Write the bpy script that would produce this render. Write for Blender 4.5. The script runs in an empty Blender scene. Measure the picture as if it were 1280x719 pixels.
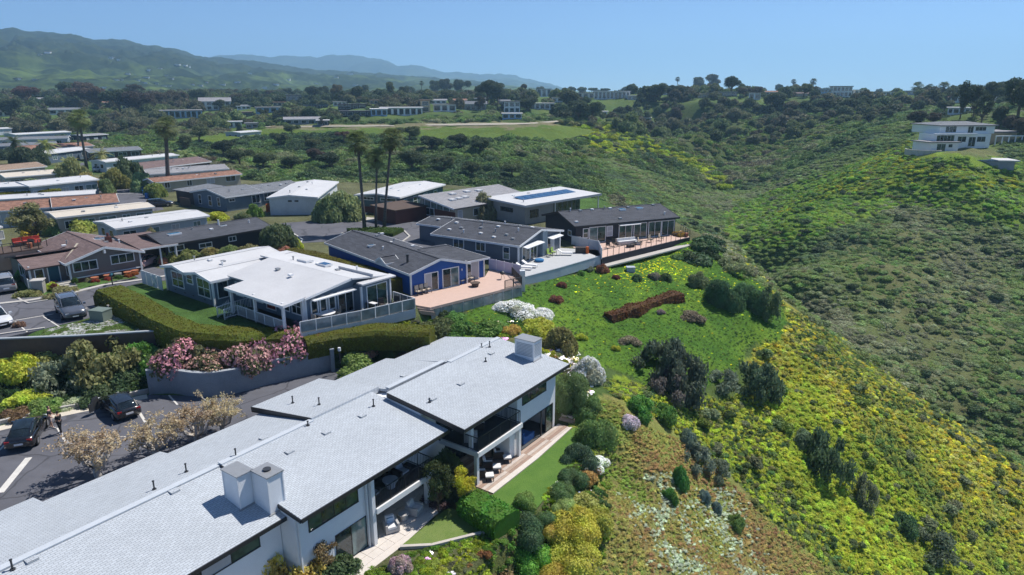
import bpy, math, random
import numpy as np
from mathutils import Vector, Matrix, noise as mn

random.seed(7); RNG = np.random.default_rng(7)
sc = bpy.context.scene
COL = sc.collection

# ------------------------------------------------------------------ camera
CAMZ = 20.5
FPX = 853.0
TH = math.atan((359.5 - 112) / FPX)
CT, ST = math.cos(TH), math.sin(TH)
cam_d = bpy.data.cameras.new('camera'); cam = bpy.data.objects.new('camera', cam_d); COL.objects.link(cam)
cam_d.sensor_width = 36; cam_d.lens = FPX / 1280 * 36; cam_d.clip_end = 30000; cam_d.clip_start = 0.5
cam.location = (0, 0, CAMZ); cam.rotation_euler = (math.pi / 2 - TH, 0, 0)
sc.camera = cam

# ------------------------------------------------------------------ sky, sun, exposure
SUN_AZ, SUN_EL = 53.0, 56.0
world = bpy.data.worlds.new('World'); sc.world = world; world.use_nodes = True
wn = world.node_tree; bg = wn.nodes['Background']
sky = wn.nodes.new('ShaderNodeTexSky'); sky.sky_type = 'NISHITA'; sky.sun_disc = False
sky.sun_elevation = math.radians(SUN_EL); sky.sun_rotation = math.radians(SUN_AZ)
sky.air_density = 0.6; sky.dust_density = 0.0; sky.ozone_density = 7.0; sky.altitude = 2000
wn.links.new(sky.outputs[0], bg.inputs[0]); bg.inputs[1].default_value = 0.088
sun_d = bpy.data.lights.new('sun', 'SUN'); sun = bpy.data.objects.new('sun', sun_d); COL.objects.link(sun)
sun_d.energy = 3.9; sun_d.angle = math.radians(0.53); sun_d.color = (1.0, 0.95, 0.88)
sa, se = math.radians(SUN_AZ), math.radians(SUN_EL)
sdir = Vector((math.sin(sa) * math.cos(se), math.cos(sa) * math.cos(se), math.sin(se)))
sun.rotation_euler = sdir.to_track_quat('Z', 'Y').to_euler(); sun.location = (0, 0, 200)
sc.view_settings.view_transform = 'Standard'; sc.view_settings.look = 'None'
sc.view_settings.exposure = 0.72; sc.view_settings.gamma = 1.0; sc.view_settings.use_curve_mapping = False
cy = sc.cycles
cy.max_bounces = 6; cy.diffuse_bounces = 4; cy.glossy_bounces = 2; cy.transmission_bounces = 3; cy.volume_bounces = 1
cy.transparent_max_bounces = 6; cy.use_denoising = True; cy.caustics_reflective = False; cy.caustics_refractive = False
cy.use_adaptive_sampling = True; cy.adaptive_threshold = 0.02

# ------------------------------------------------------------------ pixel <-> place helpers (photograph is 1280 x 719)
def G(px, py, z):
    """world x, y where the sight line through a photo pixel meets height z"""
    X = (px - 640) / FPX; Y = (py - 359.5) / FPX
    fw = CT - Y * ST; dn = ST + Y * CT
    k = (CAMZ - z) / dn
    return (X * k, fw * k)
def ray(px, py):
    X = (px - 640) / FPX; Y = (py - 359.5) / FPX
    return Vector((X, CT - Y * ST, -(ST + Y * CT)))
def proj(x, y, z):
    dz = z - CAMZ
    f = y * CT - dz * ST; d = -dz * CT - y * ST
    f = np.where(f < 0.5, 0.5, f)
    return 640 + FPX * x / f, 359.5 + FPX * d / f
BAZ = math.radians(34.9)                      # the long direction of the terrace building
BU = (math.sin(BAZ), math.cos(BAZ)); BV = (-math.cos(BAZ), math.sin(BAZ))
def PQ(p, q): return (BV[0] * p + BU[0] * q, BV[1] * p + BU[1] * q)

# ------------------------------------------------------------------ object helpers
def tag(o, label=None, cat=None, group=None, kind=None):
    if label: o['label'] = label
    if cat: o['category'] = cat
    if group: o['group'] = group
    if kind: o['kind'] = kind
    return o
def empty(name, loc=(0, 0, 0), rz=0.0, label=None, cat=None, group=None):
    o = bpy.data.objects.new(name, None); COL.objects.link(o); o.location = loc; o.rotation_euler = (0, 0, rz)
    o.empty_display_size = 0.3
    return tag(o, label, cat, group)
def link_mesh(name, me, parent=None, mat=None):
    o = bpy.data.objects.new(name, me); COL.objects.link(o)
    if parent: o.parent = parent
    if mat and not me.materials: me.materials.append(mat)
    return o
class MB:
    """collects shapes and links them as one mesh"""
    def __init__(s): s.v = []; s.f = []
    def add(s, vs, fs):
        b = len(s.v); s.v += [tuple(v) for v in vs]; s.f += [tuple(i + b for i in f) for f in fs]; return s
    def box(s, x0, x1, y0, y1, z0, z1):
        return s.add([(x0,y0,z0),(x1,y0,z0),(x1,y1,z0),(x0,y1,z0),(x0,y0,z1),(x1,y0,z1),(x1,y1,z1),(x0,y1,z1)],
                     [(0,3,2,1),(4,5,6,7),(0,1,5,4),(1,2,6,5),(2,3,7,6),(3,0,4,7)])
    def prism(s, poly, z0, z1):
        n = len(poly)
        zz0 = z0 if hasattr(z0, '__len__') else [z0] * n; zz1 = z1 if hasattr(z1, '__len__') else [z1] * n
        a = sum(poly[i][0] * poly[(i+1) % n][1] - poly[(i+1) % n][0] * poly[i][1] for i in range(n))
        idx = list(range(n)) if a > 0 else list(range(n))[::-1]
        vs = [(poly[i][0], poly[i][1], zz0[i]) for i in idx] + [(poly[i][0], poly[i][1], zz1[i]) for i in idx]
        fs = [tuple(range(n - 1, -1, -1)), tuple(range(n, 2 * n))]
        fs += [(i, (i + 1) % n, n + (i + 1) % n, n + i) for i in range(n)]
        return s.add(vs, fs)
    def bar(s, a, b, w, h=None):
        a = Vector(a); b = Vector(b); d = (b - a)
        if d.length < 1e-6: return s
        d.normalize(); h = h or w
        up = Vector((0, 0, 1)) if abs(d.z) < 0.95 else Vector((1, 0, 0))
        r = d.cross(up).normalized() * (w / 2); u = r.cross(d).normalized() * (h / 2)
        vs = [a - r - u, a + r - u, a + r + u, a - r + u, b - r - u, b + r - u, b + r + u, b - r + u]
        return s.add(vs, [(0,1,2,3),(7,6,5,4),(0,4,5,1),(1,5,6,2),(2,6,7,3),(3,7,4,0)])
    def tube(s, pts, rad, n=8, cap=True):
        pts = [Vector(p) for p in pts]; b = len(s.v)
        rr = rad if hasattr(rad, '__len__') else [rad] * len(pts)
        for i, p in enumerate(pts):
            d = (pts[min(i + 1, len(pts) - 1)] - pts[max(i - 1, 0)]).normalized()
            up = Vector((0, 0, 1)) if abs(d.z) < 0.9 else Vector((1, 0, 0))
            r = d.cross(up).normalized(); u = r.cross(d)
            for k in range(n):
                t = 2 * math.pi * k / n
                s.v.append(tuple(p + (r * math.cos(t) + u * math.sin(t)) * rr[i]))
        for i in range(len(pts) - 1):
            for k in range(n):
                s.f.append((b + i*n + k, b + i*n + (k+1) % n, b + (i+1)*n + (k+1) % n, b + (i+1)*n + k))
        if cap:
            s.f.append(tuple(b + k for k in range(n))[::-1]); s.f.append(tuple(b + (len(pts)-1)*n + k for k in range(n)))
        return s
    def cyl(s, x, y, z0, z1, r, n=12, r2=None):
        return s.tube([(x, y, z0), (x, y, z1)], [r, r if r2 is None else r2], n)
    def grid(s, rows):
        """rows of points, skinned"""
        b = len(s.v); m = len(rows[0])
        for r in rows: s.v += [tuple(p) for p in r]
        for i in range(len(rows) - 1):
            for j in range(m - 1):
                s.f.append((b + i*m + j, b + i*m + j + 1, b + (i+1)*m + j + 1, b + (i+1)*m + j))
        return s
    def mesh(s, name):
        me = bpy.data.meshes.new(name); me.from_pydata(s.v, [], s.f); me.validate(); me.update(); return me
    def build(s, name, mat, parent=None, smooth=False):
        me = s.mesh(name); me.materials.append(mat)
        if smooth: me.polygons.foreach_set('use_smooth', [True] * len(me.polygons))
        return link_mesh(name, me, parent)
def np_mesh(name, V, F, smooth=False):
    """mesh from numpy arrays, F (n,3) or (n,4)"""
    me = bpy.data.meshes.new(name); k = F.shape[1]
    me.vertices.add(len(V)); me.vertices.foreach_set('co', np.asarray(V, np.float32).ravel())
    me.loops.add(F.size); me.loops.foreach_set('vertex_index', F.astype(np.int32).ravel())
    me.polygons.add(len(F)); me.polygons.foreach_set('loop_start', np.arange(0, F.size, k, dtype=np.int32))
    try: me.polygons.foreach_set('loop_total', np.full(len(F), k, np.int32))
    except Exception: pass
    if smooth: me.polygons.foreach_set('use_smooth', np.ones(len(F), bool))
    me.update(calc_edges=True); return me

# ------------------------------------------------------------------ materials
class N:
    """small node-graph helper"""
    def __init__(s, name):
        s.m = bpy.data.materials.new(name); s.m.use_nodes = True; s.t = s.m.node_tree
        s.b = s.t.nodes['Principled BSDF']; s.out = s.t.nodes['Material Output']
    def n(s, typ, **kw):
        x = s.t.nodes.new(typ)
        for k, v in kw.items():
            if k.startswith('i_'):
                key = k[2:]; key = int(key) if key.isdigit() else key.replace('_', ' ')
                x.inputs[key].default_value = v
            else: setattr(x, k, v)
        return x
    def l(s, a, b): s.t.links.new(a, b)
    def mix(s, fac, a, b, bt='MIX'):
        x = s.t.nodes.new('ShaderNodeMix'); x.data_type = 'RGBA'; x.blend_type = bt
        for sock, val in ((x.inputs[0], fac), (x.inputs[6], a), (x.inputs[7], b)):
            if hasattr(val, 'is_output') or isinstance(val, bpy.types.NodeSocket): s.l(val, sock)
            elif isinstance(val, (tuple, list)): sock.default_value = (*val[:3], 1)
            else: sock.default_value = val
        return x.outputs[2]
    def ramp(s, fac, stops, interp='LINEAR'):
        r = s.t.nodes.new('ShaderNodeValToRGB'); r.color_ramp.interpolation = interp
        e = r.color_ramp.elements
        while len(e) < len(stops): e.new(0.5)
        for i, (p, c) in enumerate(stops):
            e[i].position = p; e[i].color = (*c, 1) if hasattr(c, '__len__') else (c, c, c, 1)
        s.l(fac, r.inputs[0]); return r.outputs[0]
    def math(s, op, a, b=None):
        x = s.t.nodes.new('ShaderNodeMath'); x.operation = op
        for sock, val in ((x.inputs[0], a), (x.inputs[1], b)):
            if val is None: continue
            if isinstance(val, bpy.types.NodeSocket): s.l(val, sock)
            else: sock.default_value = val
        return x.outputs[0]
    def noise(s, scale, detail=4, rough=0.6, vec=None, dist=0):
        x = s.n('ShaderNodeTexNoise'); x.inputs['Scale'].default_value = scale; x.inputs['Detail'].default_value = detail
        x.inputs['Roughness'].default_value = rough; x.inputs['Distortion'].default_value = dist
        if vec is not None: s.l(vec, x.inputs['Vector'])
        return x.outputs[0]
    def obj(s):
        if not hasattr(s, '_tc'): s._tc = s.t.nodes.new('ShaderNodeTexCoord')
        return s._tc.outputs['Object']
    def pos(s):
        if not hasattr(s, '_g'): s._g = s.t.nodes.new('ShaderNodeNewGeometry')
        return s._g.outputs['Position']
    def bump(s, h, strength=0.5, dist=0.05):
        x = s.n('ShaderNodeBump'); x.inputs['Strength'].default_value = strength; x.inputs['Distance'].default_value = dist
        s.l(h, x.inputs['Height']); s.l(x.outputs[0], s.b.inputs['Normal'])
    def col(s, c):
        if isinstance(c, bpy.types.NodeSocket): s.l(c, s.b.inputs['Base Color'])
        else: s.b.inputs['Base Color'].default_value = (*c, 1)
    def rough(s, r, spec=None, metal=None):
        if isinstance(r, bpy.types.NodeSocket): s.l(r, s.b.inputs['Roughness'])
        else: s.b.inputs['Roughness'].default_value = r
        if spec is not None: s.b.inputs['Specular IOR Level'].default_value = spec
        if metal is not None: s.b.inputs['Metallic'].default_value = metal
def sc_(c, k): return tuple(min(1, x * k) for x in c)
_M = {}
def plain(name, c, rough=0.6, var=0.18, scale=1.5, spec=0.3, metal=0.0, bump=0.15):
    """paint, stucco, metal, fabric: a base colour with wear and grain"""
    if name in _M: return _M[name]
    g = N(name); big = g.noise(scale, 5, 0.65, g.pos()); fine = g.noise(scale * 14, 3, 0.6, g.pos())
    f = g.math('ADD', g.math('MULTIPLY', big, 0.6), g.math('MULTIPLY', fine, 0.4))
    g.col(g.ramp(f, [(0.3, sc_(c, 1 - var)), (0.7, sc_(c, 1 + var * 0.6))]))
    g.rough(rough, spec, metal)
    if bump: g.bump(fine, bump, 0.01)
    _M[name] = g.m; return g.m
def siding(name, c, rough=0.6, board=0.18, trim=0.12):
    """painted lap siding: thin horizontal boards as relief"""
    if name in _M: return _M[name]
    g = N(name); sep = g.n('ShaderNodeSeparateXYZ'); g.l(g.obj(), sep.inputs[0])
    fr = g.math('FRACT', g.math('DIVIDE', sep.outputs[2], board))
    line = g.ramp(fr, [(0.0, 0.55), (0.12, 1.0), (1.0, 0.9)])
    big = g.noise(0.8, 5, 0.65, g.pos()); base = g.ramp(big, [(0.3, sc_(c, 1 - trim)), (0.7, sc_(c, 1 + trim * 0.6))])
    g.col(g.mix(0.35, base, line, 'MULTIPLY')); g.rough(rough, 0.3); g.bump(fr, 0.3, 0.02)
    _M[name] = g.m; return g.m
def shingle(name, c, var=0.25, w=0.9, h=0.16, rough=0.9, streak=0.15, sp=0.2):
    """asphalt shingles: courses of tabs of uneven tone (object x along the courses, y up the slope)"""
    if name in _M: return _M[name]
    g = N(name); br = g.n('ShaderNodeTexBrick'); g.l(g.obj(), br.inputs['Vector'])
    br.inputs['Scale'].default_value = 1.0; br.inputs['Brick Width'].default_value = w; br.inputs['Row Height'].default_value = h
    br.inputs['Mortar Size'].default_value = 0.012; br.inputs['Bias'].default_value = 0.0
    br.inputs['Color1'].default_value = (*sc_(c, 1 - var), 1); br.inputs['Color2'].default_value = (*sc_(c, 1 + var * 0.5), 1)
    br.inputs['Mortar'].default_value = (*sc_(c, 0.55), 1)
    big = g.noise(0.25, 6, 0.7, g.pos()); fine = g.noise(9, 3, 0.7, g.pos())
    k = g.ramp(g.math('ADD', g.math('MULTIPLY', big, 0.6), g.math('MULTIPLY', fine, 0.4)), [(0.3, 1 - streak * 1.6), (0.7, 1.0)])
    g.col(g.mix(1.0, br.outputs[0], k, 'MULTIPLY')); g.rough(rough, sp); g.bump(br.outputs[1], 0.35, -0.03)
    _M[name] = g.m; return g.m
def glass(name, c=(0.03, 0.05, 0.055), rough=0.06, var=0.5):
    if name in _M: return _M[name]
    g = N(name); f = g.noise(1.4, 3, 0.5, g.pos())
    g.col(g.ramp(f, [(0.35, sc_(c, 1 - var)), (0.65, sc_(c, 1 + var))])); g.rough(rough, 0.8)
    _M[name] = g.m; return g.m
def asphalt(name, c):
    g = N(name); big = g.noise(0.12, 6, 0.7, g.pos(), 0.6); mid = g.noise(1.1, 4, 0.6, g.pos()); fine = g.noise(22, 2, 0.6, g.pos())
    f = g.math('ADD', g.math('MULTIPLY', big, 0.55), g.math('ADD', g.math('MULTIPLY', mid, 0.2), g.math('MULTIPLY', fine, 0.25)))
    g.col(g.ramp(f, [(0.3, sc_(c, 0.66)), (0.5, c), (0.72, sc_(c, 1.3))])); 
    vo = g.n('ShaderNodeTexVoronoi', feature='DISTANCE_TO_EDGE'); vo.inputs['Scale'].default_value = 0.22; wv = g.n('ShaderNodeVectorMath', operation='ADD'); g.l(g.pos(), wv.inputs[0])
    nv = g.n('ShaderNodeTexNoise'); nv.inputs['Scale'].default_value = 0.5; g.l(g.pos(), nv.inputs['Vector']); g.l(nv.outputs[1], wv.inputs[1]); g.l(wv.outputs[0], vo.inputs['Vector'])
    crack = g.ramp(vo.outputs[0], [(0.0, 0.55), (0.012, 0.62), (0.02, 1.0)]); spot = g.ramp(g.noise(0.55, 3, .5, g.pos()), [(.28, .62), (.36, 1.0)])
    old = g.b.inputs['Base Color'].links[0].from_socket; g.col(g.mix(.55, g.mix(.8, old, crack, 'MULTIPLY'), spot, 'MULTIPLY')); g.rough(0.9, 0.2); g.bump(fine, 0.3, 0.01)
    return g.m

# ------------------------------------------------------------------ the lie of the land
PARKZ, LOTZ, LAWNZ = 0.0, -3.5, -6.4
def poly_sd(P, X, Y):
    """signed distance to polygon (negative inside)"""
    d2 = np.full(X.shape, 1e18); ins = np.zeros(X.shape, bool); n = len(P)
    for i in range(n):
        ax, ay = P[i]; bx, by = P[(i + 1) % n]
        ex, ey = bx - ax, by - ay; wx, wy = X - ax, Y - ay
        t = np.clip((wx * ex + wy * ey) / (ex * ex + ey * ey + 1e-12), 0, 1)
        d2 = np.minimum(d2, (wx - ex * t) ** 2 + (wy - ey * t) ** 2)
        c = ((ay > Y) != (by > Y)) & (X < (bx - ax) * (Y - ay) / ((by - ay) if by != ay else 1e-12) + ax)
        ins ^= c
    d = np.sqrt(d2); return np.where(ins, -d, d)
PARK = [G(*p, 0.0) for p in [(-260,428),(0,426),(205,419),(240,424),(372,409),(480,400),(522,392),(545,387),(652,356),(690,342),(748,322),(800,312),(862,298),(884,290),
        (862,276),(800,262),(760,247),(690,238),(560,229),(430,226),(370,233),(300,222),(235,205),(130,190),(0,168),(-260,150)]]
LOT = [G(*p, LOTZ) for p in [(-120,552),(0,529),(100,508),(184,491),(229,493),(255,493),(300,489),(326,482),(362,473),(386,465),(414,461),(440,459),(470,450)]] + [PQ(41.6, 41), PQ(41.6, 5), PQ(60, -5)]
LAWN = [PQ(21.5, -8), PQ(21.5, 33), PQ(21.8, 45.8), PQ(40.9, 45.8), PQ(40.9, -8)]
CTRL = []
for px, py, z in [
    # the iceplant field and the shoulder of the bluff
    (850,330,-2.0),(905,300,-2.2),(870,297,-0.6),(780,345,-1.8),(700,370,-1.9),(640,395,-2.0),(720,420,-4.0),(800,400,-4.0),(900,380,-4.4),(850,450,-6.2),(950,350,-4.4),
    (960,400,-6.0),(1000,400,-7.4),(760,480,-5.6),(560,410,-1.7),(600,415,-2.2),(500,412,-1.7),(730,540,-6.6),(720,600,-7.3),(700,690,-9.0),(640,719,-8.2),(560,719,-8.0),
    (780,600,-9.2),(800,719,-11.5),(850,600,-10.6),(900,520,-9.8),(900,650,-13.5),(950,450,-8.6),(1000,500,-11.6),(1000,600,-15.0),(1000,719,-18.0),(1060,450,-11.2),
    (1130,490,-14.5),(1130,600,-19.0),(1150,719,-23.5),(1280,590,-22.5),(1280,719,-27.5),(1400,720,-33.0),(1400,640,-29.0),
    # opposite canyon wall
    (1280,560,-30),(1280,450,-23.7),(1280,400,-20.2),(1280,350,-16),(1280,300,-11),(1280,250,-5),(1280,205,1.5),(1200,215,1.5),(1240,170,7),(1150,190,3.0),(1200,190,5),
    (1400,560,-28),(1400,400,-18),(1400,250,-2),(1400,170,9),(1150,470,-24),(1150,400,-19.6),(1150,350,-15.8),(1150,300,-11.3),(1150,250,-5.6),(1060,420,-21),(1060,400,-19.9),(1060,330,-15),(1060,270,-9.4),(1060,225,-3.9),
    (1000,385,-18),(1000,340,-15.2),(1000,290,-11.3),(1000,255,-7.8),(960,340,-20),(960,300,-19),(960,265,-17),(930,285,-20),(940,245,-15),(1100,215,-1.5),(1150,215,0.0),
    (900,240,-17),(870,195,-12),(905,205,-12),(850,165,-4),(800,170,-2),(760,165,1),(860,250,-16),(800,215,-8),(750,230,-8),(700,200,-3.5),(760,260,-9),(850,280,-12),(900,285,-16),
    (600,230,-4),(500,213,-3),(420,212,-3),(330,205,-2.5),(640,200,-1.0),(560,190,0.5),(450,185,0),(640,175,3),(560,168,3.5),(450,170,3),(340,175,1),(250,180,0),
    (690,160,4.5),(560,156,5),(400,158,4),(300,158,2.5),(200,160,1),(60,160,0.5),(700,150,6),(780,152,5.0),(880,170,0),(920,175,-3),(900,150,5),(960,185,-6),(960,160,1),(1030,185,-2),(1030,160,3),(1100,160,7),
    (1100,130,12.5),(1150,135,12),(1220,140,12),(800,128,12.5),(700,128,12.5),(600,138,9),(500,142,8),(400,145,7),(300,145,5),(200,142,4),(100,145,3),(0,148,2),(950,128,13),(880,128,13),(1030,125,14.5),
    (1250,125,15),(1330,120,17),(600,128,12.5),(450,132,11),(300,135,8),(150,135,6),(0,138,4),(-150,140,4),(-150,165,0.5)]:
    x, y = G(px, py, z); CTRL.append((x, y, z))
CTRL += [(*PQ(29, 49.5), -3.4), (*PQ(35, 49), -2.6), (*PQ(41, 47), -2.6), (*PQ(24, 50), -4.6), (*PQ(20, 46), -6.9), (*PQ(19, 38), -7.4), (*PQ(18, 30), -8.4), (*PQ(17, 20), -10), (*PQ(20, 8), -10),
         (58, 92, -24), (70, 90, -31), (50, 104, -20), (80, 84, -33), (44, 118, -17), (95, 76, -34), (75, 62, -33), (90, 50, -37), (60, 40, -32), (40, 25, -30), (10, 15, -26), (20, 0, -34),
         (-20, 0, -26), (-60, 10, -10), (-70, 35, -4), (-120, 40, -1), (120, 60, -28), (150, 90, -10), (190, 60, -4), (33, 112, -9), (30, 125, -10), (20, 128, -5), (54, 122, -23), (48, 145, -22)]
for x, y in [(-30, 60), (-60, 80), (-90, 110), (-20, 90), (0, 82), (10, 105), (-20, 120), (-60, 150), (-100, 180), (-150, 250), (-150, 180), (-35, 100), (-150, 90)]:
    CTRL.append((x, y, 0.0 if y < 200 else 0.3))
for x, y in [(-30, 52), (-37, 46), (-25, 45), (-14, 55)]: CTRL.append((x, y, LOTZ))
C = np.array(CTRL)
def _tps_solve(P, z, lam=0.6):
    d = np.hypot(P[:, None, 0] - P[None, :, 0], P[:, None, 1] - P[None, :, 1]); K = d            # linear kernel: no overshoot
    n = len(P); A = np.zeros((n + 1, n + 1)); A[:n, :n] = K - np.eye(n) * lam; A[:n, n] = 1; A[n, :n] = 1
    return np.linalg.solve(A, np.append(z, 0))
_w = _tps_solve(C[:, :2], C[:, 2])
def _tps(X, Y):
    out = np.full(X.shape, _w[-1])
    for i in range(len(C)): out += _w[i] * np.sqrt((X - C[i, 0]) ** 2 + (Y - C[i, 1]) ** 2 + 9.0)
    return out
def _w9():
    d = np.sqrt((C[:, None, 0] - C[None, :, 0]) ** 2 + (C[:, None, 1] - C[None, :, 1]) ** 2 + 9.0)
    n = len(C); A = np.zeros((n + 1, n + 1)); A[:n, :n] = d - np.eye(n) * 0.5; A[:n, n] = 1; A[n, :n] = 1
    return np.linalg.solve(A, np.append(C[:, 2], 0))
_w = _w9()
_perm = np.random.default_rng(3).random((256, 256))
def vnoise(x, y):
    xi = np.floor(x).astype(int); yi = np.floor(y).astype(int); fx = x - xi; fy = y - yi
    fx = fx * fx * (3 - 2 * fx); fy = fy * fy * (3 - 2 * fy)
    a = _perm[xi & 255, yi & 255]; b = _perm[(xi + 1) & 255, yi & 255]; c = _perm[xi & 255, (yi + 1) & 255]; d = _perm[(xi + 1) & 255, (yi + 1) & 255]
    return (a * (1 - fx) + b * fx) * (1 - fy) + (c * (1 - fx) + d * fx) * fy - 0.5
def fbm(x, y, n=4, s=1.0):
    o = 0; a = 1.0
    for i in range(n):
        o = o + a * vnoise(x * s + 17.3 * i, y * s - 9.1 * i); a *= 0.5; s *= 2.03
    return o
def sstep(a, b, x): t = np.clip((x - a) / (b - a), 0, 1); return t * t * (3 - 2 * t)
def ground(X, Y):
    X = np.asarray(X, float); Y = np.asarray(Y, float); r = np.hypot(X, Y)
    z = _tps(X, Y)
    z += fbm(X, Y, 4, 1 / 14.0) * 1.6 * sstep(90, 160, r) + fbm(X, Y, 3, 1 / 5.0) * 0.5
    cw = sstep(36, 60, X - .25 * (Y - 60)) * sstep(95, 125, X * .5 + Y) * (1 - sstep(240, 300, Y)) * (1 - np.exp(-((X - 124) ** 2 + (Y - 178) ** 2) / 5000)); z += cw * ((np.abs(fbm(X + .5*Y, Y, 3, 1 / 34.0)) - .22) * 6 + fbm(X, Y, 3, 1 / 9.0) * 1.4)
    far = sstep(430, 700, r); z = z * (1 - far) + (13 + fbm(X, Y, 3, 1 / 150) * 5) * far
    for P, pz, wd in ((PARK, 0.0, 2.2), (LOT, LOTZ, 0.5), (LAWN, LAWNZ, 1.2)):
        if P is PARK: near = r < 460
        else: near = r < 90
        k = np.zeros(X.shape)
        if near.any(): k[near] = 1 - (sstep(-2.6, .2, poly_sd(P, X[near], Y[near])) if P is PARK else sstep(0, wd, poly_sd(P, X[near], Y[near])))
        z = z * (1 - k) + pz * k
    return z
def Hs(x, y): return float(ground(np.array([x]), np.array([y]))[0])
def hit(px, py, lift=0.0):
    """where the sight line through a photo pixel meets the ground"""
    d = ray(px, py); k = (CAMZ + 0) / max(-d.z, 0.02) * 0.35 if d.z < -0.01 else 30
    ks = np.geomspace(15, 900, 700) / max(d.y, .1)
    X = d.x * ks; Y = d.y * ks; Z = CAMZ + d.z * ks; g = ground(X, Y) + lift
    i = int(np.argmax(Z < g))
    if Z[i] >= g[i]: i = len(ks) - 1
    return (X[i], Y[i], g[i])

# zones of the ground, as outlines on the hillside seen from above; each: outline, colour
def in_poly(P, x, y):
    ins = np.zeros(x.shape, bool); n = len(P)
    for i in range(n):
        ax, ay = P[i]; bx, by = P[(i + 1) % n]
        ins ^= ((ay > y) != (by > y)) & (x < (bx - ax) * (y - ay) / ((by - ay) if by != ay else 1e-9) + ax)
    return ins
Z_ICE = [(520,402),(545,392),(655,360),(700,344),(760,326),(862,300),(885,296),(925,330),(950,345),(985,395),(975,425),(930,440),(930,455),(880,480),(850,500),(800,480),(740,450),(700,420),(650,402),(600,402)]
Z_LIME = [(740,470),(850,490),(900,500),(1000,470),(1060,520),(1160,640),(1240,719),(1080,719),(960,640),(880,560),(800,530)]
Z_RUST = [(700,500),(790,500),(870,560),(960,650),(1050,719),(720,719),(728,640),(745,600),(720,560)]
Z_YEL = [(895,300),(930,320),(985,385),(1060,425),(1140,485),(1290,590),(1290,719),(1200,719),(1060,560),(960,480),(925,460),(960,430),(970,400),(930,340)]
Z_GARD = [(470,405),(560,395),(640,400),(700,420),(740,460),(740,540),(755,600),(740,719),(400,719),(500,690),(640,610),(725,545),(705,470),(660,420),(600,425),(440,440)]
Z_WALLR = [(905,265),(960,240),(1120,185),(1280,200),(1280,290),(1200,262),(1120,258),(1060,280),(985,310),(930,310),(905,290)]
Z_FIELD = [(200,178),(300,163),(330,161),(560,158),(700,156),(760,166),(690,178),(640,172),(560,176),(440,168),(330,170),(260,182)]
Z_HILLG = [(850,195),(930,205),(1000,185),(1080,160),(1090,140),(960,140),(840,150),(700,150),(700,200),(760,225)]
Z_YG2 = [(715,158),(760,158),(800,170),(850,190),(890,205),(935,250),(915,252),(860,205),(800,185),(770,200),(740,185)]
Z_BANKY = [(1095,195),(1140,175),(1170,190),(1165,205),(1240,215),(1280,222),(1280,235),(1150,228),(1060,240),(990,262),(960,270)]
Z_DRY = [(560,153),(700,151),(700,156),(640,160),(540,160),(330,161),(330,157)]
def zone_colour(X, Y, Z):
    px, py = proj(X, Y, Z)
    j = fbm(X, Y, 3, 1 / 6.0) * 26 * np.clip(60 / np.hypot(X, Y), 0.15, 1.2)
    j2 = fbm(X + 50, Y + 90, 3, 1 / 6.0) * 26 * np.clip(60 / np.hypot(X, Y), 0.15, 1.2)
    px = px + j; py = py + j2
    n1 = fbm(X, Y, 4, 1 / 9.0); n2 = fbm(X + 300, Y, 4, 1 / 3.0)[..., None]; n3 = fbm(X, Y + 500, 4, 1 / 30.0)[..., None]
    c = np.zeros(X.shape + (3,)); c[:] = (0.075, 0.12, 0.035)
    c = c * (1 + 0.5 * n3) + np.array([0.02, 0.012, 0.004]) * np.clip(n1[..., None] * 3, 0, 1)
    def put(P, col, col2=None, k=1.0):
        nonlocal c
        m = in_poly(P, px, py); base = np.array(col)
        if col2 is not None: base = base + (np.array(col2) - base) * np.clip(0.5 + n2 * 1.6 + n3 * 0.8, 0, 1)
        c = np.where(m[..., None], base * (1 + 0.25 * n2), c)
    m_ = (X > 30) & (Y < 260); c = np.where(m_[..., None], np.array((0.10, 0.15, 0.045)) + (np.array((0.15, 0.16, 0.07)) - np.array((0.10, 0.15, 0.045))) * np.clip(.5 + 2 * n3, 0, 1), c)
    put(Z_HILLG, (0.07, 0.10, 0.035), (0.10, 0.13, 0.04)); put(Z_YG2, (0.17, 0.20, 0.02), (0.12, 0.17, 0.03))
    put(Z_WALLR, (0.12, 0.20, 0.035), (0.17, 0.25, 0.035)); put(Z_BANKY, (0.10, 0.16, 0.025), (0.15, 0.19, 0.02))
    put(Z_FIELD, (0.11, 0.16, 0.03), (0.08, 0.13, 0.025)); put(Z_DRY, (0.21, 0.18, 0.11), (0.14, 0.15, 0.07))
    put(Z_GARD, (0.16, 0.15, 0.07), (0.09, 0.13, 0.03)); put(Z_YEL, (0.30, 0.29, 0.05), (0.22, 0.26, 0.04))
    put(Z_LIME, (0.26, 0.32, 0.03), (0.18, 0.25, 0.03)); put(Z_RUST, (0.27, 0.23, 0.09), (0.20, 0.24, 0.06))
    put(Z_ICE, (0.075, 0.17, 0.025), (0.12, 0.21, 0.025))
    for P in (PARK,):
        m = (poly_sd(P, X, Y) < 1.0) & ~in_poly(Z_ICE, px, py); c = np.where(m[..., None], (np.array((0.12, 0.125, 0.065)) + np.array((-.05, .01, -.03)) * np.clip(n3 * 3 + .3, 0, 1)) * (1 + 0.5 * n2), c)
    m = poly_sd(LAWN, X, Y) < 0.3; c = np.where(m[..., None], np.array((0.10, 0.11, 0.05)) * (1 + 0.4 * n2), c)
    return np.clip(c, 0.004, 0.8)

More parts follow.
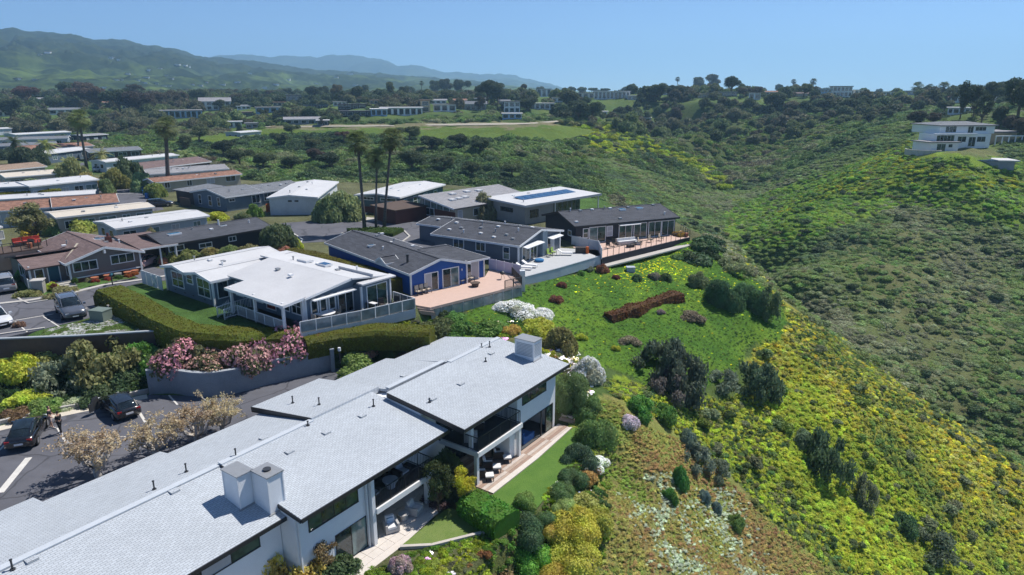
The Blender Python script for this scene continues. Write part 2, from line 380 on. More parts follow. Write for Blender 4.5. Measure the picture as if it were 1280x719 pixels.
def build_ground():
    az = np.radians(np.linspace(-62, 62, 600))
    r = np.concatenate([np.geomspace(3, 20, 16)[:-1], np.geomspace(20, 230, 330)[:-1], np.geomspace(230, 620, 130)[:-1], np.geomspace(620, 15000, 26)])
    A, R = np.meshgrid(az, r); X = R * np.sin(A); Y = R * np.cos(A)
    Z = ground(X, Y)
    Z = np.where(R > 2500, Z - (R - 2500) * 0.004, Z)
    n, m = X.shape; V = np.stack([X, Y, Z], -1).reshape(-1, 3)
    i = np.arange(n * m).reshape(n, m)
    F = np.stack([i[:-1, :-1], i[:-1, 1:], i[1:, 1:], i[1:, :-1]], -1).reshape(-1, 4)[:, ::-1]
    me = np_mesh('terrain', V, F, True)
    c = zone_colour(X, Y, Z).reshape(-1, 3)
    a = me.color_attributes.new('soil', 'FLOAT_COLOR', 'POINT'); a.data.foreach_set('color', np.c_[c, np.ones(len(c))].astype(np.float32).ravel())
    g = N('hillside_ground'); at = g.n('ShaderNodeAttribute', attribute_name='soil')
    n1 = g.noise(1.3, 6, 0.7, g.pos()); n2 = g.noise(9, 4, 0.7, g.pos())
    f = g.math('ADD', g.math('MULTIPLY', n1, 0.5), g.math('MULTIPLY', n2, 0.5))
    g.col(g.mix(1.0, at.outputs[0], g.ramp(f, [(0.3, 0.45), (0.5, 0.95), (0.7, 1.35)]), 'MULTIPLY')); g.rough(1.0, 0.1); g.bump(f, 0.8, 0.35)
    o = link_mesh('terrain', me, None, g.m); tag(o, kind='structure'); return o
terrain = build_ground()

# ------------------------------------------------------------------ the mountains along the coast
def mountain(name, ridge, r_foot, r_top, depth, col_a, col_b, seed, foot_z=5, nr=90, na=420):
    pa = np.array([math.atan((p[0] - 640) / (FPX * CT + 247.5 * ST)) for p in ridge])
    tan_el = np.array([(112 - p[1]) / (FPX * CT + 247.5 * ST) * math.cos(a) for p, a in zip(ridge, pa)])
    az = np.linspace(pa[0] - 0.3, pa[-1], na)
    te = np.interp(az, pa, tan_el)
    t = np.linspace(0, 1.35, nr); A, T = np.meshgrid(az, t); TE = np.tile(te, (nr, 1))
    R = r_foot + (r_top - r_foot) * np.minimum(T, 1) + np.maximum(T - 1, 0) * depth * 3
    X = R * np.sin(A); Y = R * np.cos(A)
    top = CAMZ + TE * r_top
    prof = np.clip(T, 0, 1) ** 1.35
    k = r_top / 3200.0
    rid = 1 - np.abs(fbm(X + seed, Y, 5, 1 / (420.0 * k)) * 1.9)
    fade = np.clip(T, 0, 1) * (1 - np.clip(T, 0, 1)) * 4
    Z = foot_z + (top - foot_z) * prof + (rid - 0.75) * (top - foot_z) * 0.60 * fade
    Z += fbm(X, Y + seed, 4, 1 / (60 * k)) * 14 * k * np.clip(T * 2, 0, 1)
    Z = np.where(T > 1, Z - (T - 1) * 500, Z)
    Z = Z - (1 - np.clip(T * 8, 0, 1)) * 25
    i = np.arange(X.size).reshape(X.shape); V = np.stack([X, Y, Z], -1).reshape(-1, 3)
    F = np.stack([i[:-1, :-1], i[:-1, 1:], i[1:, 1:], i[1:, :-1]], -1).reshape(-1, 4)[:, ::-1]
    me = np_mesh(name, V, F, True)
    g = N(name + '_cover'); n1 = g.noise(0.0035 / k, 8, 0.72, g.pos(), 0.7); n2 = g.noise(0.02 / k, 6, 0.75, g.pos()); n3 = g.noise(0.0011 / k, 4, 0.6, g.pos())
    sep = g.n('ShaderNodeSeparateXYZ'); g.l(g.pos(), sep.inputs[0])
    hh = g.math('DIVIDE', sep.outputs[2], 300.0 * k)
    f = g.math('ADD', g.math('MULTIPLY', n1, 0.65), g.math('SUBTRACT', g.math('MULTIPLY', n2, 0.35), g.math('MULTIPLY', hh, 0.05)))
    low = g.ramp(f, [(0.38, (0.016, 0.028, 0.014)), (0.47, (0.024, 0.04, 0.018)), (0.50, col_a), (0.57, col_b), (0.66, (0.12, 0.10, 0.05))])
    high = g.ramp(n2, [(0.35, (0.012, 0.022, 0.012)), (0.5, (0.022, 0.034, 0.018)), (0.65, (0.045, 0.06, 0.024))])
    g.col(g.mix(g.ramp(g.math('ADD', hh, g.math('MULTIPLY', n3, 0.6)), [(0.42, 0.0), (0.62, 1.0)]), low, high)); g.rough(1, 0.05)
    o = link_mesh(name, me, None, g.m); tag(o, kind='structure'); return o
mtn_near = mountain('mountains', [(-200,44),(0,38),(15,40),(30,39),(45,43),(70,44),(100,46),(130,52),(155,54),(165,55),(190,59),(225,63),(250,72),(290,76),(330,80),(380,86),(430,90),(480,94),(560,100),(640,108),(700,113)],
         900, 2900, 900, (0.05, 0.075, 0.026), (0.09, 0.135, 0.035), 11, nr=160, na=700)
mtn_far = mountain('far_mountains', [(180,80),(260,74),(300,71),(340,72),(400,72),(430,71),(440,69.5),(452,74),(465,76),(480,76),(500,83),(515,82),(540,89),(575,93),(600,96),(625,93.5),(645,96),(670,101),(690,106),(706,111),(720,115)],
         3800, 6400, 1500, (0.05, 0.075, 0.03), (0.08, 0.11, 0.04), 77, foot_z=0)

# ------------------------------------------------------------------ building helpers
class Fr:
    """a building's own axes: s along its long side (azimuth az), t to the left of that, z up. Shapes are given in
    these axes measured from (ox, oy); the thing's Empty stands at (s0, t0, z0)"""
    def __init__(f, name, ox, oy, az, s0, t0, z0, label, cat, group=None):
        f.a = (math.sin(az), math.cos(az)); f.b = (-math.cos(az), math.sin(az)); f.o = (ox, oy); f.rz = math.pi / 2 - az
        f.s0, f.t0, f.z0 = s0, t0, z0
        x, y = f.w(s0, t0); f.root = empty(name, (x, y, z0), f.rz, label, cat, group)
    def w(f, s, t): return (f.o[0] + f.a[0] * s + f.b[0] * t, f.o[1] + f.a[1] * s + f.b[1] * t)
    def loc(f, px, py, z):
        x, y = G(px, py, z); dx, dy = x - f.o[0], y - f.o[1]
        return (dx * f.a[0] + dy * f.a[1], dx * f.b[0] + dy * f.b[1])
    def _r(f, px, py):
        d = ray(px, py); c = (-f.o[0], -f.o[1])
        return (c[0]*f.a[0] + c[1]*f.a[1], c[0]*f.b[0] + c[1]*f.b[1]), (d.x*f.a[0] + d.y*f.a[1], d.x*f.b[0] + d.y*f.b[1], d.z)
    def on_y(f, px, py, t):
        c, d = f._r(px, py); k = (t - c[1]) / d[1]; return (c[0] + d[0] * k, CAMZ + d[2] * k)
    def on_x(f, px, py, s):
        c, d = f._r(px, py); k = (s - c[0]) / d[0]; return (c[1] + d[1] * k, CAMZ + d[2] * k)
    def put(f, name, mb, mat, parent=None, smooth=False):
        mb.v = [(v[0] - f.s0, v[1] - f.t0, v[2] - f.z0) for v in mb.v]
        return mb.build(name, mat, parent or f.root, smooth)
    def slab(f, name, pts, thick, mat, parent=None):
        """a flat or sloping plate: pts[0]->pts[1] is its lower edge; it has its own axes so that courses follow the slope"""
        P = [Vector((p[0] - f.s0, p[1] - f.t0, p[2] - f.z0)) for p in pts]
        x = (P[1] - P[0]).normalized(); nrm = x.cross(P[-1] - P[0]).normalized()
        if nrm.z < 0: nrm = -nrm
        y = nrm.cross(x)
        M = Matrix((x, y, nrm)).transposed().to_4x4(); M.translation = P[0]; Mi = M.inverted()
        L = [Mi @ p for p in P]; n = len(L)
        area = sum(L[i].x * L[(i+1) % n].y - L[(i+1) % n].x * L[i].y for i in range(n))
        if area < 0: L = L[::-1]
        mb = MB(); mb.add([(p.x, p.y, -thick) for p in L] + [(p.x, p.y, 0) for p in L],
                          [tuple(range(n - 1, -1, -1)), tuple(range(n, 2 * n))] + [(i, (i + 1) % n, n + (i + 1) % n, n + i) for i in range(n)])
        o = mb.build(name, mat, parent or f.root); o.matrix_basis = M; return o

def facebox(mb, face, u0, u1, z0, z1, o0, o1):
    ax, c, sg = face
    a, b = sorted((c + sg * o0, c + sg * o1))
    if ax == 'y': mb.box(min(u0, u1), max(u0, u1), a, b, z0, z1)
    else: mb.box(a, b, min(u0, u1), max(u0, u1), z0, z1)
def window(f, face, u0, u1, z0, z1, nx=2, ny=1, trim=0.10, fr='white_trim', gl='glass', parent=None, name='window', out=0.05, mull=0.06, label=None, rails=None):
    """a window or glazed door on a wall face ('y' or 'x', position, outward sign): surround + mullions, panes set back in it"""
    if u0 > u1: u0, u1 = u1, u0
    m = MB(); fm = MATS[fr]
    facebox(m, face, u0 - trim, u1 + trim, z1, z1 + trim, 0.0, out); facebox(m, face, u0 - trim, u1 + trim, z0 - trim, z0, 0.0, out + 0.02)
    facebox(m, face, u0 - trim, u0, z0, z1, 0.0, out); facebox(m, face, u1, u1 + trim, z0, z1, 0.0, out)
    us = [u0 + (u1 - u0) * i / nx for i in range(nx + 1)]
    zs = rails or [z0 + (z1 - z0) * i / ny for i in range(ny + 1)]
    for u in us[1:-1]: facebox(m, face, u - mull / 2, u + mull / 2, z0, z1, 0.0, out * 0.8)
    for zz in zs[1:-1]:
        for i in range(nx): facebox(m, face, us[i] + (mull / 2 if i else 0), us[i+1] - (mull / 2 if i < nx - 1 else 0), zz - mull / 2, zz + mull / 2, 0.0, out * 0.7)
    o = f.put(name, m, fm, parent)
    if label: o['label'] = label
    for i in range(nx):
        for j in range(len(zs) - 1):
            p = MB(); facebox(p, face, us[i] + (mull / 2 if i else 0), us[i+1] - (mull / 2 if i < nx - 1 else 0), zs[j] + (mull/2 if j else 0), zs[j+1] - (mull/2 if j < len(zs) - 2 else 0), 0.0, 0.018)
            pp = f.put('pane', p, MATS[gl[(i + j) % len(gl)] if isinstance(gl, (list, tuple)) else gl], o)
    return o
def winpx(f, face, p0, p1, **kw):
    """window whose lower-left and upper-right corners are read off the photograph and carried onto the wall plane"""
    fn = f.on_y if face[0] == 'y' else f.on_x
    u0, z0 = fn(*p0, face[1]); u1, z1 = fn(*p1, face[1])
    return window(f, face, u0, u1, min(z0, z1), max(z0, z1), **kw)
def gable_wall(s0, s1, t0, t1, z0, ze, zr, axis='s', rp=None):
    """solid walls under a gable whose ridge runs along axis"""
    m = MB()
    if axis == 's':
        r = (t0 + t1) / 2 if rp is None else rp
        m.add([(s0,t0,z0),(s0,t1,z0),(s0,t1,ze),(s0,r,zr),(s0,t0,ze),(s1,t0,z0),(s1,t1,z0),(s1,t1,ze),(s1,r,zr),(s1,t0,ze)],
              [(0,4,3,2,1),(5,6,7,8,9),(0,5,9,4),(4,9,8,3),(3,8,7,2),(2,7,6,1),(1,6,5,0)])
    else:
        r = (s0 + s1) / 2 if rp is None else rp
        m.add([(s0,t0,z0),(s1,t0,z0),(s1,t0,ze),(r,t0,zr),(s0,t0,ze),(s0,t1,z0),(s1,t1,z0),(s1,t1,ze),(r,t1,zr),(s0,t1,ze)],
              [(0,1,2,3,4),(5,9,8,7,6),(0,4,9,5),(4,3,8,9),(3,2,7,8),(2,1,6,7),(1,0,5,6)])
    return m
def gable_roof(f, s0, s1, t0, t1, ze, zr, mat, axis='s', over=0.5, thick=0.16, rp=None, trim='white_trim', names=('roof', 'fascia')):
    """two sloping plates, fascia boards on eaves and rakes, a ridge cap. ze is the roof height over the walls t0/t1"""
    if axis == 's':
        r = (t0 + t1) / 2 if rp is None else rp
        k0 = (zr - ze) / max(r - t0, .01); k1 = (zr - ze) / max(t1 - r, .01)
        A = [(s0 - over, t0 - over, ze - k0 * over), (s1 + over, t0 - over, ze - k0 * over), (s1 + over, r, zr), (s0 - over, r, zr)]
        B = [(s1 + over, t1 + over, ze - k1 * over), (s0 - over, t1 + over, ze - k1 * over), (s0 - over, r, zr), (s1 + over, r, zr)]
    else:
        r = (s0 + s1) / 2 if rp is None else rp
        k0 = (zr - ze) / max(r - s0, .01); k1 = (zr - ze) / max(s1 - r, .01)
        A = [(s0 - over, t1 + over, ze - k0 * over), (s0 - over, t0 - over, ze - k0 * over), (r, t0 - over, zr), (r, t1 + over, zr)]
        B = [(s1 + over, t0 - over, ze - k1 * over), (s1 + over, t1 + over, ze - k1 * over), (r, t1 + over, zr), (r, t0 - over, zr)]
    lift = 0.14
    for Q in (A, B):
        f.slab(names[0], [(p[0], p[1], p[2] + lift) for p in Q], thick, mat)
    m = MB(); L = lambda p: (p[0], p[1], p[2] + lift - 0.10)
    for Q in (A, B):
        m.bar(L(Q[0]), L(Q[1]), 0.05, 0.24); m.bar(L(Q[1]), L(Q[2]), 0.05, 0.25); m.bar(L(Q[3]), L(Q[0]), 0.05, 0.25)
    f.put(names[1], m, MATS[trim])
    m = MB()
    for Q in (A,):
        m.bar((Q[2][0], Q[2][1], Q[2][2] + lift + 0.012), (Q[3][0], Q[3][1], Q[3][2] + lift + 0.012), 0.28, 0.03)
    f.put('ridge_cap', m, mat)
    return A, B

MATS = {}
MATS['white_trim'] = plain('white_trim_paint', (0.72, 0.73, 0.74), 0.5, 0.08)
MATS['dark_trim'] = plain('dark_bronze_trim', (0.03, 0.03, 0.032), 0.4, 0.2)
MATS['grey_trim'] = plain('grey_trim_paint', (0.34, 0.37, 0.40), 0.5, 0.1)
MATS['glass'] = glass('window_glass', (0.022, 0.035, 0.038), 0.05, 0.6)  # dark base colour stands in for the unlit rooms behind the panes
MATS['glass_green'] = glass('reflection_tinted_glass', (0.04, 0.07, 0.055), 0.05, 0.6)  # garden reflection put into the green base colour
MATS['glass_teal'] = glass('curtained_glass', (0.12, 0.18, 0.18), 0.08, 0.35)
MATS['glass_blue'] = glass('blue_tinted_glass', (0.03, 0.13, 0.22), 0.06, 0.3)
MATS['blind'] = plain('pale_blind', (0.42, 0.42, 0.44), 0.4, 0.15, 3, 0.5)
MATS['stucco'] = plain('white_stucco', (0.74, 0.755, 0.77), 0.85, 0.06, 1.2, 0.2, 0, 0.25)
MATS['condo_roof'] = shingle('pale_grey_shingles', (0.49, 0.53, 0.575), 0.085, 0.3, 0.14, 0.9, 0.13)
MATS['dark_metal'] = plain('dark_painted_metal', (0.04, 0.042, 0.046), 0.45, 0.2, 3, 0.4)
MATS['grey_metal'] = plain('galvanised_metal', (0.35, 0.36, 0.37), 0.45, 0.15, 3, 0.5, 0.4)
MATS['dark_deck'] = plain('dark_balcony_deck', (0.07, 0.075, 0.08), 0.7, 0.3)
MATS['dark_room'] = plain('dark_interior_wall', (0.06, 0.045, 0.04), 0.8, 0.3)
MATS['travertine'] = plain('cream_patio_stone', (0.62, 0.57, 0.52), 0.7, 0.12, 2.0)
MATS['wood_deck'] = plain('weathered_deck_wood', (0.40, 0.31, 0.26), 0.75, 0.35, 2.5)
MATS['cushion'] = plain('white_cushion_fabric', (0.70, 0.70, 0.70), 0.9, 0.06, 4, 0.1)
MATS['wicker'] = plain('dark_wicker', (0.06, 0.05, 0.045), 0.7, 0.4, 20)
MATS['pale_wicker'] = plain('pale_woven_resin', (0.45, 0.44, 0.43), 0.7, 0.15, 20)
MATS['blue_fabric'] = plain('blue_sofa_fabric', (0.03, 0.12, 0.34), 0.8, 0.2, 5)

# ------------------------------------------------------------------ the terrace building in the foreground
def build_terrace():
    f = Fr('terrace_building', 0, 0, BAZ, 20, 34.4, LAWNZ, 'long two-storey white terrace building with pale grey shingle roof stepping up the bluff', 'building')
    st = MATS['stucco']; rm = MATS['condo_roof']
    # roof plates: (s0, s1, eave t, eave z, ridge t, ridge z, thickness)
    plates = [(-16, 19.3, 28.4, -1.72, 34.4, -0.62, .22), (19.3, 31.4, 27.1, -1.40, 34.3, -0.52, .26), (31.4, 45.0, 25.7, -0.95, 32.8, -0.18, .34),
              (-16, 12.3, 41.9, -1.85, 34.4, -0.62, .22), (12.3, 19.2, 41.0, -1.85, 34.4, -0.60, .2), (19.2, 26.0, 40.1, -1.70, 34.3, -0.58, .2),
              (26.0, 32.1, 41.0, -1.42, 34.3, -0.38, .42), (32.1, 38.3, 39.8, -1.50, 33.4, -0.36, .2), (38.3, 45.0, 38.9, -1.38, 32.8, -0.19, .2)]
    def roof_z(s, t):
        best = None
        for a, b, te, ze, tr, zr, th in plates:
            lo, hi = min(te, tr), max(te, tr)
            if a <= s <= b and lo - 1e-6 <= t <= hi + 1e-6:
                z = ze + (zr - ze) * (t - te) / (tr - te); best = z if best is None else max(best, z)
        return -1.0 if best is None else best
    for i, (a, b, te, ze, tr, zr, th) in enumerate(plates):
        if te < tr: pts = [(a, te, ze), (b, te, ze), (b, tr, zr), (a, tr, zr)]
        else: pts = [(b, te, ze), (a, te, ze), (a, tr, zr), (b, tr, zr)]
        o = f.slab('roof', pts, th, rm)
        m = MB(); e = 0.06 * (1 if te > tr else -1)
        m.box(a, b, min(te, te + e), max(te, te + e), ze - 0.24, ze - 0.02); f.put('gutter', m, MATS['dark_trim'])
    m = MB()
    for a, b, t, z in [(-16, 19.2, 34.4, -0.60), (19.3, 26, 34.3, -0.51), (32.1, 38.3, 33.4, -0.25), (38.3, 45, 32.8, -0.17)]: m.bar((a, t, z + .0), (b, t, z + .0), 0.4, 0.07)
    f.put('ridge_cap', m, plain('ridge_shingles', (.47, .51, .555), .9, .1, 2, .1))
    for a, b, h in (((31.37, 25.72, -1.12), (31.37, 32.7, -0.36), .34), ((19.27, 27.12, -1.55), (19.27, 34.2, -0.66), .22), ((25.97, 41.0, -1.62), (25.97, 34.4, -0.58), .4)): f.put('step_flashing', MB().bar(a, b, .05, h), MATS['dark_trim'])
    # walls
    def wall(s0, s1, t0, t1, z0, z1a, z1b, name='wall', mat=st):
        m = MB(); m.prism([(s0, t0), (s1, t0), (s1, t1), (s0, t1)], z0, [z1a, z1a, z1b, z1b]); return f.put(name, m, mat)
    wall(-16, 19.28, 29.0, 34.4, LAWNZ - 1, -1.86, -0.92); wall(-16, 19.28, 34.4, 40.0, LAWNZ - 1, -0.90, -1.85)
    wall(19.32, 24.8, 27.7, 34.3, LAWNZ - .5, -1.62, -0.85); wall(24.8, 31.4, 29.6, 34.3, LAWNZ - .5, -1.42, -0.86)
    wall(19.32, 31.4, 34.3, 39.2, LAWNZ - 1, -0.9, -1.85)
    wall(31.43, 38.6, 29.6, 33.0, LAWNZ - .5, -0.9, -0.62)
    wall(37.6, 38.6, 26.45, 29.6, LAWNZ - .5, -3.98, -3.98)                       # side wall beside the lower terrace
    wall(38.6, 44.1, 26.45, 33.0, -4.1, -1.24, -0.62)                              # upper storey of the end unit
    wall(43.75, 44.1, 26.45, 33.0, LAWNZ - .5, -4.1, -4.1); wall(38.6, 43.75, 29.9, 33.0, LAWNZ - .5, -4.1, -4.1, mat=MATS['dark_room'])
    wall(38.6, 39.1, 26.45, 29.9, LAWNZ - .5, -4.1, -4.1)
    wall(31.43, 44.1, 33.0, 38.3, LAWNZ - 1, -0.62, -1.7)
    # two columns / pilasters that frame the balconies
    for s, t, z0, z1 in [(24.62, 27.45, LAWNZ, -1.66), (29.75, 27.75, LAWNZ, -3.95), (38.45, 26.2, LAWNZ, -3.98), (33.55, 26.9, -3.7, -1.2), (33.5, 26.4, LAWNZ, -4.0)]:
        m = MB(); m.box(s - .13, s + .13, t - .13, t + .13, z0, z1); f.put('column', m, MATS['white_trim'])
    m = MB().bar((24.3, 27.55, LAWNZ), (24.3, 27.55, -1.6), 0.09); f.put('downpipe', m, MATS['white_trim'])
    m = MB().bar((19.45, 27.6, LAWNZ), (19.45, 27.6, -1.6), 0.09); f.put('downpipe', m, MATS['white_trim'])
    # balconies
    def balcony(s0, s1, tf, tb, z, left=False, right=True):
        m = MB().box(s0, s1, tf, tb, z - 0.12, z); fl = f.put('balcony', m, MATS['dark_deck'])
        m = MB().box(s0 - .04, s1 + .04, tf - 0.14, tf - 0.001, z - 0.34, z + 0.02)
        if left: m.box(s0 - .16, s0 - .001, tf - .14, tb, z - .34, z + .02)
        if right: m.box(s1 + .001, s1 + .16, tf - .14, tb, z - .34, z + .02)
        f.put('edge_beam', m, MATS['white_trim'], fl)
        r = MB(); h = 1.05; segs = [((s0, tf), (s1, tf))]
        if left: segs.append(((s0, tf), (s0, tb)))
        if right: segs.append(((s1, tf), (s1, tb)))
        for (a, b) in segs:
            L = math.hypot(b[0] - a[0], b[1] - a[1]); n = int(L / 0.14)
            r.bar((*a, z + h), (*b, z + h), 0.05); r.bar((*a, z + 0.1), (*b, z + 0.1), 0.035)
            for i in range(n + 1):
                u = i / n; x = a[0] + (b[0] - a[0]) * u; y = a[1] + (b[1] - a[1]) * u
                r.bar((x, y, z + 0.02), (x, y, z + h), 0.045 if i % 9 == 0 else 0.018)
        o = f.put('railing', r, MATS['dark_metal'], fl); o['kind'] = 'stuff'
    balcony(24.8, 29.9, 27.35, 29.6, -3.9)
    balcony(33.4, 38.55, 26.15, 29.6, -3.7, left=True, right=True)
    wall(24.8, 29.9, 27.9, 29.6, -4.25, -4.03, -4.03, 'soffit'); wall(33.45, 38.55, 27.0, 29.6, -4.06, -3.83, -3.83, 'soffit')
    # glazing, placed from where it stands on each wall
    Y1, Y3, Y4, YB = ('y', 29.0, -1), ('y', 27.7, -1), ('y', 26.45, -1), ('y', 29.6, -1)
    dk = dict(fr='dark_trim', trim=0.05, mull=0.05, out=0.04)
    s0, _ = f.on_y(245, 719, 29.0); s1, _ = f.on_y(323, 672, 29.0)
    window(f, Y1, s0 - 1.4, s1, -3.0, -1.98, nx=3, gl=['glass', 'blind', 'glass_green'], **dk)
    window(f, Y1, 3.0, 8.0, -3.0, -2.0, nx=3, gl='glass', **dk); window(f, Y1, 4.0, 8.5, -6.2, -4.3, nx=2, gl='glass', **dk)
    s0, zb = f.on_y(387, 666, 27.7); s1, zt = f.on_y(446, 612, 27.7)
    window(f, Y3, s0, s1, -2.92, -1.85, nx=4, gl=['glass_green', 'glass', 'glass_green'], **dk)
    s0, _ = f.on_y(422.5, 705, 27.7); s1, _ = f.on_y(459, 684, 27.7)
    window(f, Y3, s0, s1, LAWNZ + 0.08, -4.25, nx=2, gl=['glass', 'glass_teal'], name='sliding_door', **dk)
    window(f, YB, 25.6, 27.6, LAWNZ + 0.08, -4.3, nx=2, gl=['glass_teal', 'glass'], name='sliding_door', **dk)
    window(f, YB, 25.3, 29.0, -3.85, -1.75, nx=3, gl='glass', name='sliding_door', **dk)
    window(f, ('x', 31.43, -1), 27.9, 28.9, -2.4, -1.6, nx=1, gl='glass', **dk)
    window(f, YB, 33.0, 34.6, -3.6, -1.5, nx=1, gl='glass', name='sliding_door', **dk); window(f, YB, 35.2, 38.0, -3.6, -1.4, nx=2, gl='glass', name='sliding_door', **dk)
    window(f, YB, 33.9, 37.2, LAWNZ + .1, -4.25, nx=3, gl='glass', name='sliding_door', **dk)
    window(f, Y4, f.on_y(653, 509, 26.45)[0], f.on_y(682, 487, 26.45)[0], -2.55, -1.45, nx=3, gl='glass_green', **dk)
    # the open sliding wall of the end unit: a room one can look into, one fixed leaf of glass to its right
    m = MB().box(39.1, 43.75, 26.45, 29.9, LAWNZ - .02, LAWNZ + .06); f.put('room_floor', m, MATS['dark_deck'])
    m = MB()
    for s in (39.13, 42.0, 42.7, 43.7): m.box(s - .04, s + .04, 26.42, 26.5, LAWNZ + .06, -4.1)
    m.box(39.1, 43.75, 26.42, 26.5, -4.16, -4.1); fr_ = f.put('sliding_wall_frame', m, MATS['dark_trim'])
    m = MB().box(42.74, 43.66, 26.45, 26.47, LAWNZ + .06, -4.17); f.put('pane', m, MATS['glass_green'], fr_)
    # chimney chases
    def chimney(s0, s1, t0, t1, zt, pots=False, louvre=False):
        zb = roof_z((s0 + s1) / 2, t0) - 0.5
        m = MB().box(s0, s1, t0, t1, zb, zt); c = f.put('chimney', m, MATS['stucco'])
        m = MB().box(s0 - .07, s1 + .07, t0 - .07, t1 + .07, zt, zt + 0.07); f.put('cap', m, MATS['grey_metal'], c)
        for a, b in ((s0, t0), (s1, t0), (s0, t1)): f.put('corner_trim', MB().bar((a, b, zb), (a, b, zt), 0.07), MATS['white_trim'], c)
        m = MB().box(s0 - .12, s1 + .12, t0 - .1, t0 - .01, roof_z((s0 + s1) / 2, t0) - .1, roof_z((s0 + s1) / 2, t0) + .06); f.put('flashing', m, MATS['grey_metal'], c)
        if pots:
            m = MB().cyl((s0 + s1) / 2, (t0 + t1) / 2, zt + .07, zt + .16, .22, 14); f.put('flue', m, MATS['dark_metal'], c)
        if louvre:
            m = MB(); n = 9; hh = zt - 0.25 - (roof_z(s0, t0) + .3)
            for i in range(n):
                z = roof_z(s0, t0) + .35 + hh * i / n
                m.box(s0 - .02, s0 - .001, t0 + .12, t1 - .12, z, z + hh / n * .6); m.box(s0 + .1, s1 - .1, t0 - .02, t0 - .001, z, z + hh / n * .6)
            o = f.put('louvre', m, MATS['grey_trim'], c); o['kind'] = 'stuff'
    chimney(17.95, 18.85, 30.4, 31.75, 0.62); chimney(18.8, 19.75, 29.0, 30.3, 0.62, pots=True); chimney(43.2, 44.3, 28.0, 29.8, 0.95, louvre=True)
    # vents and flues on the roof
    def roof_pt(px, py):
        z = -1.0
        for _ in range(6):
            s, t = f.loc(px, py, z); z = roof_z(s, t)
        return s, t, z
    def box_vent(px, py):
        s, t, z = roof_pt(px, py); m = MB()
        m.box(s - .24, s + .24, t - .17, t + .17, z - .03, z + .07); v = f.put('roof_vent', m, rm)
        m = MB().box(s - .265, s - .235, t - .19, t + .19, z - .03, z + .08).box(s - .235, s + .24, t - .2, t - .175, z - .05, z + .04); f.put('vent_shadow_line', m, MATS['grey_trim'], v)  # darker grey strips drawn as shadow lines along two sides of the vent
    def pipe(px, py, h=0.45):
        s, t, z = roof_pt(px, py); m = MB().cyl(s, t, z - .05, z + h, .045, 8).cyl(s, t, z + h, z + h + .05, .07, 8).cyl(s, t, z - .02, z + .05, .12, 8); f.put('vent_pipe', m, MATS['dark_metal'])
    for p in [(330,548),(505,470),(218,614),(40,700),(408,541),(362,565),(453,520),(541,499),(576,480),(614,442)]: box_vent(*p)
    for p in [(193,612),(233,590),(295,571),(366,504),(399,506),(537,503),(607,452),(602,434),(612,434),(636,432),(385,532),(16,712),(467,508)]: pipe(*p, 0.28 if p[0] in (607, 602, 636, 537, 385) else 0.5)
    return f, roof_pt
terrace, terrace_roof_pt = build_terrace()

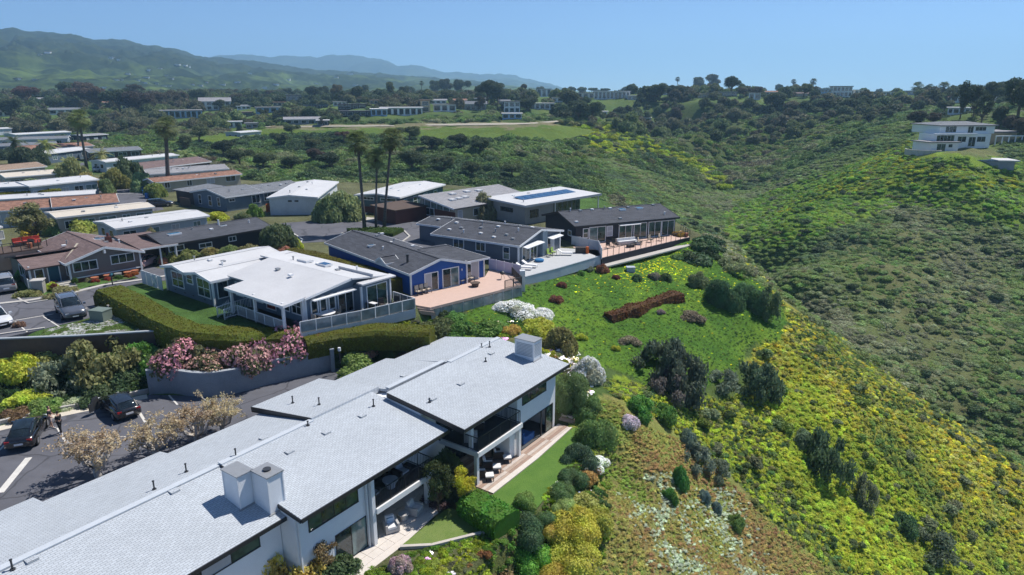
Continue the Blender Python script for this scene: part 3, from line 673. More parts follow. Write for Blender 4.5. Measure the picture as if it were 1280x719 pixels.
def furniture():
    f = terrace
    def at(px, py, z): return G(px, py, z)
    def place(o, x, y, z, rz): o.location = (x, y, z); o.rotation_euler = (0, 0, rz)
    def local(name, mb, mat, root): return mb.build(name, mat, root)
    def armchair(x, y, z, rz, label, body='pale_wicker', cush='cushion', w=0.9, group=None):
        r = empty('armchair', (x, y, z), rz, label, 'armchair', group); h = w / 2
        m = MB().box(-h, h, -h, h, .05, .26).box(-h, -h + .14, -h, h, .26, .60).box(h - .14, h, -h, h, .26, .60).box(-h + .14, h - .14, h - .14, h, .26, .68)
        local('frame', m, MATS[body], r)
        local('seat_cushion', MB().box(-h + .15, h - .15, -h + .02, h - .16, .27, .44), MATS[cush], r)
        m = MB().add([(-h+.16,h-.34,.45),(h-.16,h-.34,.45),(h-.16,h-.16,.46),(-h+.16,h-.16,.46),(-h+.16,h-.22,.86),(h-.16,h-.22,.86),(h-.16,h-.06,.88),(-h+.16,h-.06,.88)],
                     [(0,3,2,1),(4,5,6,7),(0,1,5,4),(1,2,6,5),(2,3,7,6),(3,0,4,7)]); local('back_cushion', m, MATS[cush], r)
        return r
    zz = LAWNZ + 0.06
    out = f.rz                                    # chairs face the lawn: local -y
    x, y = at(489, 662, zz); armchair(x, y, zz, out - 0.5, 'pale woven armchair with blue pillow nearest on the cream patio', group='armchairs on the cream patio')
    pl = MB().box(-.2, .2, .08, .2, .46, .78); x2, y2 = x, y
    o = pl.build('pillow', plain('pale_blue_cotton', (0.35, 0.48, 0.62), .9)); o.location = (x, y, zz); o.rotation_euler = (0, 0, out - 0.4); tag(o, 'pale blue pillow on the armchair nearest the glass door', 'pillow')
    x, y = at(518, 641, zz); armchair(x, y, zz, out + 0.25, 'pale woven armchair beside the white balcony post', group='armchairs on the cream patio')
    x, y = at(505, 650, zz); r = empty('side_table', (x, y, zz), out, 'small round white table between the two patio armchairs', 'table')
    local('tabletop', MB().cyl(0, 0, .46, .52, .36, 18), MATS['pale_wicker'], r); local('base', MB().cyl(0, 0, 0, .46, .2, 12, .28), MATS['pale_wicker'], r)
    # three dark lounge chairs with ottomans on the wooden terrace
    for i, (px, py, ox, oy, lb) in enumerate([(603,584,620,582,'dark lounge chair nearest the yellow bush on the timber terrace'), (606,577,621,574,'middle dark lounge chair with white cushions on the timber terrace'), (619,567,630,568,'dark lounge chair nearest the white side wall on the timber terrace')]):
        pass
    ch = [(600, 595, 'dark lounge chair nearest the yellow bush on the timber terrace', 'white cushioned ottoman nearest the yellow bush'),
          (609, 584, 'middle dark lounge chair with white cushions on the timber terrace', 'white cushioned ottoman of the middle lounge chair'),
          (622, 572, 'dark lounge chair nearest the white side wall on the timber terrace', 'white cushioned ottoman nearest the white side wall')]
    for px, py, lb, lo in ch:
        x, y = at(px, py, zz); armchair(x, y, zz, out + 0.75 + random.uniform(-.1, .1), lb, 'wicker', w=.82, group='lounge chairs on the timber terrace')
        x, y = at(px + 12, py + 4.5, zz); r = empty('ottoman', (x, y, zz), out + .75, lo, 'ottoman', 'ottomans on the timber terrace')
        m = MB()
        for a in (-.26, .26):
            for b in (-.26, .26): m.bar((a, b, 0), (a, b, .3), .05)
        m.box(-.3, .3, -.3, .3, .26, .32); local('frame', m, MATS['wicker'], r); local('seat_cushion', MB().box(-.3, .3, -.3, .3, .32, .43), MATS['cushion'], r)
    # balcony furniture
    for s, t, lb in [(25.5, 28.5, 'dark sofa chair at the near end of the first balcony'), (28.4, 28.7, 'dark sofa chair at the far end of the first balcony')]:
        x, y = f.w(s, t); armchair(x, y, -3.9, out, lb, 'wicker', 'pale', group='chairs on the first balcony')
    x, y = f.w(27.0, 28.3); r = empty('side_table', (x, y, -3.9), out, 'round table between the chairs on the first balcony', 'table')
    local('tabletop', MB().cyl(0, 0, .5, .56, .5, 20), MATS['pale'], r); local('base', MB().cyl(0, 0, 0, .5, .3, 12, .4), MATS['pale'], r)
    for s, t, lb in [(34.4, 27.6, 'white patio chair at the corner of the upper balcony'), (36.2, 28.3, 'dark chaise with white cushions on the upper balcony')]:
        x, y = f.w(s, t); armchair(x, y, -3.7, out + .6, lb, 'wicker' if s > 35 else 'pale_wicker', group='chairs on the upper balcony')
    # blue sofa inside the open room
    x, y = f.w(40.5, 27.7); r = empty('sofa', (x, y, LAWNZ + .06), out + math.pi / 2, 'long blue sofa inside the open glazed room', 'sofa')
    local('frame', MB().box(-1.0, 1.0, -.9, .6, .05, .34).box(-1.0, 1.0, .42, .62, .34, .75).box(-1.0, -.82, -.9, .42, .34, .58).box(.82, 1.0, -.9, .42, .34, .58), MATS['blue_fabric'], r)
    for a in (-.8, .02): local('seat_cushion', MB().box(a, a + .76, -.85, .4, .345, .48), MATS['blue_fabric'], r)
    for a in (-.8, .02): local('back_cushion', MB().box(a, a + .76, .2, .41, .485, .85), MATS['blue_fabric'], r)
MATS['pale'] = plain('pale_grey_cushion', (0.34, 0.37, 0.42), .9, .1, 5)
furniture()

# patios, lawns, steps by the terrace building
def sheet(name, pts, z, mat, thick=0.06, kind='structure', label=None, cat=None):
    m = MB().prism(pts, z - thick, z); o = m.build(name, mat); tag(o, label, cat, None, kind); return o
def lawn_mat(name, c1, c2):
    g = N(name); n1 = g.noise(0.9, 5, 0.65, g.pos()); n2 = g.noise(14, 4, 0.7, g.pos())
    f = g.math('ADD', g.math('MULTIPLY', n1, 0.6), g.math('MULTIPLY', n2, 0.4)); g.col(g.ramp(f, [(0.35, c1), (0.65, c2)])); g.rough(1, .1); g.bump(n2, 0.8, 0.05); return g.m
MATS['lawn'] = lawn_mat('mown_lawn', (0.07, 0.15, 0.03), (0.12, 0.21, 0.045)); MATS['lawn2'] = lawn_mat('drier_lawn', (0.11, 0.18, 0.04), (0.19, 0.24, 0.08))
def garden_hard():
    z = LAWNZ
    # stone slabs of the near patio, each its own piece
    base = sheet('patio', [PQ(25.9, 12), PQ(26.0, 25.3), PQ(26.5, 29.9), PQ(29.6, 31.2), PQ(29.6, 24.8), PQ(27.7, 24.8), PQ(27.7, 12)], z + .02, MATS['travertine'])
    poly = [(25.9, 12), (26.0, 25.3), (26.5, 29.9), (29.6, 31.2), (29.6, 24.8), (27.7, 24.8), (27.7, 12)]
    def slabs(polypq, ds, dt, mats, zt, parent, name, s_lo, s_hi, t_lo, t_hi, gap=.012):
        i = 0; P = np.array(polypq)
        for s in np.arange(s_lo, s_hi, ds):
            for t in np.arange(t_lo, t_hi, dt):
                c = [(t + gap, s + gap), (t + dt - gap, s + gap), (t + dt - gap, s + ds - gap), (t + gap, s + ds - gap)]
                if all(in_poly(polypq, np.array([q[0]]), np.array([q[1]]))[0] for q in c):
                    m = MB().prism([PQ(*q) for q in c], zt - .03, zt + random.uniform(0, .006)); m.build(name, mats[i % len(mats)], parent); i += 1
    slabs(poly, .9, .6, [MATS['travertine']], z + .045, base, 'stone_slab', 20, 31, 25.9, 29.6)
    polyt = [(24.9, 33.2), (25.2, 44.6), (26.42, 44.6), (26.42, 37.6), (29.58, 37.6), (29.58, 33.2)]
    base = sheet('timber_terrace', [PQ(*q) for q in polyt], z + .02, MATS['wood_deck'])
    wd = [plain('deck_board_%s' % k, c, .75, .25, 3) for k, c in (('tan', (.42, .32, .26)), ('pale', (.52, .45, .40)), ('brown', (.33, .23, .18)))]
    slabs(polyt, 2.85, .30, wd, z + .045, base, 'deck_board', 33.2, 44.6, 25.2, 29.6, .008)
    m = MB().prism([PQ(24.75, 33.2), PQ(24.75, 38.9), PQ(25.1, 44.7), PQ(25.25, 44.6), PQ(25.2, 38.9), PQ(25.2, 33.2)], z - .02, z + .075); o = m.build('stone_edging', MATS['travertine']); tag(o, kind='structure')
    sheet('lawn', [PQ(24.7, 32.2), PQ(24.72, 38.9), PQ(25.05, 44.5), (PQ(24.4, 45.4)), PQ(22.4, 43.5), PQ(21.9, 38), PQ(21.3, 33), PQ(22.4, 31.4)], z + .03, MATS['lawn'])
    sheet('small_lawn', [G(501, 683, z), G(560, 635, z), G(606, 648, z), G(612, 663, z), G(540, 682, z)], z + .03, MATS['lawn2'])
    # low stone kerb along the small lawn
    a, b, c = G(500, 686, z), G(540, 684, z), G(612, 666, z)
    m = MB().bar((*a, z + .06), (*b, z + .06), .22, .3).bar((*b, z + .06), (*c, z + .06), .22, .3); tag(m.build('stone_kerb', plain('pale_kerb_stone', (.5, .46, .42), .8)), 'pale stone kerb curving along the small lawn', 'kerb')
    # steps climbing round the end of the building
    r = empty('garden_steps', (*PQ(25.6, 45.4), z), 0, 'brick and timber garden steps climbing round the end of the terrace building', 'steps')
    x0, y0 = PQ(25.6, 45.4)
    for i in range(11):
        q = 45.3 + i * .62; p = 25.6 + i * .12; zt = z + .1 + i * .2
        m = MB(); pts = [PQ(p - .15, q), PQ(p + 1.15, q - .05), PQ(p + 1.2, q + .6), PQ(p - .1, q + .66)]
        m.prism([(a - x0, b - y0) for a, b in pts], zt - z - .55, zt - z); m.build('step', MATS['travertine'] if i % 2 else wd[0], r)
    m = MB()
    for i in range(0, 12, 2):
        q = 45.3 + i * .62; p = 25.25 + i * .12; a, b = PQ(p, q); m.bar((a - x0, b - y0, i * .2 - .2), (a - x0, b - y0, i * .2 + .5), .1)
    m.build('post', wd[2], r)['kind'] = 'stuff'
garden_hard()

# ------------------------------------------------------------------ the mobile-home park
MATS['roof_white'] = plain('white_membrane_roof', (0.52, 0.525, 0.54), 0.7, 0.13, 0.35)
MATS['roof_cream'] = plain('cream_gravel_roof', (0.55, 0.50, 0.43), 0.9, 0.12, 0.5)
MATS['roof_dark'] = shingle('charcoal_shingles', (0.088, 0.094, 0.112), 0.25, 0.9, 0.2)
MATS['roof_grey'] = shingle('mid_grey_shingles', (0.20, 0.215, 0.24), 0.22, 0.9, 0.2)
MATS['roof_lgrey'] = shingle('light_grey_shingles', (0.32, 0.32, 0.34), 0.2, 0.9, 0.2)
MATS['roof_brown'] = shingle('brown_shingles', (0.20, 0.145, 0.14), 0.25, 0.9, 0.2)
MATS['roof_tan'] = shingle('tan_shingles', (0.34, 0.25, 0.19), 0.22, 0.9, 0.2)
MATS['roof_terra'] = shingle('terracotta_shingles', (0.31, 0.175, 0.13), 0.35, 0.45, 0.3)
for nm, c in [('blue_sid', (0.018, 0.085, 0.33)), ('bluegrey_sid', (0.10, 0.14, 0.19)), ('slate_sid', (0.115, 0.14, 0.175)), ('steel_sid', (0.13, 0.18, 0.235)), ('teal_sid', (0.075, 0.125, 0.15)), ('black_sid', (0.022, 0.024, 0.033)),
              ('taupe_sid', (0.19, 0.165, 0.15)), ('white_sid', (0.60, 0.63, 0.66)), ('pale_sid', (0.40, 0.45, 0.50)), ('cream_sid', (0.5, 0.46, 0.4)), ('stone_sid', (0.33, 0.32, 0.30)), ('redwood_sid', (0.12, 0.04, 0.03)), ('sand_sid', (0.42, 0.38, 0.30))]:
    MATS[nm] = siding(nm.replace('_sid', '_lap_siding'), c)
MATS['lav'] = plain('pale_lavender_wall', (0.55, 0.52, 0.62), .8, .06)
MATS['pink_deck'] = plain('rosy_deck_coating', (0.56, 0.40, 0.33), .75, .14, 2)
MATS['grey_deck'] = plain('pale_grey_deck', (0.45, 0.46, 0.47), .75, .12, 2)
MATS['clear_panel'] = glass('clear_windbreak_glass', (0.16, 0.20, 0.22), .08, .25)
MATS['solar'] = glass('solar_cells', (0.02, 0.07, 0.16), .12, .2)
MATS['concrete'] = plain('concrete', (0.45, 0.43, 0.40), .9, .15, .8)
MATS['wall_conc'] = plain('blue_grey_retaining_concrete', (0.26, 0.29, 0.32), .85, .22, .7)
MATS['wood_brown'] = plain('brown_fence_wood', (0.10, 0.07, 0.055), .8, .3, 2)
MATS['teal_door'] = plain('teal_door_paint', (0.02, 0.09, 0.13), .4, .1)
MATS['terracotta'] = plain('terracotta_pot', (0.35, 0.13, 0.07), .8, .2, 4)
MATS['orange'] = plain('orange_panel', (0.55, 0.12, 0.02), .7, .2)
def frm(name, px, py, z, az, label, group='homes of the hillside park', cat='house', s0=4, t0=4):
    ox, oy = G(px, py, z); return Fr(name, ox, oy, math.radians(az), s0, t0, PARKZ, label, cat, group)
def skylight(f, s, t, z, w=1.1, d=.8, tilt=0, mat='glass_blue'):
    m = MB().box(s - w/2, s + w/2, t - d/2, t + d/2, z - .05, z + .16); o = f.put('skylight', m, MATS['white_trim'])
    m = MB().box(s - w/2 + .07, s + w/2 - .07, t - d/2 + .07, t + d/2 - .07, z + .16, z + .18); f.put('pane', m, MATS[mat], o)
def vent(f, s, t, z, k=0):
    if k % 3 == 0: m = MB().cyl(s, t, z - .05, z + .35, .07, 8).cyl(s, t, z + .35, z + .42, .12, 8)
    else: m = MB().box(s - .22, s + .22, t - .18, t + .18, z - .04, z + .13)
    f.put('roof_vent', m, MATS['white_trim'] if k % 2 else MATS['grey_metal'])
def railing(f, pts, z, h=1.05, gap=1.3, mat='white_trim', bal=0.0, glassm=None, name='railing', post=.07):
    m = MB()
    for a, b in zip(pts[:-1], pts[1:]):
        m.bar((*a, z + h), (*b, z + h), .06, .06)
        L = math.hypot(b[0]-a[0], b[1]-a[1]); n = max(1, round(L / gap))
        for i in range(n + 1): x, y = a[0] + (b[0]-a[0])*i/n, a[1] + (b[1]-a[1])*i/n; m.bar((x, y, z), (x, y, z + h), post)
        if bal:
            m.bar((*a, z + .1), (*b, z + .1), .04)
            k = int(L / bal)
            for i in range(k): x, y = a[0] + (b[0]-a[0])*(i+.5)/k, a[1] + (b[1]-a[1])*(i+.5)/k; m.bar((x, y, z + .1), (x, y, z + h), .03)
    o = f.put(name, m, MATS[mat]); o['kind'] = 'stuff'
    if glassm:
        for a, b in zip(pts[:-1], pts[1:]):
            L = math.hypot(b[0]-a[0], b[1]-a[1]); n = max(1, round(L / gap))
            for i in range(n):
                p = [(a[0] + (b[0]-a[0])*(i+u)/n, a[1] + (b[1]-a[1])*(i+u)/n) for u in (.04, .96)]
                m = MB().bar((*p[0], z + h/2 + .03), (*p[1], z + h/2 + .03), .015, h - .14); f.put('glass_panel', m, MATS[glassm], o)
    return o
WT = dict(fr='white_trim', trim=.10, mull=.06)

def house_A():
    f = frm('white_roofed_house', 206, 333, 2.6, 128, 'large blue-grey house with broad white roof, corner porch and railed deck', s0=10, t0=4)
    sd = MATS['steel_sid']
    f.put('wall', gable_wall(0, 4.6, 0, 11, 0, 2.55, 2.95, 't'), sd); f.put('wall', gable_wall(4.6, 9.4, 0, 11, 0, 2.55, 2.95, 't'), sd)
    f.put('wall', gable_wall(9.4, 21.3, 2.1, 11.3, 0, 2.75, 3.35, 's'), sd)
    f.put('wall', MB().box(21.3, 22.4, 7.6, 11.2, 0, 2.7), sd)
    gable_roof(f, 0, 4.6, 0, 10.6, 2.6, 3.0, MATS['roof_white'], 't', .35, .12); gable_roof(f, 4.6, 9.4, 0, 10.6, 2.6, 3.02, MATS['roof_white'], 't', .35, .12)
    f.slab('roof', [(9.0, 1.7, 2.78), (21.9, 1.7, 2.78), (21.9, 6.9, 3.52), (8.6, 6.9, 3.52)], .14, MATS['roof_white'])
    f.slab('roof', [(22.3, 11.5, 2.95), (5.0, 11.5, 2.95), (7.0, 6.9, 3.53), (22.1, 6.9, 3.53)], .14, MATS['roof_white'])
    f.slab('roof', [(22.0, 7.4, 3.0), (22.9, 7.4, 2.95), (22.9, 11.6, 2.95), (22.0, 11.6, 3.0)], .14, MATS['roof_white'])
    f.slab('porch_roof', [(12.5, -.5, 2.62), (21.8, -.5, 2.62), (21.8, 1.9, 2.88), (12.5, 1.9, 2.88)], .14, MATS['roof_white'])
    f.put('fascia', MB().bar((12.5, -.52, 2.5), (21.8, -.52, 2.5), .04, .24), MATS['white_trim']); f.put('fascia', MB().bar((21.82, -.5, 2.5), (21.82, 1.7, 2.74), .04, .24), MATS['white_trim'])
    f.put('fascia', MB().bar((21.93, 1.7, 2.68), (21.93, 6.9, 3.40), .04, .2), MATS['white_trim']); f.put('awning', MB().bar((22.05, 2.4, 2.42), (22.05, 7.2, 2.42), .5, .1), MATS['white_trim'])
    Y0, X9, Y2, X21, X22 = ('y', 0, -1), ('x', 9.4, 1), ('y', 2.1, -1), ('x', 21.3, 1), ('x', 22.4, 1)
    winpx(f, Y0, (217, 356), (228, 343), nx=2, ny=2, **WT); winpx(f, Y0, (234.5, 353), (240, 345), nx=1, ny=2, **WT); winpx(f, Y0, (249, 368), (261, 352), nx=2, ny=2, gl='glass_green', **WT)
    window(f, X9, .5, 1.5, .75, 2.3, nx=1, **WT)
    window(f, Y2, 10.0, 11.2, .9, 2.1, nx=2, ny=2, **WT)
    for a, b in ((13.0, 14.5), (17.4, 18.8), (19.3, 20.6)): window(f, Y2, a, b, .9, 2.3, nx=2, ny=2, **WT)
    window(f, Y2, 15.2, 16.6, .55, 2.4, nx=1, gl='door_red' if 'door_red' in MATS else 'glass', name='door', **WT)
    # corner boards
    for s, t in ((9.4, 0), (0, 0), (21.3, 2.1), (22.4, 7.6), (22.4, 11.2), (12.4, 2.1)):
        f.put('corner_board', MB().box(s - .09, s + .09, t - .09, t + .09, 0, 2.6), MATS['white_trim'])
    # arched windows beside the deck
    for i in range(3):
        t0 = 2.65 + i * .98; m = MB(); r = .36; n = 10
        arc = [(t0 + r + r * math.cos(math.pi * k / n), 2.0 + r * math.sin(math.pi * k / n)) for k in range(n + 1)]
        pts = [(t0 + 2*r, .35)] + arc + [(t0, .35)]
        for (a, b), (c, d) in zip(pts[:-1], pts[1:]): m.bar((21.36, a, b), (21.36, c, d), .1, .12)
        m.bar((21.36, t0, .4), (21.36, t0 + 2*r, .4), .1, .12); m.bar((21.36, t0, .9), (21.36, t0 + 2*r, .9), .08, .08)
        o = f.put('arched_window', m, MATS['white_trim']); p = MB(); p.add([(21.33, a, b) for a, b in pts], [tuple(range(len(pts)))]); f.put('pane', p, MATS['glass'], o)
    window(f, X21, 5.75, 7.4, .18, 2.3, nx=2, name='sliding_door', **WT); window(f, X22, 8.3, 10.7, .2, 2.4, nx=2, gl='glass_green', name='sliding_door', **WT)
    # porch floor, posts, stair and rails, deck
    dz = .10
    f.put('porch_floor', MB().box(12.6, 21.3, -.3, 2.1, .1, dz), MATS['grey_deck'])
    for s, t in ((12.9, -.1), (21.2, -.1), (16.8, -.1), (21.2, 1.9)): f.put('porch_post', MB().box(s - .11, s + .11, t - .11, t + .11, 0, 2.7), MATS['white_trim'])
    railing(f, [(14.0, -.25), (21.3, -.25)], dz, 1.0, 1.6, 'white_trim', .16)
    railing(f, [(12.7, 1.9), (12.7, -.2)], dz, 1.0, 1.0, 'white_trim', .16)
    for i in range(4): f.put('step', MB().box(12.75, 13.9, -.55 - .3*i, -.25 - .3*i, 0, dz - .12*(i+1) + .02), MATS['grey_deck'])
    m = MB()
    for s in (12.75, 13.95): m.bar((s, -.3, dz + 1), (s, -1.6, 1.0), .07); m.bar((s, -1.6, 0), (s, -1.6, 1.0), .08); m.bar((s, -.3, dz + .12), (s, -1.6, .2), .05)
    for s in (12.75, 13.95):
        for k in range(8): t = -.4 - k * .15; m.bar((s, t, .4 - k*.05), (s, t, 1.45 - k * .07), .03)
    f.put('stair_rail', m, MATS['white_trim'])['kind'] = 'stuff'
    P = [f.loc(*p, dz) for p in [(376, 417), (452, 402), (519, 386), (492, 377)]]
    m = MB().prism([(21.3, -.3), P[0], P[1], P[2], P[3], (22.4, 11.2), (22.4, 7.6), (21.3, 7.6)][::1], dz - .2, dz); f.put('deck', m, MATS['dark_deck'])
    m = MB()
    for a, b in zip(P[:-1], P[1:]): m.bar((*a, dz - .45), (*b, dz - .45), .06, .9)
    f.put('deck_skirt', m, MATS['pale_sid'])
    railing(f, P, dz, 1.05, 1.35, 'white_trim', 0, 'clear_panel')
    # roof clutter
    for i, (s, t) in enumerate([(1.5, 2.5), (3.0, 3.4), (4.6, 4.0), (6.2, 3.0), (13, 5), (16, 4.4), (11, 8.2), (14.5, 8.7), (18, 8.4), (19.5, 9.6)]):
        vent(f, s, t, 3.05 if s < 9 else 3.35, i)
    skylight(f, 12.5, 8.6, 3.42, 1.6, .9, 0, 'roof_white'); skylight(f, 15.5, 8.8, 3.4, 1.3, .9, 0, 'solar')
    f.put('raised_roof_edge', MB().bar((17.2, 9.2, 3.36), (22.3, 9.2, 3.36), .1, .3), MATS['roof_white'])
    # little vents of the skirting
    for s in (1.5, 3.5, 5.2, 7.4): f.put('crawl_vent', MB().box(s, s + .3, -.02, 0, .3, .42), MATS['dark_metal'])
    # garden: white board fence along the street side, gate, paved edging
    r = empty('board_fence', (*f.w(0, 0), 0), f.rz, 'white board fence with cross-braced gate beside the blue-grey house', 'fence')
    for k, (a, b) in enumerate([(-4.7, -3.6), (-3.5, -2.3), (-2.2, -1.1), (-1.0, -.1)]):
        m = MB().bar((a, -.5 + .0*k, .8), (b, -.5, .8), .06, 1.5); m.build('fence_panel', MATS['white_sid'], r)
    m = MB().bar((-2.3, -.56, .15), (-1.1, -.56, 1.4), .05, .12).bar((-2.3, -.56, 1.4), (-1.1, -.56, .15), .04, .12); m.build('gate_brace', MATS['white_trim'], r)
    return f
MATS['door_red'] = plain('dark_red_door', (0.2, 0.02, 0.02), .4, .1)
hA = house_A()
def table_set(x, y, z, rz, label, n=4, r=.75, mat='cushion', chair='sand'):
    t = empty('patio_table', (x, y, z), rz, label, 'table'); MB().cyl(0, 0, .70, .75, r, 18).build('tabletop', MATS[mat], t); MB().cyl(0, 0, 0, .7, .08, 8, .06).build('pedestal', MATS[mat], t)
    return t
def simple_chair(x, y, z, rz, label, frame='dark_metal', fab='cushion', group=None, lounge=0.0):
    c = empty('patio_chair', (x, y, z), rz, label, 'chair', group); m = MB()
    for a in (-.26, .26):
        m.bar((a, -.25, 0), (a, -.25, .62), .04); m.bar((a, .27, 0), (a, .33, .95), .04); m.bar((a, -.25, .6), (a, .3, .6), .04)
    m.bar((-.26, -.25, .38), (.26, -.25, .38), .04); m.bar((-.26, .3, .95), (.26, .33, .95), .04)
    m.build('frame', MATS[frame], c); MB().box(-.25, .25, -.25, .25, .38, .47).build('seat', MATS[fab], c)
    MB().add([(-.25,.22,.47),(.25,.22,.47),(.25,.29,.47),(-.25,.29,.47),(-.25,.3,1.0),(.25,.3,1.0),(.25,.36,1.0),(-.25,.36,1.0)], [(0,3,2,1),(4,5,6,7),(0,1,5,4),(1,2,6,5),(2,3,7,6),(3,0,4,7)]).build('backrest', MATS[fab], c)
    return c
def chaise(x, y, z, rz, label, fab='cushion', group=None):
    c = empty('chaise_lounge', (x, y, z), rz, label, 'sun lounger', group); m = MB()
    for a in (-.28, .28):
        for b in (-.9, .6): m.bar((a, b, 0), (a, b, .3), .05)
    m.box(-.31, .31, -.95, .35, .28, .33); m.build('frame', MATS['white_trim'], c)
    MB().box(-.29, .29, -.93, .3, .33, .41).build('mattress', MATS[fab], c)
    MB().add([(-.29,.3,.33),(.29,.3,.33),(.29,.32,.41),(-.29,.32,.41),(-.29,.95,.72),(.29,.95,.72),(.29,.92,.8),(-.29,.92,.8)], [(0,1,2,3),(4,7,6,5),(0,4,5,1),(1,5,6,2),(2,6,7,3),(3,7,4,0)]).build('backrest', MATS[fab], c)
    return c
MATS['beige'] = plain('beige_fabric', (0.55, 0.46, 0.36), .9, .1, 5)
x, y = G(407, 400, .1); table_set(x, y, .1, 0, 'oval white dining table on the deck by the arched windows', r=.95)
for (px, py, rr, lb) in [(396, 405, 2.6, 'beige dining chair at the near left of the white table'), (388, 400, 1.8, 'beige dining chair at the left end of the white table'), (404, 393, .2, 'beige dining chair behind the white table'), (422, 396, -1.2, 'beige dining chair at the right end of the white table')]:
    x, y = G(px, py, .1); simple_chair(x, y, .1, rr, lb, 'beige', 'beige', 'dining chairs round the white table')
x, y = G(454, 386, .1); b = empty('barbecue', (x, y, .1), -.6, 'black covered barbecue against the deck wall', 'barbecue')
MB().prism([(-.75, -.35), (.75, -.35), (.75, .35), (-.75, .35)], 0, .85).build('cabinet', MATS['dark_metal'], b); MB().prism([(-.5, -.3), (.5, -.3), (.5, .3), (-.5, .3)], .85, [1.0, 1.0, 1.2, 1.2]).build('hood', MATS['dark_metal'], b)
x, y = G(465, 388, .1); t = empty('work_table', (x, y, .1), -.6, 'small pale serving table beside the barbecue', 'table'); MB().box(-.6, .6, -.25, .25, .75, .8).build('tabletop', MATS['cushion'], t)
for a in (-.5, .5): MB().bar((a, 0, 0), (a, 0, .75), .08).build('leg', MATS['cushion'], t)
for px, py, rr, lb in [(478, 386, .5, 'dark wire chair beside the wide garden window'), (494, 383, -.4, 'dark wire chair near the glass deck corner')]:
    x, y = G(px, py, .1); simple_chair(x, y, .1, rr, lb, 'dark_metal', 'wicker', 'dark chairs on the railed deck')

def house_B():
    f = frm('blue_house', 513, 342, 2.35, 50, 'bright royal blue house with charcoal roof behind the rosy deck', s0=4, t0=8)
    bl = MATS['blue_sid']; ze, zr = 2.35, 3.3
    f.put('wall', gable_wall(0, 7.1, 0, 19, 0, ze, zr, 't'), bl)
    f.put('wall', MB().box(7.1, 10.2, .9, 9, 0, 2.3), bl)
    gable_roof(f, 0, 7.1, 0, 19, ze, zr, MATS['roof_dark'], 't', .35, .14)
    # hipped side wing
    f.slab('roof', [(7.3, .4, 2.36), (10.7, .4, 2.3), (8.0, 4.9, 3.38), (4.0, 4.9, 3.38)], .14, MATS['roof_dark']); f.slab('roof', [(10.7, 9.4, 2.3), (7.3, 9.4, 2.36), (4.0, 4.9, 3.38), (8.0, 4.9, 3.38)], .14, MATS['roof_dark'])
    f.slab('roof', [(10.7, .4, 2.3), (10.7, 9.4, 2.3), (8.0, 4.9, 3.39)], .14, MATS['roof_dark'])
    f.put('fascia', MB().bar((6.9, .38, 2.24), (10.7, .38, 2.22), .05, .2), MATS['white_trim']); f.put('fascia', MB().bar((10.72, .4, 2.22), (10.72, 9.4, 2.22), .05, .2), MATS['white_trim'])
    Y0 = ('y', 0, -1)
    window(f, Y0, 1.75, 3.3, .08, 1.95, nx=2, gl=['blind', 'glass'], name='sliding_door', **WT); window(f, Y0, 4.0, 6.0, .08, 2.05, nx=2, gl=['glass', 'glass_teal'], name='sliding_door', **WT)
    window(f, ('y', .9, -1), 7.4, 9.4, .08, 2.05, nx=2, gl=['glass', 'blind'], name='sliding_door', **WT)
    for s, t in ((0, 0), (7.12, -.02), (10.2, .9)): f.put('corner_board', MB().box(s - .08, s + .08, t - .08, t + .08, 0, 2.3), MATS['white_trim'])
    f.put('wall_lamp', MB().box(6.4, 6.5, -.14, 0, 1.6, 1.8), MATS['white_trim'])
    f.put('stove_pipe', MB().cyl(1.3, 2.6, 2.6, 3.6, .13, 10).cyl(1.3, 2.6, 3.6, 3.7, .2, 10), MATS['dark_metal'])
    # small dormer on the left slope
    f.put('dormer', gable_wall(-.35, .9, 4.3, 6.2, 2.4, 2.55, 3.05, 's'), MATS['white_trim']); gable_roof(f, -.4, 1.2, 4.3, 6.2, 2.55, 3.05, MATS['roof_dark'], 's', .12, .08)
    for i, (s, t) in enumerate([(5.2, 12), (5.6, 8.5), (4.6, 15), (2, 9), (2.5, 14), (6.4, 17), (5.5, 16.2), (3.9, 10.6)]): vent(f, s, t, 2.95 + (.3 if 3 < s < 5 else 0), i)
    skylight(f, 1.9, 11.5, 2.95, .8, .6, 0, 'glass')
    # rosy deck of boards with windbreak
    P = [(520, 381.5), (538, 384.5), (652, 356), (640, 343.5), (612, 336.5)]
    pts = [f.loc(*p, 0.02) for p in P]; pts = [(-.2, -.05)] + pts + [(10.3, .85), (7.15, .85), (7.15, -.05)]
    dk = f.put('deck', MB().prism(pts, -.25, .02), MATS['pink_deck'])
    a, b = pts[2], pts[3]
    n = 9
    for i in range(n):
        p = [(a[0] + (b[0]-a[0])*(i+u)/n, a[1] + (b[1]-a[1])*(i+u)/n) for u in (.03, .97)]
        f.put('windbreak_panel', MB().bar((p[0][0], p[0][1] - .06, -.75), (p[1][0], p[1][1] - .06, -.75), .02, .95), MATS['clear_panel'], dk)
        f.put('windbreak_post', MB().bar((p[1][0], p[1][1] - .06, -1.4), (p[1][0], p[1][1] - .06, -.2), .07), MATS['grey_trim'], dk)
    railing(f, [pts[3], pts[4]], .02, .9, 1.2, 'dark_metal', .15); q = pts[3]; q2 = (a[0] + (b[0]-a[0])*.8, a[1] + (b[1]-a[1])*.8); railing(f, [q2, q], .02, .9, 1.2, 'dark_metal', .15)
    for i in range(2): f.put('step', MB().prism([pts[1], (pts[1][0] - .1, pts[1][1] - .35 * (i+1)), (pts[2][0] + .1, pts[2][1] - .35 * (i+1)), pts[2]], -.5 - .2*i, -.16 - .17*i), MATS['wood_deck'])
    return f
hB = house_B()
g_ = 'beige chairs on the rosy deck'
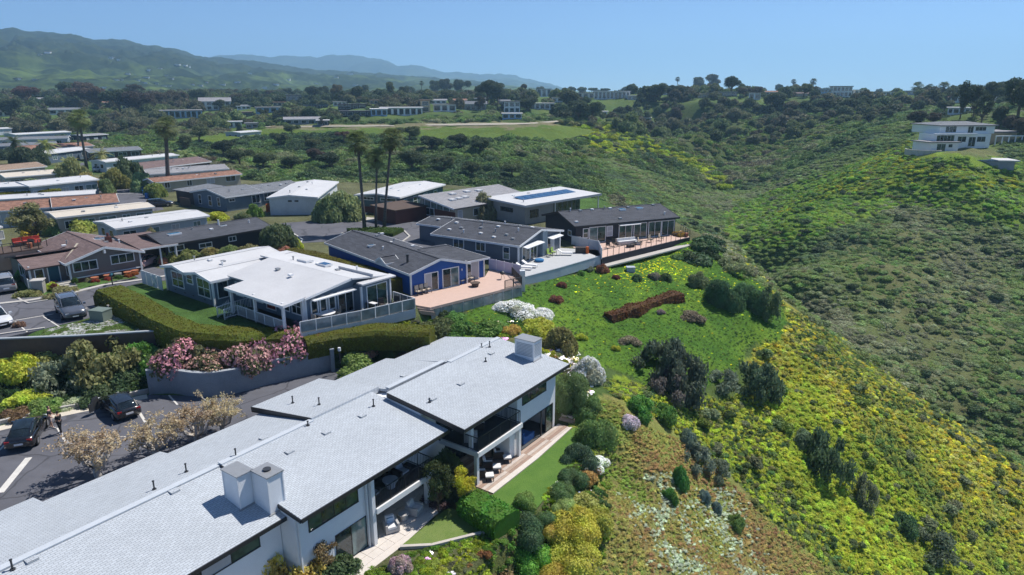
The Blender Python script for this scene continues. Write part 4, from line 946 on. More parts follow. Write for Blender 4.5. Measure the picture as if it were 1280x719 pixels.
for i, (px, py) in enumerate([(523, 369), (529, 367.5), (535, 366)]):
    x, y = G(px, py, .02); simple_chair(x, y, .02, hB.rz + .1, ['beige deck chair nearest the blue house corner', 'middle beige deck chair of the three by the blue house corner', 'beige deck chair beside the left sliding door'][i], 'dark_metal', 'beige', g_)
for i, (px, py) in enumerate([(577, 355), (583, 353.5), (589, 352)]):
    x, y = G(px, py, .02); simple_chair(x, y, .02, hB.rz + .1, ['left chair of the trio by the fire table', 'middle chair of the trio by the fire table', 'right chair of the trio by the fire table'][i], 'dark_metal', 'beige', g_)
x, y = G(594, 358, .02); t = empty('fire_table', (x, y, .02), .3, 'round dark brown fire table in the middle of the rosy deck', 'fire pit'); MB().cyl(0, 0, 0, .38, .36, 16, .42).build('base', MATS['wood_brown'], t); MB().cyl(0, 0, .38, .44, .55, 18).build('tabletop', MATS['wood_brown'], t)
x, y = G(628, 349, .02); t = empty('barbecue', (x, y, .02), 0, 'small round kettle barbecue by the dark railing', 'barbecue'); MB().tube([(0, 0, .5), (0, 0, .6), (0, 0, .72), (0, 0, .85), (0, 0, .95)], [.08, .24, .29, .22, .04], 14).build('bowl', MATS['dark_metal'], t)
for k in range(3): a = k * 2.1; MB().bar((.12*math.cos(a), .12*math.sin(a), .55), (.28*math.cos(a), .28*math.sin(a), 0), .03).build('leg', MATS['dark_metal'], t)

def house_C():
    f = frm('grey_gabled_house', 648, 307, 2.4, 122, 'slate grey house with charcoal roof dotted with white vents and a wide grey deck', s0=-6, t0=5)
    sd = MATS['slate_sid']; ze, zr = 2.4, 3.45
    f.put('wall', gable_wall(-12.8, 0, 0, 10.6, 0, ze, zr, 's', 5.0), sd); f.put('wall', MB().box(-19, -12.8, 4.4, 10.4, 0, 2.5), sd)
    gable_roof(f, -12.8, 0, 0, 10.6, ze, zr, MATS['roof_dark'], 's', .4, .14, 5.0); gable_roof(f, -19, -13.3, 4.4, 10.4, 2.4, 2.9, MATS['roof_dark'], 's', .3, .14)
    Y0, X0 = ('y', 0, -1), ('x', 0, 1)
    winpx(f, Y0, (636.5, 324), (629.5, 309), nx=1, ny=2, gl=['glass_teal', 'glass'], **WT)
    window(f, Y0, -9.7, -8.2, 1.1, 2.1, nx=2, **WT); window(f, Y0, -6.2, -4.9, 1.1, 2.1, nx=2, **WT)
    window(f, X0, .9, 2.6, .08, 2.05, nx=2, name='sliding_door', **WT); window(f, X0, 2.9, 4.4, .08, 2.05, nx=2, name='sliding_door', **WT)
    window(f, X0, 7.2, 8.9, .08, 2.05, nx=2, gl=['glass', 'blind'], name='sliding_door', **WT)
    f.put('awning', MB().prism([(0.05, .5), (1.0, .5), (1.0, 4.8), (0.05, 4.8)], [2.15, 1.98, 1.98, 2.15], [2.22, 2.05, 2.05, 2.22]), MATS['white_trim'])
    f.put('awning', MB().prism([(0.05, 6.8), (1.0, 6.8), (1.0, 9.8), (0.05, 9.8)], [2.15, 1.98, 1.98, 2.15], [2.22, 2.05, 2.05, 2.22]), MATS['white_trim'])
    f.put('chimney_chase', MB().box(-.1, .5, 5.1, 6.3, 0, 3.2), MATS['steel_sid'])
    for s, t in ((0, 0), (0, 10.6)): f.put('corner_board', MB().box(s - .09, s + .09, t - .09, t + .09, 0, 2.35), MATS['white_trim'])
    for i, (s, t) in enumerate([(-11.5, 1.5), (-10.2, 2.4), (-9, 1.2), (-7.6, 3.2), (-6.6, 1.6), (-5, 2.6), (-4.2, 1.0), (-3, 2.1), (-2.2, 3.6), (-1.5, 1.2), (-12, 3.8), (-8.2, 4.3), (-5.6, 4.2), (-9.5, 6), (-6, 6.4), (-3.5, 6.2), (-1.6, 6.0), (-15, 6.6), (-17, 6.2)]):
        vent(f, s, t, ze + (zr - ze) * (t / 5 if t < 5 else (10.6 - t) / 5.6) + .16 if s > -13 else 2.95, i + 1)
    # grey deck and its pale low wall
    P = [f.loc(*p, 0.02) for p in [(655, 349), (700, 337), (751, 322), (748, 313)]]
    f.put('deck', MB().prism([(0.02, -.2)] + P + [(0.02, 10.8)], -.3, .02), MATS['grey_deck'])
    m = MB()
    for a, b in zip(P[:-2], P[1:-1]): m.bar((*a, -.32), (*b, -.32), .16, 1.1)
    f.put('deck_wall', m, MATS['pale_sid']); m = MB()
    for a, b in zip(P[:-2], P[1:-1]): m.bar((*a, .26), (*b, .26), .22, .06)
    f.put('coping', m, MATS['grey_trim'])
    return f
hC = house_C()
def fence_line(name, pts, z, h, mat, label, n=5, base=None, cap='white_trim'):
    """a run of separate boards or panels between posts, points in world x, y"""
    r = empty(name, (*pts[0], z), 0, label, 'fence'); ox, oy = pts[0]
    for (a, b) in zip(pts[:-1], pts[1:]):
        for i in range(n):
            p = [(a[0] + (b[0]-a[0])*(i+u)/n - ox, a[1] + (b[1]-a[1])*(i+u)/n - oy) for u in (.02, .98)]
            MB().bar((*p[0], h/2), (*p[1], h/2), .05, h).build('fence_panel', MATS[mat], r)
            MB().bar((*p[1], 0), (*p[1], h + .08), .1).build('fence_post', MATS[cap], r)
    return r
fence_line('lavender_fence', [G(611, 336, 0), G(651, 345, 0)], -.3, 1.55, 'lav', 'pale lavender privacy wall between the blue house deck and the grey deck', 4)
x, y = G(653, 352, 0); o = MB().box(-.3, .3, -.3, .3, -1.6, 1.3).build('gate_pillar', MATS['white_sid']); o.location = (x, y, 0); tag(o, 'tall pale panelled pillar where the two decks meet', 'pillar')
fence_line('white_fence', [G(714, 305.5, 0), G(748, 313, 0), G(752, 323, 0)], -.1, 1.35, 'white_sid', 'white lattice-topped fence closing the far end of the grey deck', 3)
x, y = G(662, 334, .02); chaise(x, y, .02, 1.2, 'white chaise lounge nearest the grey house wall', group='white chaise lounges')
x, y = G(655, 337, .02); chaise(x, y, .02, 1.35, 'white chaise lounge nearest the lavender wall', group='white chaise lounges')
x, y = G(706, 319, .02); chaise(x, y, .02, 1.5, 'white chaise lounge at the far side of the grey deck', group='white chaise lounges')
MATS['lime'] = plain('lime_fabric', (0.35, 0.5, 0.12), .9, .1)
for px, py, lb in ((687, 321, 'lime cushioned chair beside the chimney chase'), (692, 319, 'lime cushioned chair next to the small dark table')):
    x, y = G(px, py, .02); simple_chair(x, y, .02, .9, lb, 'dark_metal', 'lime', 'lime chairs on the grey deck')
x, y = G(674, 327, .02); o = MB().tube([(0, 0, 0), (0, 0, .12), (0, 0, .28), (0, 0, .36)], [.45, .6, .58, .4], 18).build('pouf', plain('blue_canvas', (.03, .16, .36), .8)); o.location = (x, y, .02); tag(o, 'low round blue pouf on the pale grey deck', 'pouf')
x, y = G(734, 317, .02); o = MB().cyl(0, 0, 0, .9, .2, 12).build('patio_heater', MATS['orange']); o.location = (x, y, .02); tag(o, 'orange upright canister in the corner of the grey deck', 'canister')
x, y = G(727, 316, .02); o = MB().box(-.8, .8, -.35, .35, 0, .75).build('bar_cart', MATS['wicker']); o.location = (x, y, .02); tag(o, 'dark bar counter beside the orange canister', 'counter')

def house_D():
    f = frm('black_house', 720, 282.5, 2.6, 66, 'long black house with four glass doors opening on a railed deck at the bluff edge', s0=8, t0=4)
    sd = MATS['black_sid']; ze, zr = 2.6, 3.75
    f.put('wall', gable_wall(0, 16.6, 0, 9.2, 0, ze, zr, 's', 4.6), sd); gable_roof(f, 0, 16.6, 0, 9.2, ze, zr, MATS['roof_dark'], 's', .45, .14, 4.6, 'dark_trim')
    Y0 = ('y', 0, -1)
    for a, b in [((744, 300), (748, 287)), ((775, 294), (779, 282))]: pass
    window(f, Y0, 1.2, 1.9, .9, 2.05, nx=1, ny=2, gl='glass_green', **WT); window(f, Y0, 2.2, 4.7, .08, 2.15, nx=2, gl=['glass_teal', 'glass_green'], name='sliding_door', **WT); window(f, Y0, 5.0, 5.8, .8, 2.1, nx=1, ny=2, gl='blind', **WT)
    for a in (7.0, 9.5, 12.0, 14.3): window(f, Y0, a, a + 2.05, .08, 2.15, nx=2, gl='glass_green', name='sliding_door', **WT)
    f.put('awning', MB().prism([(6.7, -.7), (10.2, -.7), (10.2, 0), (6.7, 0)], [2.15, 2.15, 2.3, 2.3], [2.22, 2.22, 2.38, 2.38]), MATS['white_trim'])
    window(f, ('x', 0, -1), 1.3, 2.1, 1.0, 1.6, nx=1, **WT)
    for s in (9.6, 12.6): skylight(f, s, 3.6, 3.58, 1.0, .9, 0, 'glass_blue')
    for i, (s, t) in enumerate([(.5, .8), (7.5, .7), (15.2, .8), (3, 4.2), (5, 4.3), (7, 4.2), (8, 4.2), (11, 4.1), (1.5, 4.4), (15.5, 4.2)]): vent(f, s, t, ze + (zr - ze) * t / 4.6 + .16, i + 1)
    P = [f.loc(*p, 0.02) for p in [(716, 309), (752, 322.5), (862, 296.5), (851, 288)]]
    f.put('deck', MB().prism([(0.3, -.02), P[0], P[1], P[2], P[3], (16.6, -.02)], -.25, .02), MATS['pink_deck'])
    f.put('deck_fascia', MB().bar((*P[1], -.42), (*P[2], -.42), .12, .8), MATS['black_sid'])
    railing(f, [P[1], P[2], P[3]], .02, 1.0, 1.15, 'dark_metal', 0, None, post=.05)
    f.put('ledge', MB().bar((P[1][0], P[1][1] - .5, -.95), (P[2][0] + 1.6, P[2][1] - .5, -.75), 1.1, .18), MATS['concrete'])
    return f
hD = house_D()
for i, (px, py, lb) in enumerate([(760, 310, 'dark patio chair at the near end of the long deck'), (768, 308, 'dark patio chair beside the white outdoor sofa'), (813, 303, 'brown patio chair between the last two glass doors'), (826, 301, 'brown patio chair at the far end of the long deck'), (800, 306, 'dark patio chair in front of the third glass door')]):
    x, y = G(px, py, .02); simple_chair(x, y, .02, .3 * i, lb, 'wicker', 'beige' if i > 1 else 'wicker', 'chairs on the long deck')
x, y = G(783, 305, .02); r = empty('outdoor_sofa', (x, y, .02), hD.rz, 'white L-shaped outdoor sofa in front of the black house', 'sofa')
MB().box(-1.5, 1.5, -.45, .45, .05, .4).box(-1.5, 1.5, .3, .45, .4, .8).box(1.0, 1.5, -1.3, -.45, .05, .4).build('frame', MATS['pale_wicker'], r)
for k in range(3): MB().box(-1.45 + k * .98, -.5 + k * .98, -.42, .28, .4, .52).build('seat_cushion', MATS['cushion'], r); MB().box(-1.45 + k * .98, -.5 + k * .98, .1, .28, .53, .85).build('back_cushion', MATS['cushion'], r)
x, y = G(788, 309, .02); r = empty('coffee_table', (x, y, .02), hD.rz, 'low dark coffee table in front of the white outdoor sofa', 'table'); MB().box(-.6, .6, -.35, .35, .32, .38).build('tabletop', MATS['wicker'], r); MB().box(-.5, .5, -.28, .28, 0, .32).build('base', MATS['wicker'], r)
x, y = G(858, 296, .02); o = MB().cyl(0, 0, 0, .55, .22, 12, .3).build('planter', MATS['terracotta']); o.location = (x, y, .02); tag(o, 'terracotta planter at the far corner of the long deck', 'planter')
x, y = G(787, 340, -1.5)
o = MB().box(-.5, .5, -.4, .4, -.3, .55).box(-.55, .55, -.45, .45, .55, .65).build('utility_box', MATS['pale_sid']); xx, yy, zz_ = hit(788, 340); o.location = (xx, yy, zz_); tag(o, 'small pale utility box alone on the green slope below the decks', 'utility box')

def house_E():
    f = frm('solar_roof_house', 660, 256, 3.3, 46, 'modern pale grey house with flat white roof and a row of solar panels', s0=6, t0=5)
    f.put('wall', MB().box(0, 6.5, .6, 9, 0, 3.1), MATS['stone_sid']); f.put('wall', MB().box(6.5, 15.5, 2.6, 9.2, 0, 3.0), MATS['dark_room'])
    f.slab('roof', [(-.6, -.1, 3.22), (18.0, -.1, 3.22), (18.0, 9.6, 3.5), (-.6, 9.6, 3.5)], .3, MATS['roof_white'])
    f.put('fascia', MB().bar((-.6, -.13, 3.08), (18.0, -.13, 3.08), .05, .36), MATS['grey_trim'])
    for i in range(8):
        s = 2.5 + i * 1.65; f.slab('solar_panel', [(s, 3.6, 3.36), (s + 1.5, 3.6, 3.36), (s + 1.5, 5.9, 3.62), (s, 5.9, 3.62)], .04, MATS['solar'])
    window(f, ('y', .6, -1), 1.1, 2.9, 1.0, 2.2, nx=2, fr='dark_trim', trim=.05); window(f, ('x', 0, -1), 3.4, 6.2, 1.7, 2.3, nx=1, fr='dark_trim', trim=.05)
    for a, b, g in ((6.8, 8.4, 'door_red'), (8.6, 10.8, 'glass_green'), (11.0, 13.2, 'glass_green'), (13.4, 15.3, 'glass_green')): window(f, ('y', 2.6, -1), a, b, .1, 2.6, nx=2, gl=g, fr='grey_trim', trim=.05, name='sliding_door')
    for s in (6.4, 17.4): f.put('post', MB().box(s, s + .16, .1, .26, 0, 3.05), MATS['white_trim'])
    for i, (s, t) in enumerate([(1, 2), (4.2, 7.6), (8, 7.8), (13.5, 7.5)]): vent(f, s, t, 3.42, i)
house_E()
def house_F():
    f = frm('skylit_house', 569, 259.5, 2.7, 43, 'redwood and glass fronted house with grey roof and six bright skylights', s0=5, t0=4)
    f.put('wall', gable_wall(0, 17, 0, 8.8, 0, 2.5, 3.7, 's', 8.0), MATS['sand_sid']); f.put('wall', MB().box(-.12, 0, 0, 9.5, 0, 1.9), MATS['redwood_sid'])
    f.slab('roof', [(-.8, -.6, 2.62), (18, -.6, 2.62), (18, 8.0, 3.9), (-.8, 8.0, 3.9)], .16, MATS['roof_lgrey']); f.slab('roof', [(18, 12.4, 2.9), (-.8, 11, 3.1), (-.8, 8.0, 3.9), (18, 8.0, 3.9)], .16, MATS['roof_lgrey'])
    f.put('fascia', MB().bar((-.82, -.6, 2.55), (-.82, 8.0, 3.8), .05, .25), MATS['white_trim'])
    m = MB(); m.add([(-.13, 1.0, 2.0), (-.13, 7.6, 2.0), (-.13, 7.6, 3.5), (-.13, 1.0, 2.55)], [(0, 1, 2, 3)]); f.put('clerestory', m, MATS['glass_teal'])
    for k in range(5): f.put('mullion', MB().bar((-.16, 1.2 + k * 1.5, 1.95), (-.16, 1.2 + k * 1.5, 2.6 + k * .22), .08), MATS['white_trim'])
    window(f, ('x', -.12, -1), 5.0, 7.0, .8, 1.9, nx=2, **WT); window(f, ('y', 0, -1), .6, 1.4, .1, 2.1, nx=1, gl='blind', name='door', **WT)
    for s, t in ((2.5, 3.4), (4.1, 3.6), (5.7, 3.8), (5.0, 6.2), (11.0, 6.0), (8.5, 6.3)): skylight(f, s, t, 2.75 + t * .148, 1.1, 1.0, 0, 'roof_white')
    window(f, ('y', 0, -1), 4, 7, .9, 2.0, nx=3, **WT)
    # redwood carport and garden room to its left
    f.put('carport', MB().box(-6.5, -.2, 6.8, 12.5, 0, 2.3), MATS['redwood_sid']); f.slab('carport_roof', [(-6.9, 6.4, 2.35), (0, 6.4, 2.35), (0, 13, 2.5), (-6.9, 13, 2.5)], .12, MATS['wood_brown'])
house_F()
def house_G():
    f = frm('teal_house', 499, 246, 3.1, 20, 'dark teal house with brick base and white flat roof behind the palm island', s0=6, t0=4)
    f.put('wall', gable_wall(0, 17, 0, 8.2, 0, 2.9, 3.3, 's'), MATS['teal_sid']); f.put('brick_base', MB().box(-.06, 0, -.06, 8.3, 0, 1.1), MATS['redwood_sid'])
    gable_roof(f, 0, 17, 0, 8.2, 2.95, 3.35, MATS['roof_white'], 's', .4, .14)
    X0 = ('x', 0, -1); window(f, X0, .7, 3.6, 2.25, 2.65, nx=1, **WT); window(f, X0, 5.0, 7.6, 2.3, 2.7, nx=4, **WT)
    for a in (1.2, 5, 9, 13): window(f, ('y', 0, -1), a, a + 1.3, .9, 2.3, nx=1, ny=2, **WT)
    for i, (s, t) in enumerate([(3, 5), (5, 3), (7, 5.4), (9, 3.2), (11, 5), (13, 3), (15, 5)]): skylight(f, s, t, 3.2, .9, .7, 0, 'glass')
house_G()
def house_H():
    f = frm('white_house', 395, 246.5, 3.0, -4, 'plain white house with white roof and two small high windows beyond the road', s0=6, t0=4)
    f.put('wall', gable_wall(0, 20, 0, 7.8, 0, 2.85, 3.25, 's', 4.4), MATS['white_sid']); gable_roof(f, 0, 20, 0, 7.8, 2.9, 3.3, MATS['roof_white'], 's', .35, .14, 4.4)
    for t in (3.0, 4.1): window(f, ('x', 0, -1), t, t + .6, 2.25, 2.5, nx=1, fr='grey_trim', trim=.04)
    for i, (s, t) in enumerate([(3, 5), (7, 3), (10, 5), (14, 3.5), (17, 5)]): vent(f, s, t, 3.4, i)
    window(f, ('y', 0, -1), 3, 5, .9, 2.1, nx=2, **WT); window(f, ('y', 0, -1), 10, 12, .9, 2.1, nx=2, **WT)
house_H()
def house_I():
    f = frm('steel_blue_house', 282, 245.5, 2.7, 36, 'rambling steel blue house with slate roof and carport on its left', s0=6, t0=5)
    sd = MATS['steel_sid']
    f.put('wall', gable_wall(0, 7.0, 0, 10.5, 0, 2.5, 3.4, 's'), sd); f.put('wall', gable_wall(7.0, 16.5, .6, 9.0, 0, 2.45, 3.2, 's'), sd); gable_roof(f, 7.0, 16.5, .6, 9.0, 2.5, 3.25, MATS['roof_grey'], 's', .4, .14)
    gable_roof(f, 0, 7.0, 0, 10.5, 2.55, 3.45, MATS['roof_grey'], 's', .4, .14)
    X0, Y0 = ('x', 0, -1), ('y', 0, -1)
    window(f, X0, 2.0, 2.7, .8, 2.2, nx=1, ny=2, **WT); window(f, X0, 4.6, 5.5, .6, 2.3, nx=1, ny=2, **WT); window(f, X0, 7.9, 8.7, .7, 2.2, nx=1, ny=2, **WT)
    window(f, Y0, .6, 1.6, 1.7, 2.1, nx=2, **WT); window(f, Y0, 5.1, 6.6, .9, 2.2, nx=2, **WT)
    for a in (8.0, 10.2, 12.2, 14.6): window(f, ('y', .6, -1), a, a + 1.4, .9, 2.1, nx=2, ny=2, **WT)
    f.put('carport', MB().box(.6, 7, 10.5, 17.5, 0, 2.2), MATS['black_sid']); f.slab('carport_roof', [(.1, 18, 2.4), (.1, 10.4, 2.4), (7.5, 10.4, 2.7), (7.5, 18, 2.7)], .16, MATS['roof_grey'])
    f.put('wood_fence', MB().box(-1.3, -1.2, 9.5, 13, 0, 1.6), MATS['wood_brown'])
    for i, (s, t) in enumerate([(2, 2), (3.4, 3.5), (5, 2.6), (9, 2.4), (11, 3.2), (13, 2.4), (4, 6.8), (1.5, 7.8), (14.8, 3)]): vent(f, s, t, 3.1, i)
house_I()
x, y = G(340, 264, 0); fence_line('orange_screen', [G(333, 266, 0), G(346, 262, 0)], 0, 1.5, 'orange', 'bright orange fence panels beside the steel blue house', 2, cap='orange')
def house_J():
    f = frm('dark_long_house', 206, 305.5, 2.5, 39, 'long near-black house with charcoal roof, blue skylight and white windows', s0=6, t0=4)
    f.put('wall', gable_wall(0, 13.8, 0, 7.6, 0, 2.3, 3.1, 's'), MATS['black_sid']); gable_roof(f, 0, 14.2, 0, 7.6, 2.4, 3.2, MATS['roof_dark'], 's', .4, .14, trim='dark_trim')
    winpx(f, ('y', 0, -1), (212, 315), (229, 306), nx=2, **WT); winpx(f, ('y', 0, -1), (250, 310), (264, 303), nx=2, **WT); window(f, ('y', 0, -1), 8.2, 9.1, 1.5, 2.0, nx=2, **WT)
    skylight(f, 2.4, 2.6, 2.98, 1.6, 1.0, 0, 'glass_blue'); skylight(f, 9.0, 2.8, 3.0, .9, .7, 0, 'glass'); f.put('flue', MB().cyl(8.7, 3.2, 3.0, 3.9, .12, 8), MATS['white_trim'])
    for i, (s, t) in enumerate([(5, 3), (7, 2), (11, 3), (12.5, 2.2)]): vent(f, s, t, 3.0, i)
house_J()
def house_K():
    f = frm('brown_roof_bungalow', 85, 328, 2.45, 42, 'taupe shingled bungalow with brown roof, white framed windows and roof terrace', s0=4, t0=5)
    sd = MATS['taupe_sid']; ze, zr = 2.4, 3.5
    f.put('wall', gable_wall(0, 7.3, 0, 12, 0, ze, zr, 't'), sd); gable_roof(f, 0, 7.3, 0, 12, ze, zr, MATS['roof_brown'], 't', .45, .14)
    a = f.loc(20, 317, 2.3); b = f.loc(52, 331, 2.3)
    f.put('wall', gable_wall(-3.4, 0, 1.2, 8.6, 0, 2.2, 2.6, 's', 3.4), sd)
    f.slab('roof', [(-3.8, .7, 2.2), (0.4, .7, 2.2), (2.2, 3.6, 3.3), (-3.8, 3.6, 2.85)], .14, MATS['roof_brown']); f.slab('roof', [(0, 9.2, 2.2), (-3.8, 9.2, 2.2), (-3.8, 3.6, 2.85), (2.2, 3.6, 3.3)], .14, MATS['roof_brown'])
    f.put('ridge_strip', MB().bar((-.2, .6, 2.42), (2.6, 5.2, 3.35), .2, .05), MATS['sand_sid'] if 'sand_sid' in MATS else sd)
    Y0 = ('y', 0, -1)
    winpx(f, Y0, (93, 340), (120, 325), nx=3, gl='glass', **WT); winpx(f, Y0, (140, 330), (166, 316), nx=3, gl='glass', **WT)
    f.put('gable_bracket', MB().box(3.5, 3.7, -.5, 0, 2.9, 3.3), MATS['white_trim']); f.put('base_trim', MB().box(-.1, 7.4, -.08, 0, .5, .62), MATS['white_trim']); f.put('brick_base', MB().box(-.05, 7.35, -.06, 0, 0, .5), MATS['redwood_sid'])
    window(f, ('y', 1.2, -1), -1.7, -.7, .15, 2.0, nx=1, gl='teal_door', name='door', label='teal front door', **WT); window(f, ('y', 1.2, -1), -2.9, -2.2, .9, 1.9, nx=1, **WT)
    window(f, ('x', -3.4, -1), 3.2, 5.0, .9, 2.0, nx=2, **WT); window(f, ('x', 0, -1), .3, 1.0, .9, 1.9, nx=1, **WT)
    for s, t in ((0, 0), (7.3, 0), (-3.4, 1.2)): f.put('corner_board', MB().box(s - .09, s + .09, t - .09, t + .09, 0, 2.4), MATS['white_trim'])
    for i in range(4): f.put('step', MB().box(-2.2 + .05*i, .1, .2 - .42 * (i + 1), .2 - .42 * i, 0, .5 - .12 * (i + 1) + .1), MATS['concrete'])
    # carport roof on posts at the right
    f.slab('carport_roof', [(7.6, .6, 2.5), (12.0, .6, 2.45), (12.0, 9, 2.8), (7.6, 9, 2.9)], .14, MATS['roof_brown']); f.put('fascia', MB().bar((7.6, .56, 2.42), (12.0, .56, 2.37), .05, .22), MATS['white_trim'])
    f.put('carport_wall', MB().box(11.7, 11.85, 1.2, 9, 0, 2.3), MATS['pale_sid'])
    for s in (11.75, 9.9): f.put('carport_post', MB().box(s - .08, s + .08, .7, .86, 0, 2.4), MATS['white_trim'])
    # roof terrace with railing
    f.put('roof_terrace', MB().box(-4.6, 0.8, 9.4, 13.6, 2.5, 2.62), MATS['wood_brown']); railing(f, [(-4.6, 9.5), (-4.6, 13.5)], 2.62, 1.0, .9, 'dark_metal'); railing(f, [(-4.6, 9.5), (.6, 9.5)], 2.62, 1.0, .9, 'dark_metal'); f.put('wall', MB().box(-4.4, .6, 9.4, 13.4, 0, 2.5), sd)
    for i, (s, t) in enumerate([(2, 7), (1.4, 6), (5.4, 4.5), (6.3, 3.0), (5.5, 8)]): vent(f, s, t, 3.15, i)
    f.put('chimney', MB().box(5.7, 6.3, 5.3, 5.9, 2.8, 3.6).cyl(6.0, 5.6, 3.6, 4.0, .15, 8), MATS['redwood_sid']); skylight(f, 5.4, 6.6, 3.15, 1.2, .8, 0, 'glass')
    return f
hK = house_K()
MATS['red_fab'] = plain('brick_red_cushions', (0.36, 0.05, 0.035), .9, .15)
for i, (s, t) in enumerate([(-1.6, 12.6), (-.6, 12.7), (.3, 12.6), (-.2, 11.4)]):
    x, y = hK.w(s, t); r = empty('lounge_sofa', (x, y, 2.62), hK.rz + (0 if i < 3 else 2), ['red cushioned seat at the left of the roof terrace sofa', 'red cushioned seat in the middle of the roof terrace sofa', 'red cushioned seat at the right of the roof terrace sofa', 'red cushioned seat facing the roof terrace sofa'][i], 'sofa', 'red seats on the roof terrace')
    MB().box(-.45, .45, -.45, .45, .05, .4).box(-.45, .45, .3, .45, .4, .85).build('frame', MATS['wicker'], r); MB().box(-.43, .43, -.43, .28, .4, .55).build('seat_cushion', MATS['red_fab'], r); MB().box(-.43, .43, .12, .28, .56, .95).build('back_cushion', MATS['red_fab'], r)
x, y = hK.w(-.9, 10.4); o = MB().cyl(0, 0, 0, .6, .22, 10, .3).build('planter', MATS['terracotta']); o.location = (x, y, 2.62); tag(o, 'orange pot on the edge of the roof terrace', 'planter')

# rows of simpler long homes farther up the park: (near long eave p0 -> p1 in the photo, z eave, depth, roof, wall, end, label, windows)
def long_home(p0, p1, ze, dep, rise, roof, wall, label, nw=4, over=.35, vents=3):
    a = G(*p0, ze); b = G(*p1, ze); L = math.hypot(b[0]-a[0], b[1]-a[1]); az = math.atan2(b[0]-a[0], b[1]-a[1])
    f = Fr('mobile_home', a[0], a[1], az, L/2, dep/2, PARKZ, label, 'mobile home', 'long homes of the park')
    f.put('wall', gable_wall(0, L, 0, dep, 0, ze - .1, ze - .1 + rise, 's'), MATS[wall]); gable_roof(f, 0, L, 0, dep, ze - .05, ze - .05 + rise, MATS[roof], 's', over, .14)
    for i in range(nw):
        s = L * (i + .5) / nw; w = random.choice((.5, .8, 1.1)); window(f, ('y', 0, -1), s - w, s + w, .95, 2.0, nx=2, gl=random.choice(['glass', 'glass_teal', 'blind']), out=.05, trim=.08)
    for t in (dep * .3, dep * .7): window(f, ('x', L, 1), t - .6, t + .6, 1.0, 2.0, nx=1); window(f, ('x', 0, -1), t - .6, t + .6, 1.0, 2.0, nx=1)
    for i in range(vents): vent(f, L * random.uniform(.1, .9), dep * random.uniform(.2, .45), ze + rise * .6 + .1, i)
    return f
long_home((-60, 293.5), (-2, 284), 2.6, 7, .4, 'roof_white', 'pale_sid', 'pale home with white roof and porch at the left edge behind the spreading tree')
long_home((146, 285.5), (258, 270), 2.6, 7.2, .35, 'roof_white', 'pale_sid', 'white roofed home directly behind the brown roofed bungalow')
long_home((72, 272), (190, 259), 2.7, 6, .3, 'roof_cream', 'stone_sid', 'flat grey-cream roofed home between the terracotta and white roofs', 5)
long_home((68, 259), (146, 253), 2.8, 8, .9, 'roof_terra', 'steel_sid', 'home with terracotta shingle roof, right half, beside the side street', 3)
long_home((-60, 268), (62, 259), 2.7, 7.5, .8, 'roof_terra', 'pale_sid', 'home with terracotta roof half hidden by the spreading tree', 4)
long_home((-40, 252), (116, 242.5), 2.7, 5.5, .3, 'roof_white', 'pale_sid', 'white roofed home just behind the terracotta roofs', 5)
long_home((38, 233), (121, 224.5), 2.9, 8.5, .5, 'roof_white', 'pale_sid', 'pale blue home with bright white roof facing the side street', 5)
long_home((-60, 237), (36, 232.5), 2.9, 7.5, .4, 'roof_white', 'steel_sid', 'white roofed home at the left edge beside the lime hedge', 4)
long_home((8, 222), (98, 215), 2.7, 8, .5, 'roof_cream', 'cream_sid', 'home with cream roof and dark roof vents', 5, vents=5)
long_home((-40, 217), (56, 208), 2.7, 7.5, .8, 'roof_tan', 'cream_sid', 'home with tan shingle roof at the left edge', 4)
long_home((58, 192.5), (112, 186), 2.8, 9, .4, 'roof_white', 'bluegrey_sid', 'blue-grey home with white roof left of the leaning palm', 3)
long_home((112, 190.5), (176, 187), 2.6, 8, .7, 'roof_grey', 'wood_brown', 'dark brown home with grey roof in the middle of the upper row', 4)
long_home((132, 202.5), (222, 194), 2.7, 6, .35, 'roof_white', 'white_sid', 'narrow long white roofed home of the upper row', 4)
long_home((174, 212), (262, 202), 2.8, 9, 1.0, 'roof_brown', 'wood_brown', 'home with long brown shingle roof behind the street bushes', 4)
long_home((186, 218), (284, 211), 2.5, 6, .8, 'roof_lgrey', 'white_sid', 'white home with pale grey gabled roof and many small vents', 6, vents=8)
long_home((194, 228), (300, 217.5), 2.3, 5, .6, 'roof_terra', 'sand_sid', 'low terracotta roofed home behind the tall palm trunk', 4)
long_home((24, 188), (116, 182), 2.8, 9, .9, 'roof_terra', 'pale_sid', 'terracotta roofed home in the far row', 4)
long_home((20, 168.5), (88, 165), 2.9, 9, .3, 'roof_white', 'pale_sid', 'white roofed home at the far left above the grey roofs', 4)
long_home((-30, 176), (84, 173), 2.7, 9, .7, 'roof_grey', 'pale_sid', 'home with long grey roof below the far white roof', 5)
long_home((-30, 184), (70, 180), 2.7, 7, .6, 'roof_grey', 'bluegrey_sid', 'grey roofed home at the far left behind the dark palms', 4)
long_home((104, 170), (134, 168), 2.9, 9, .3, 'roof_lgrey', 'black_sid', 'small dark home with porch beyond the upper row', 3)
long_home((-30, 162.5), (14, 160.5), 2.9, 8, .3, 'roof_white', 'white_sid', 'white roofed home at the farthest left edge', 3)
long_home((300, 166), (326, 164), 3, 8, .3, 'roof_white', 'pale_sid', 'small white roofed shed at the left end of the meadow', 2)

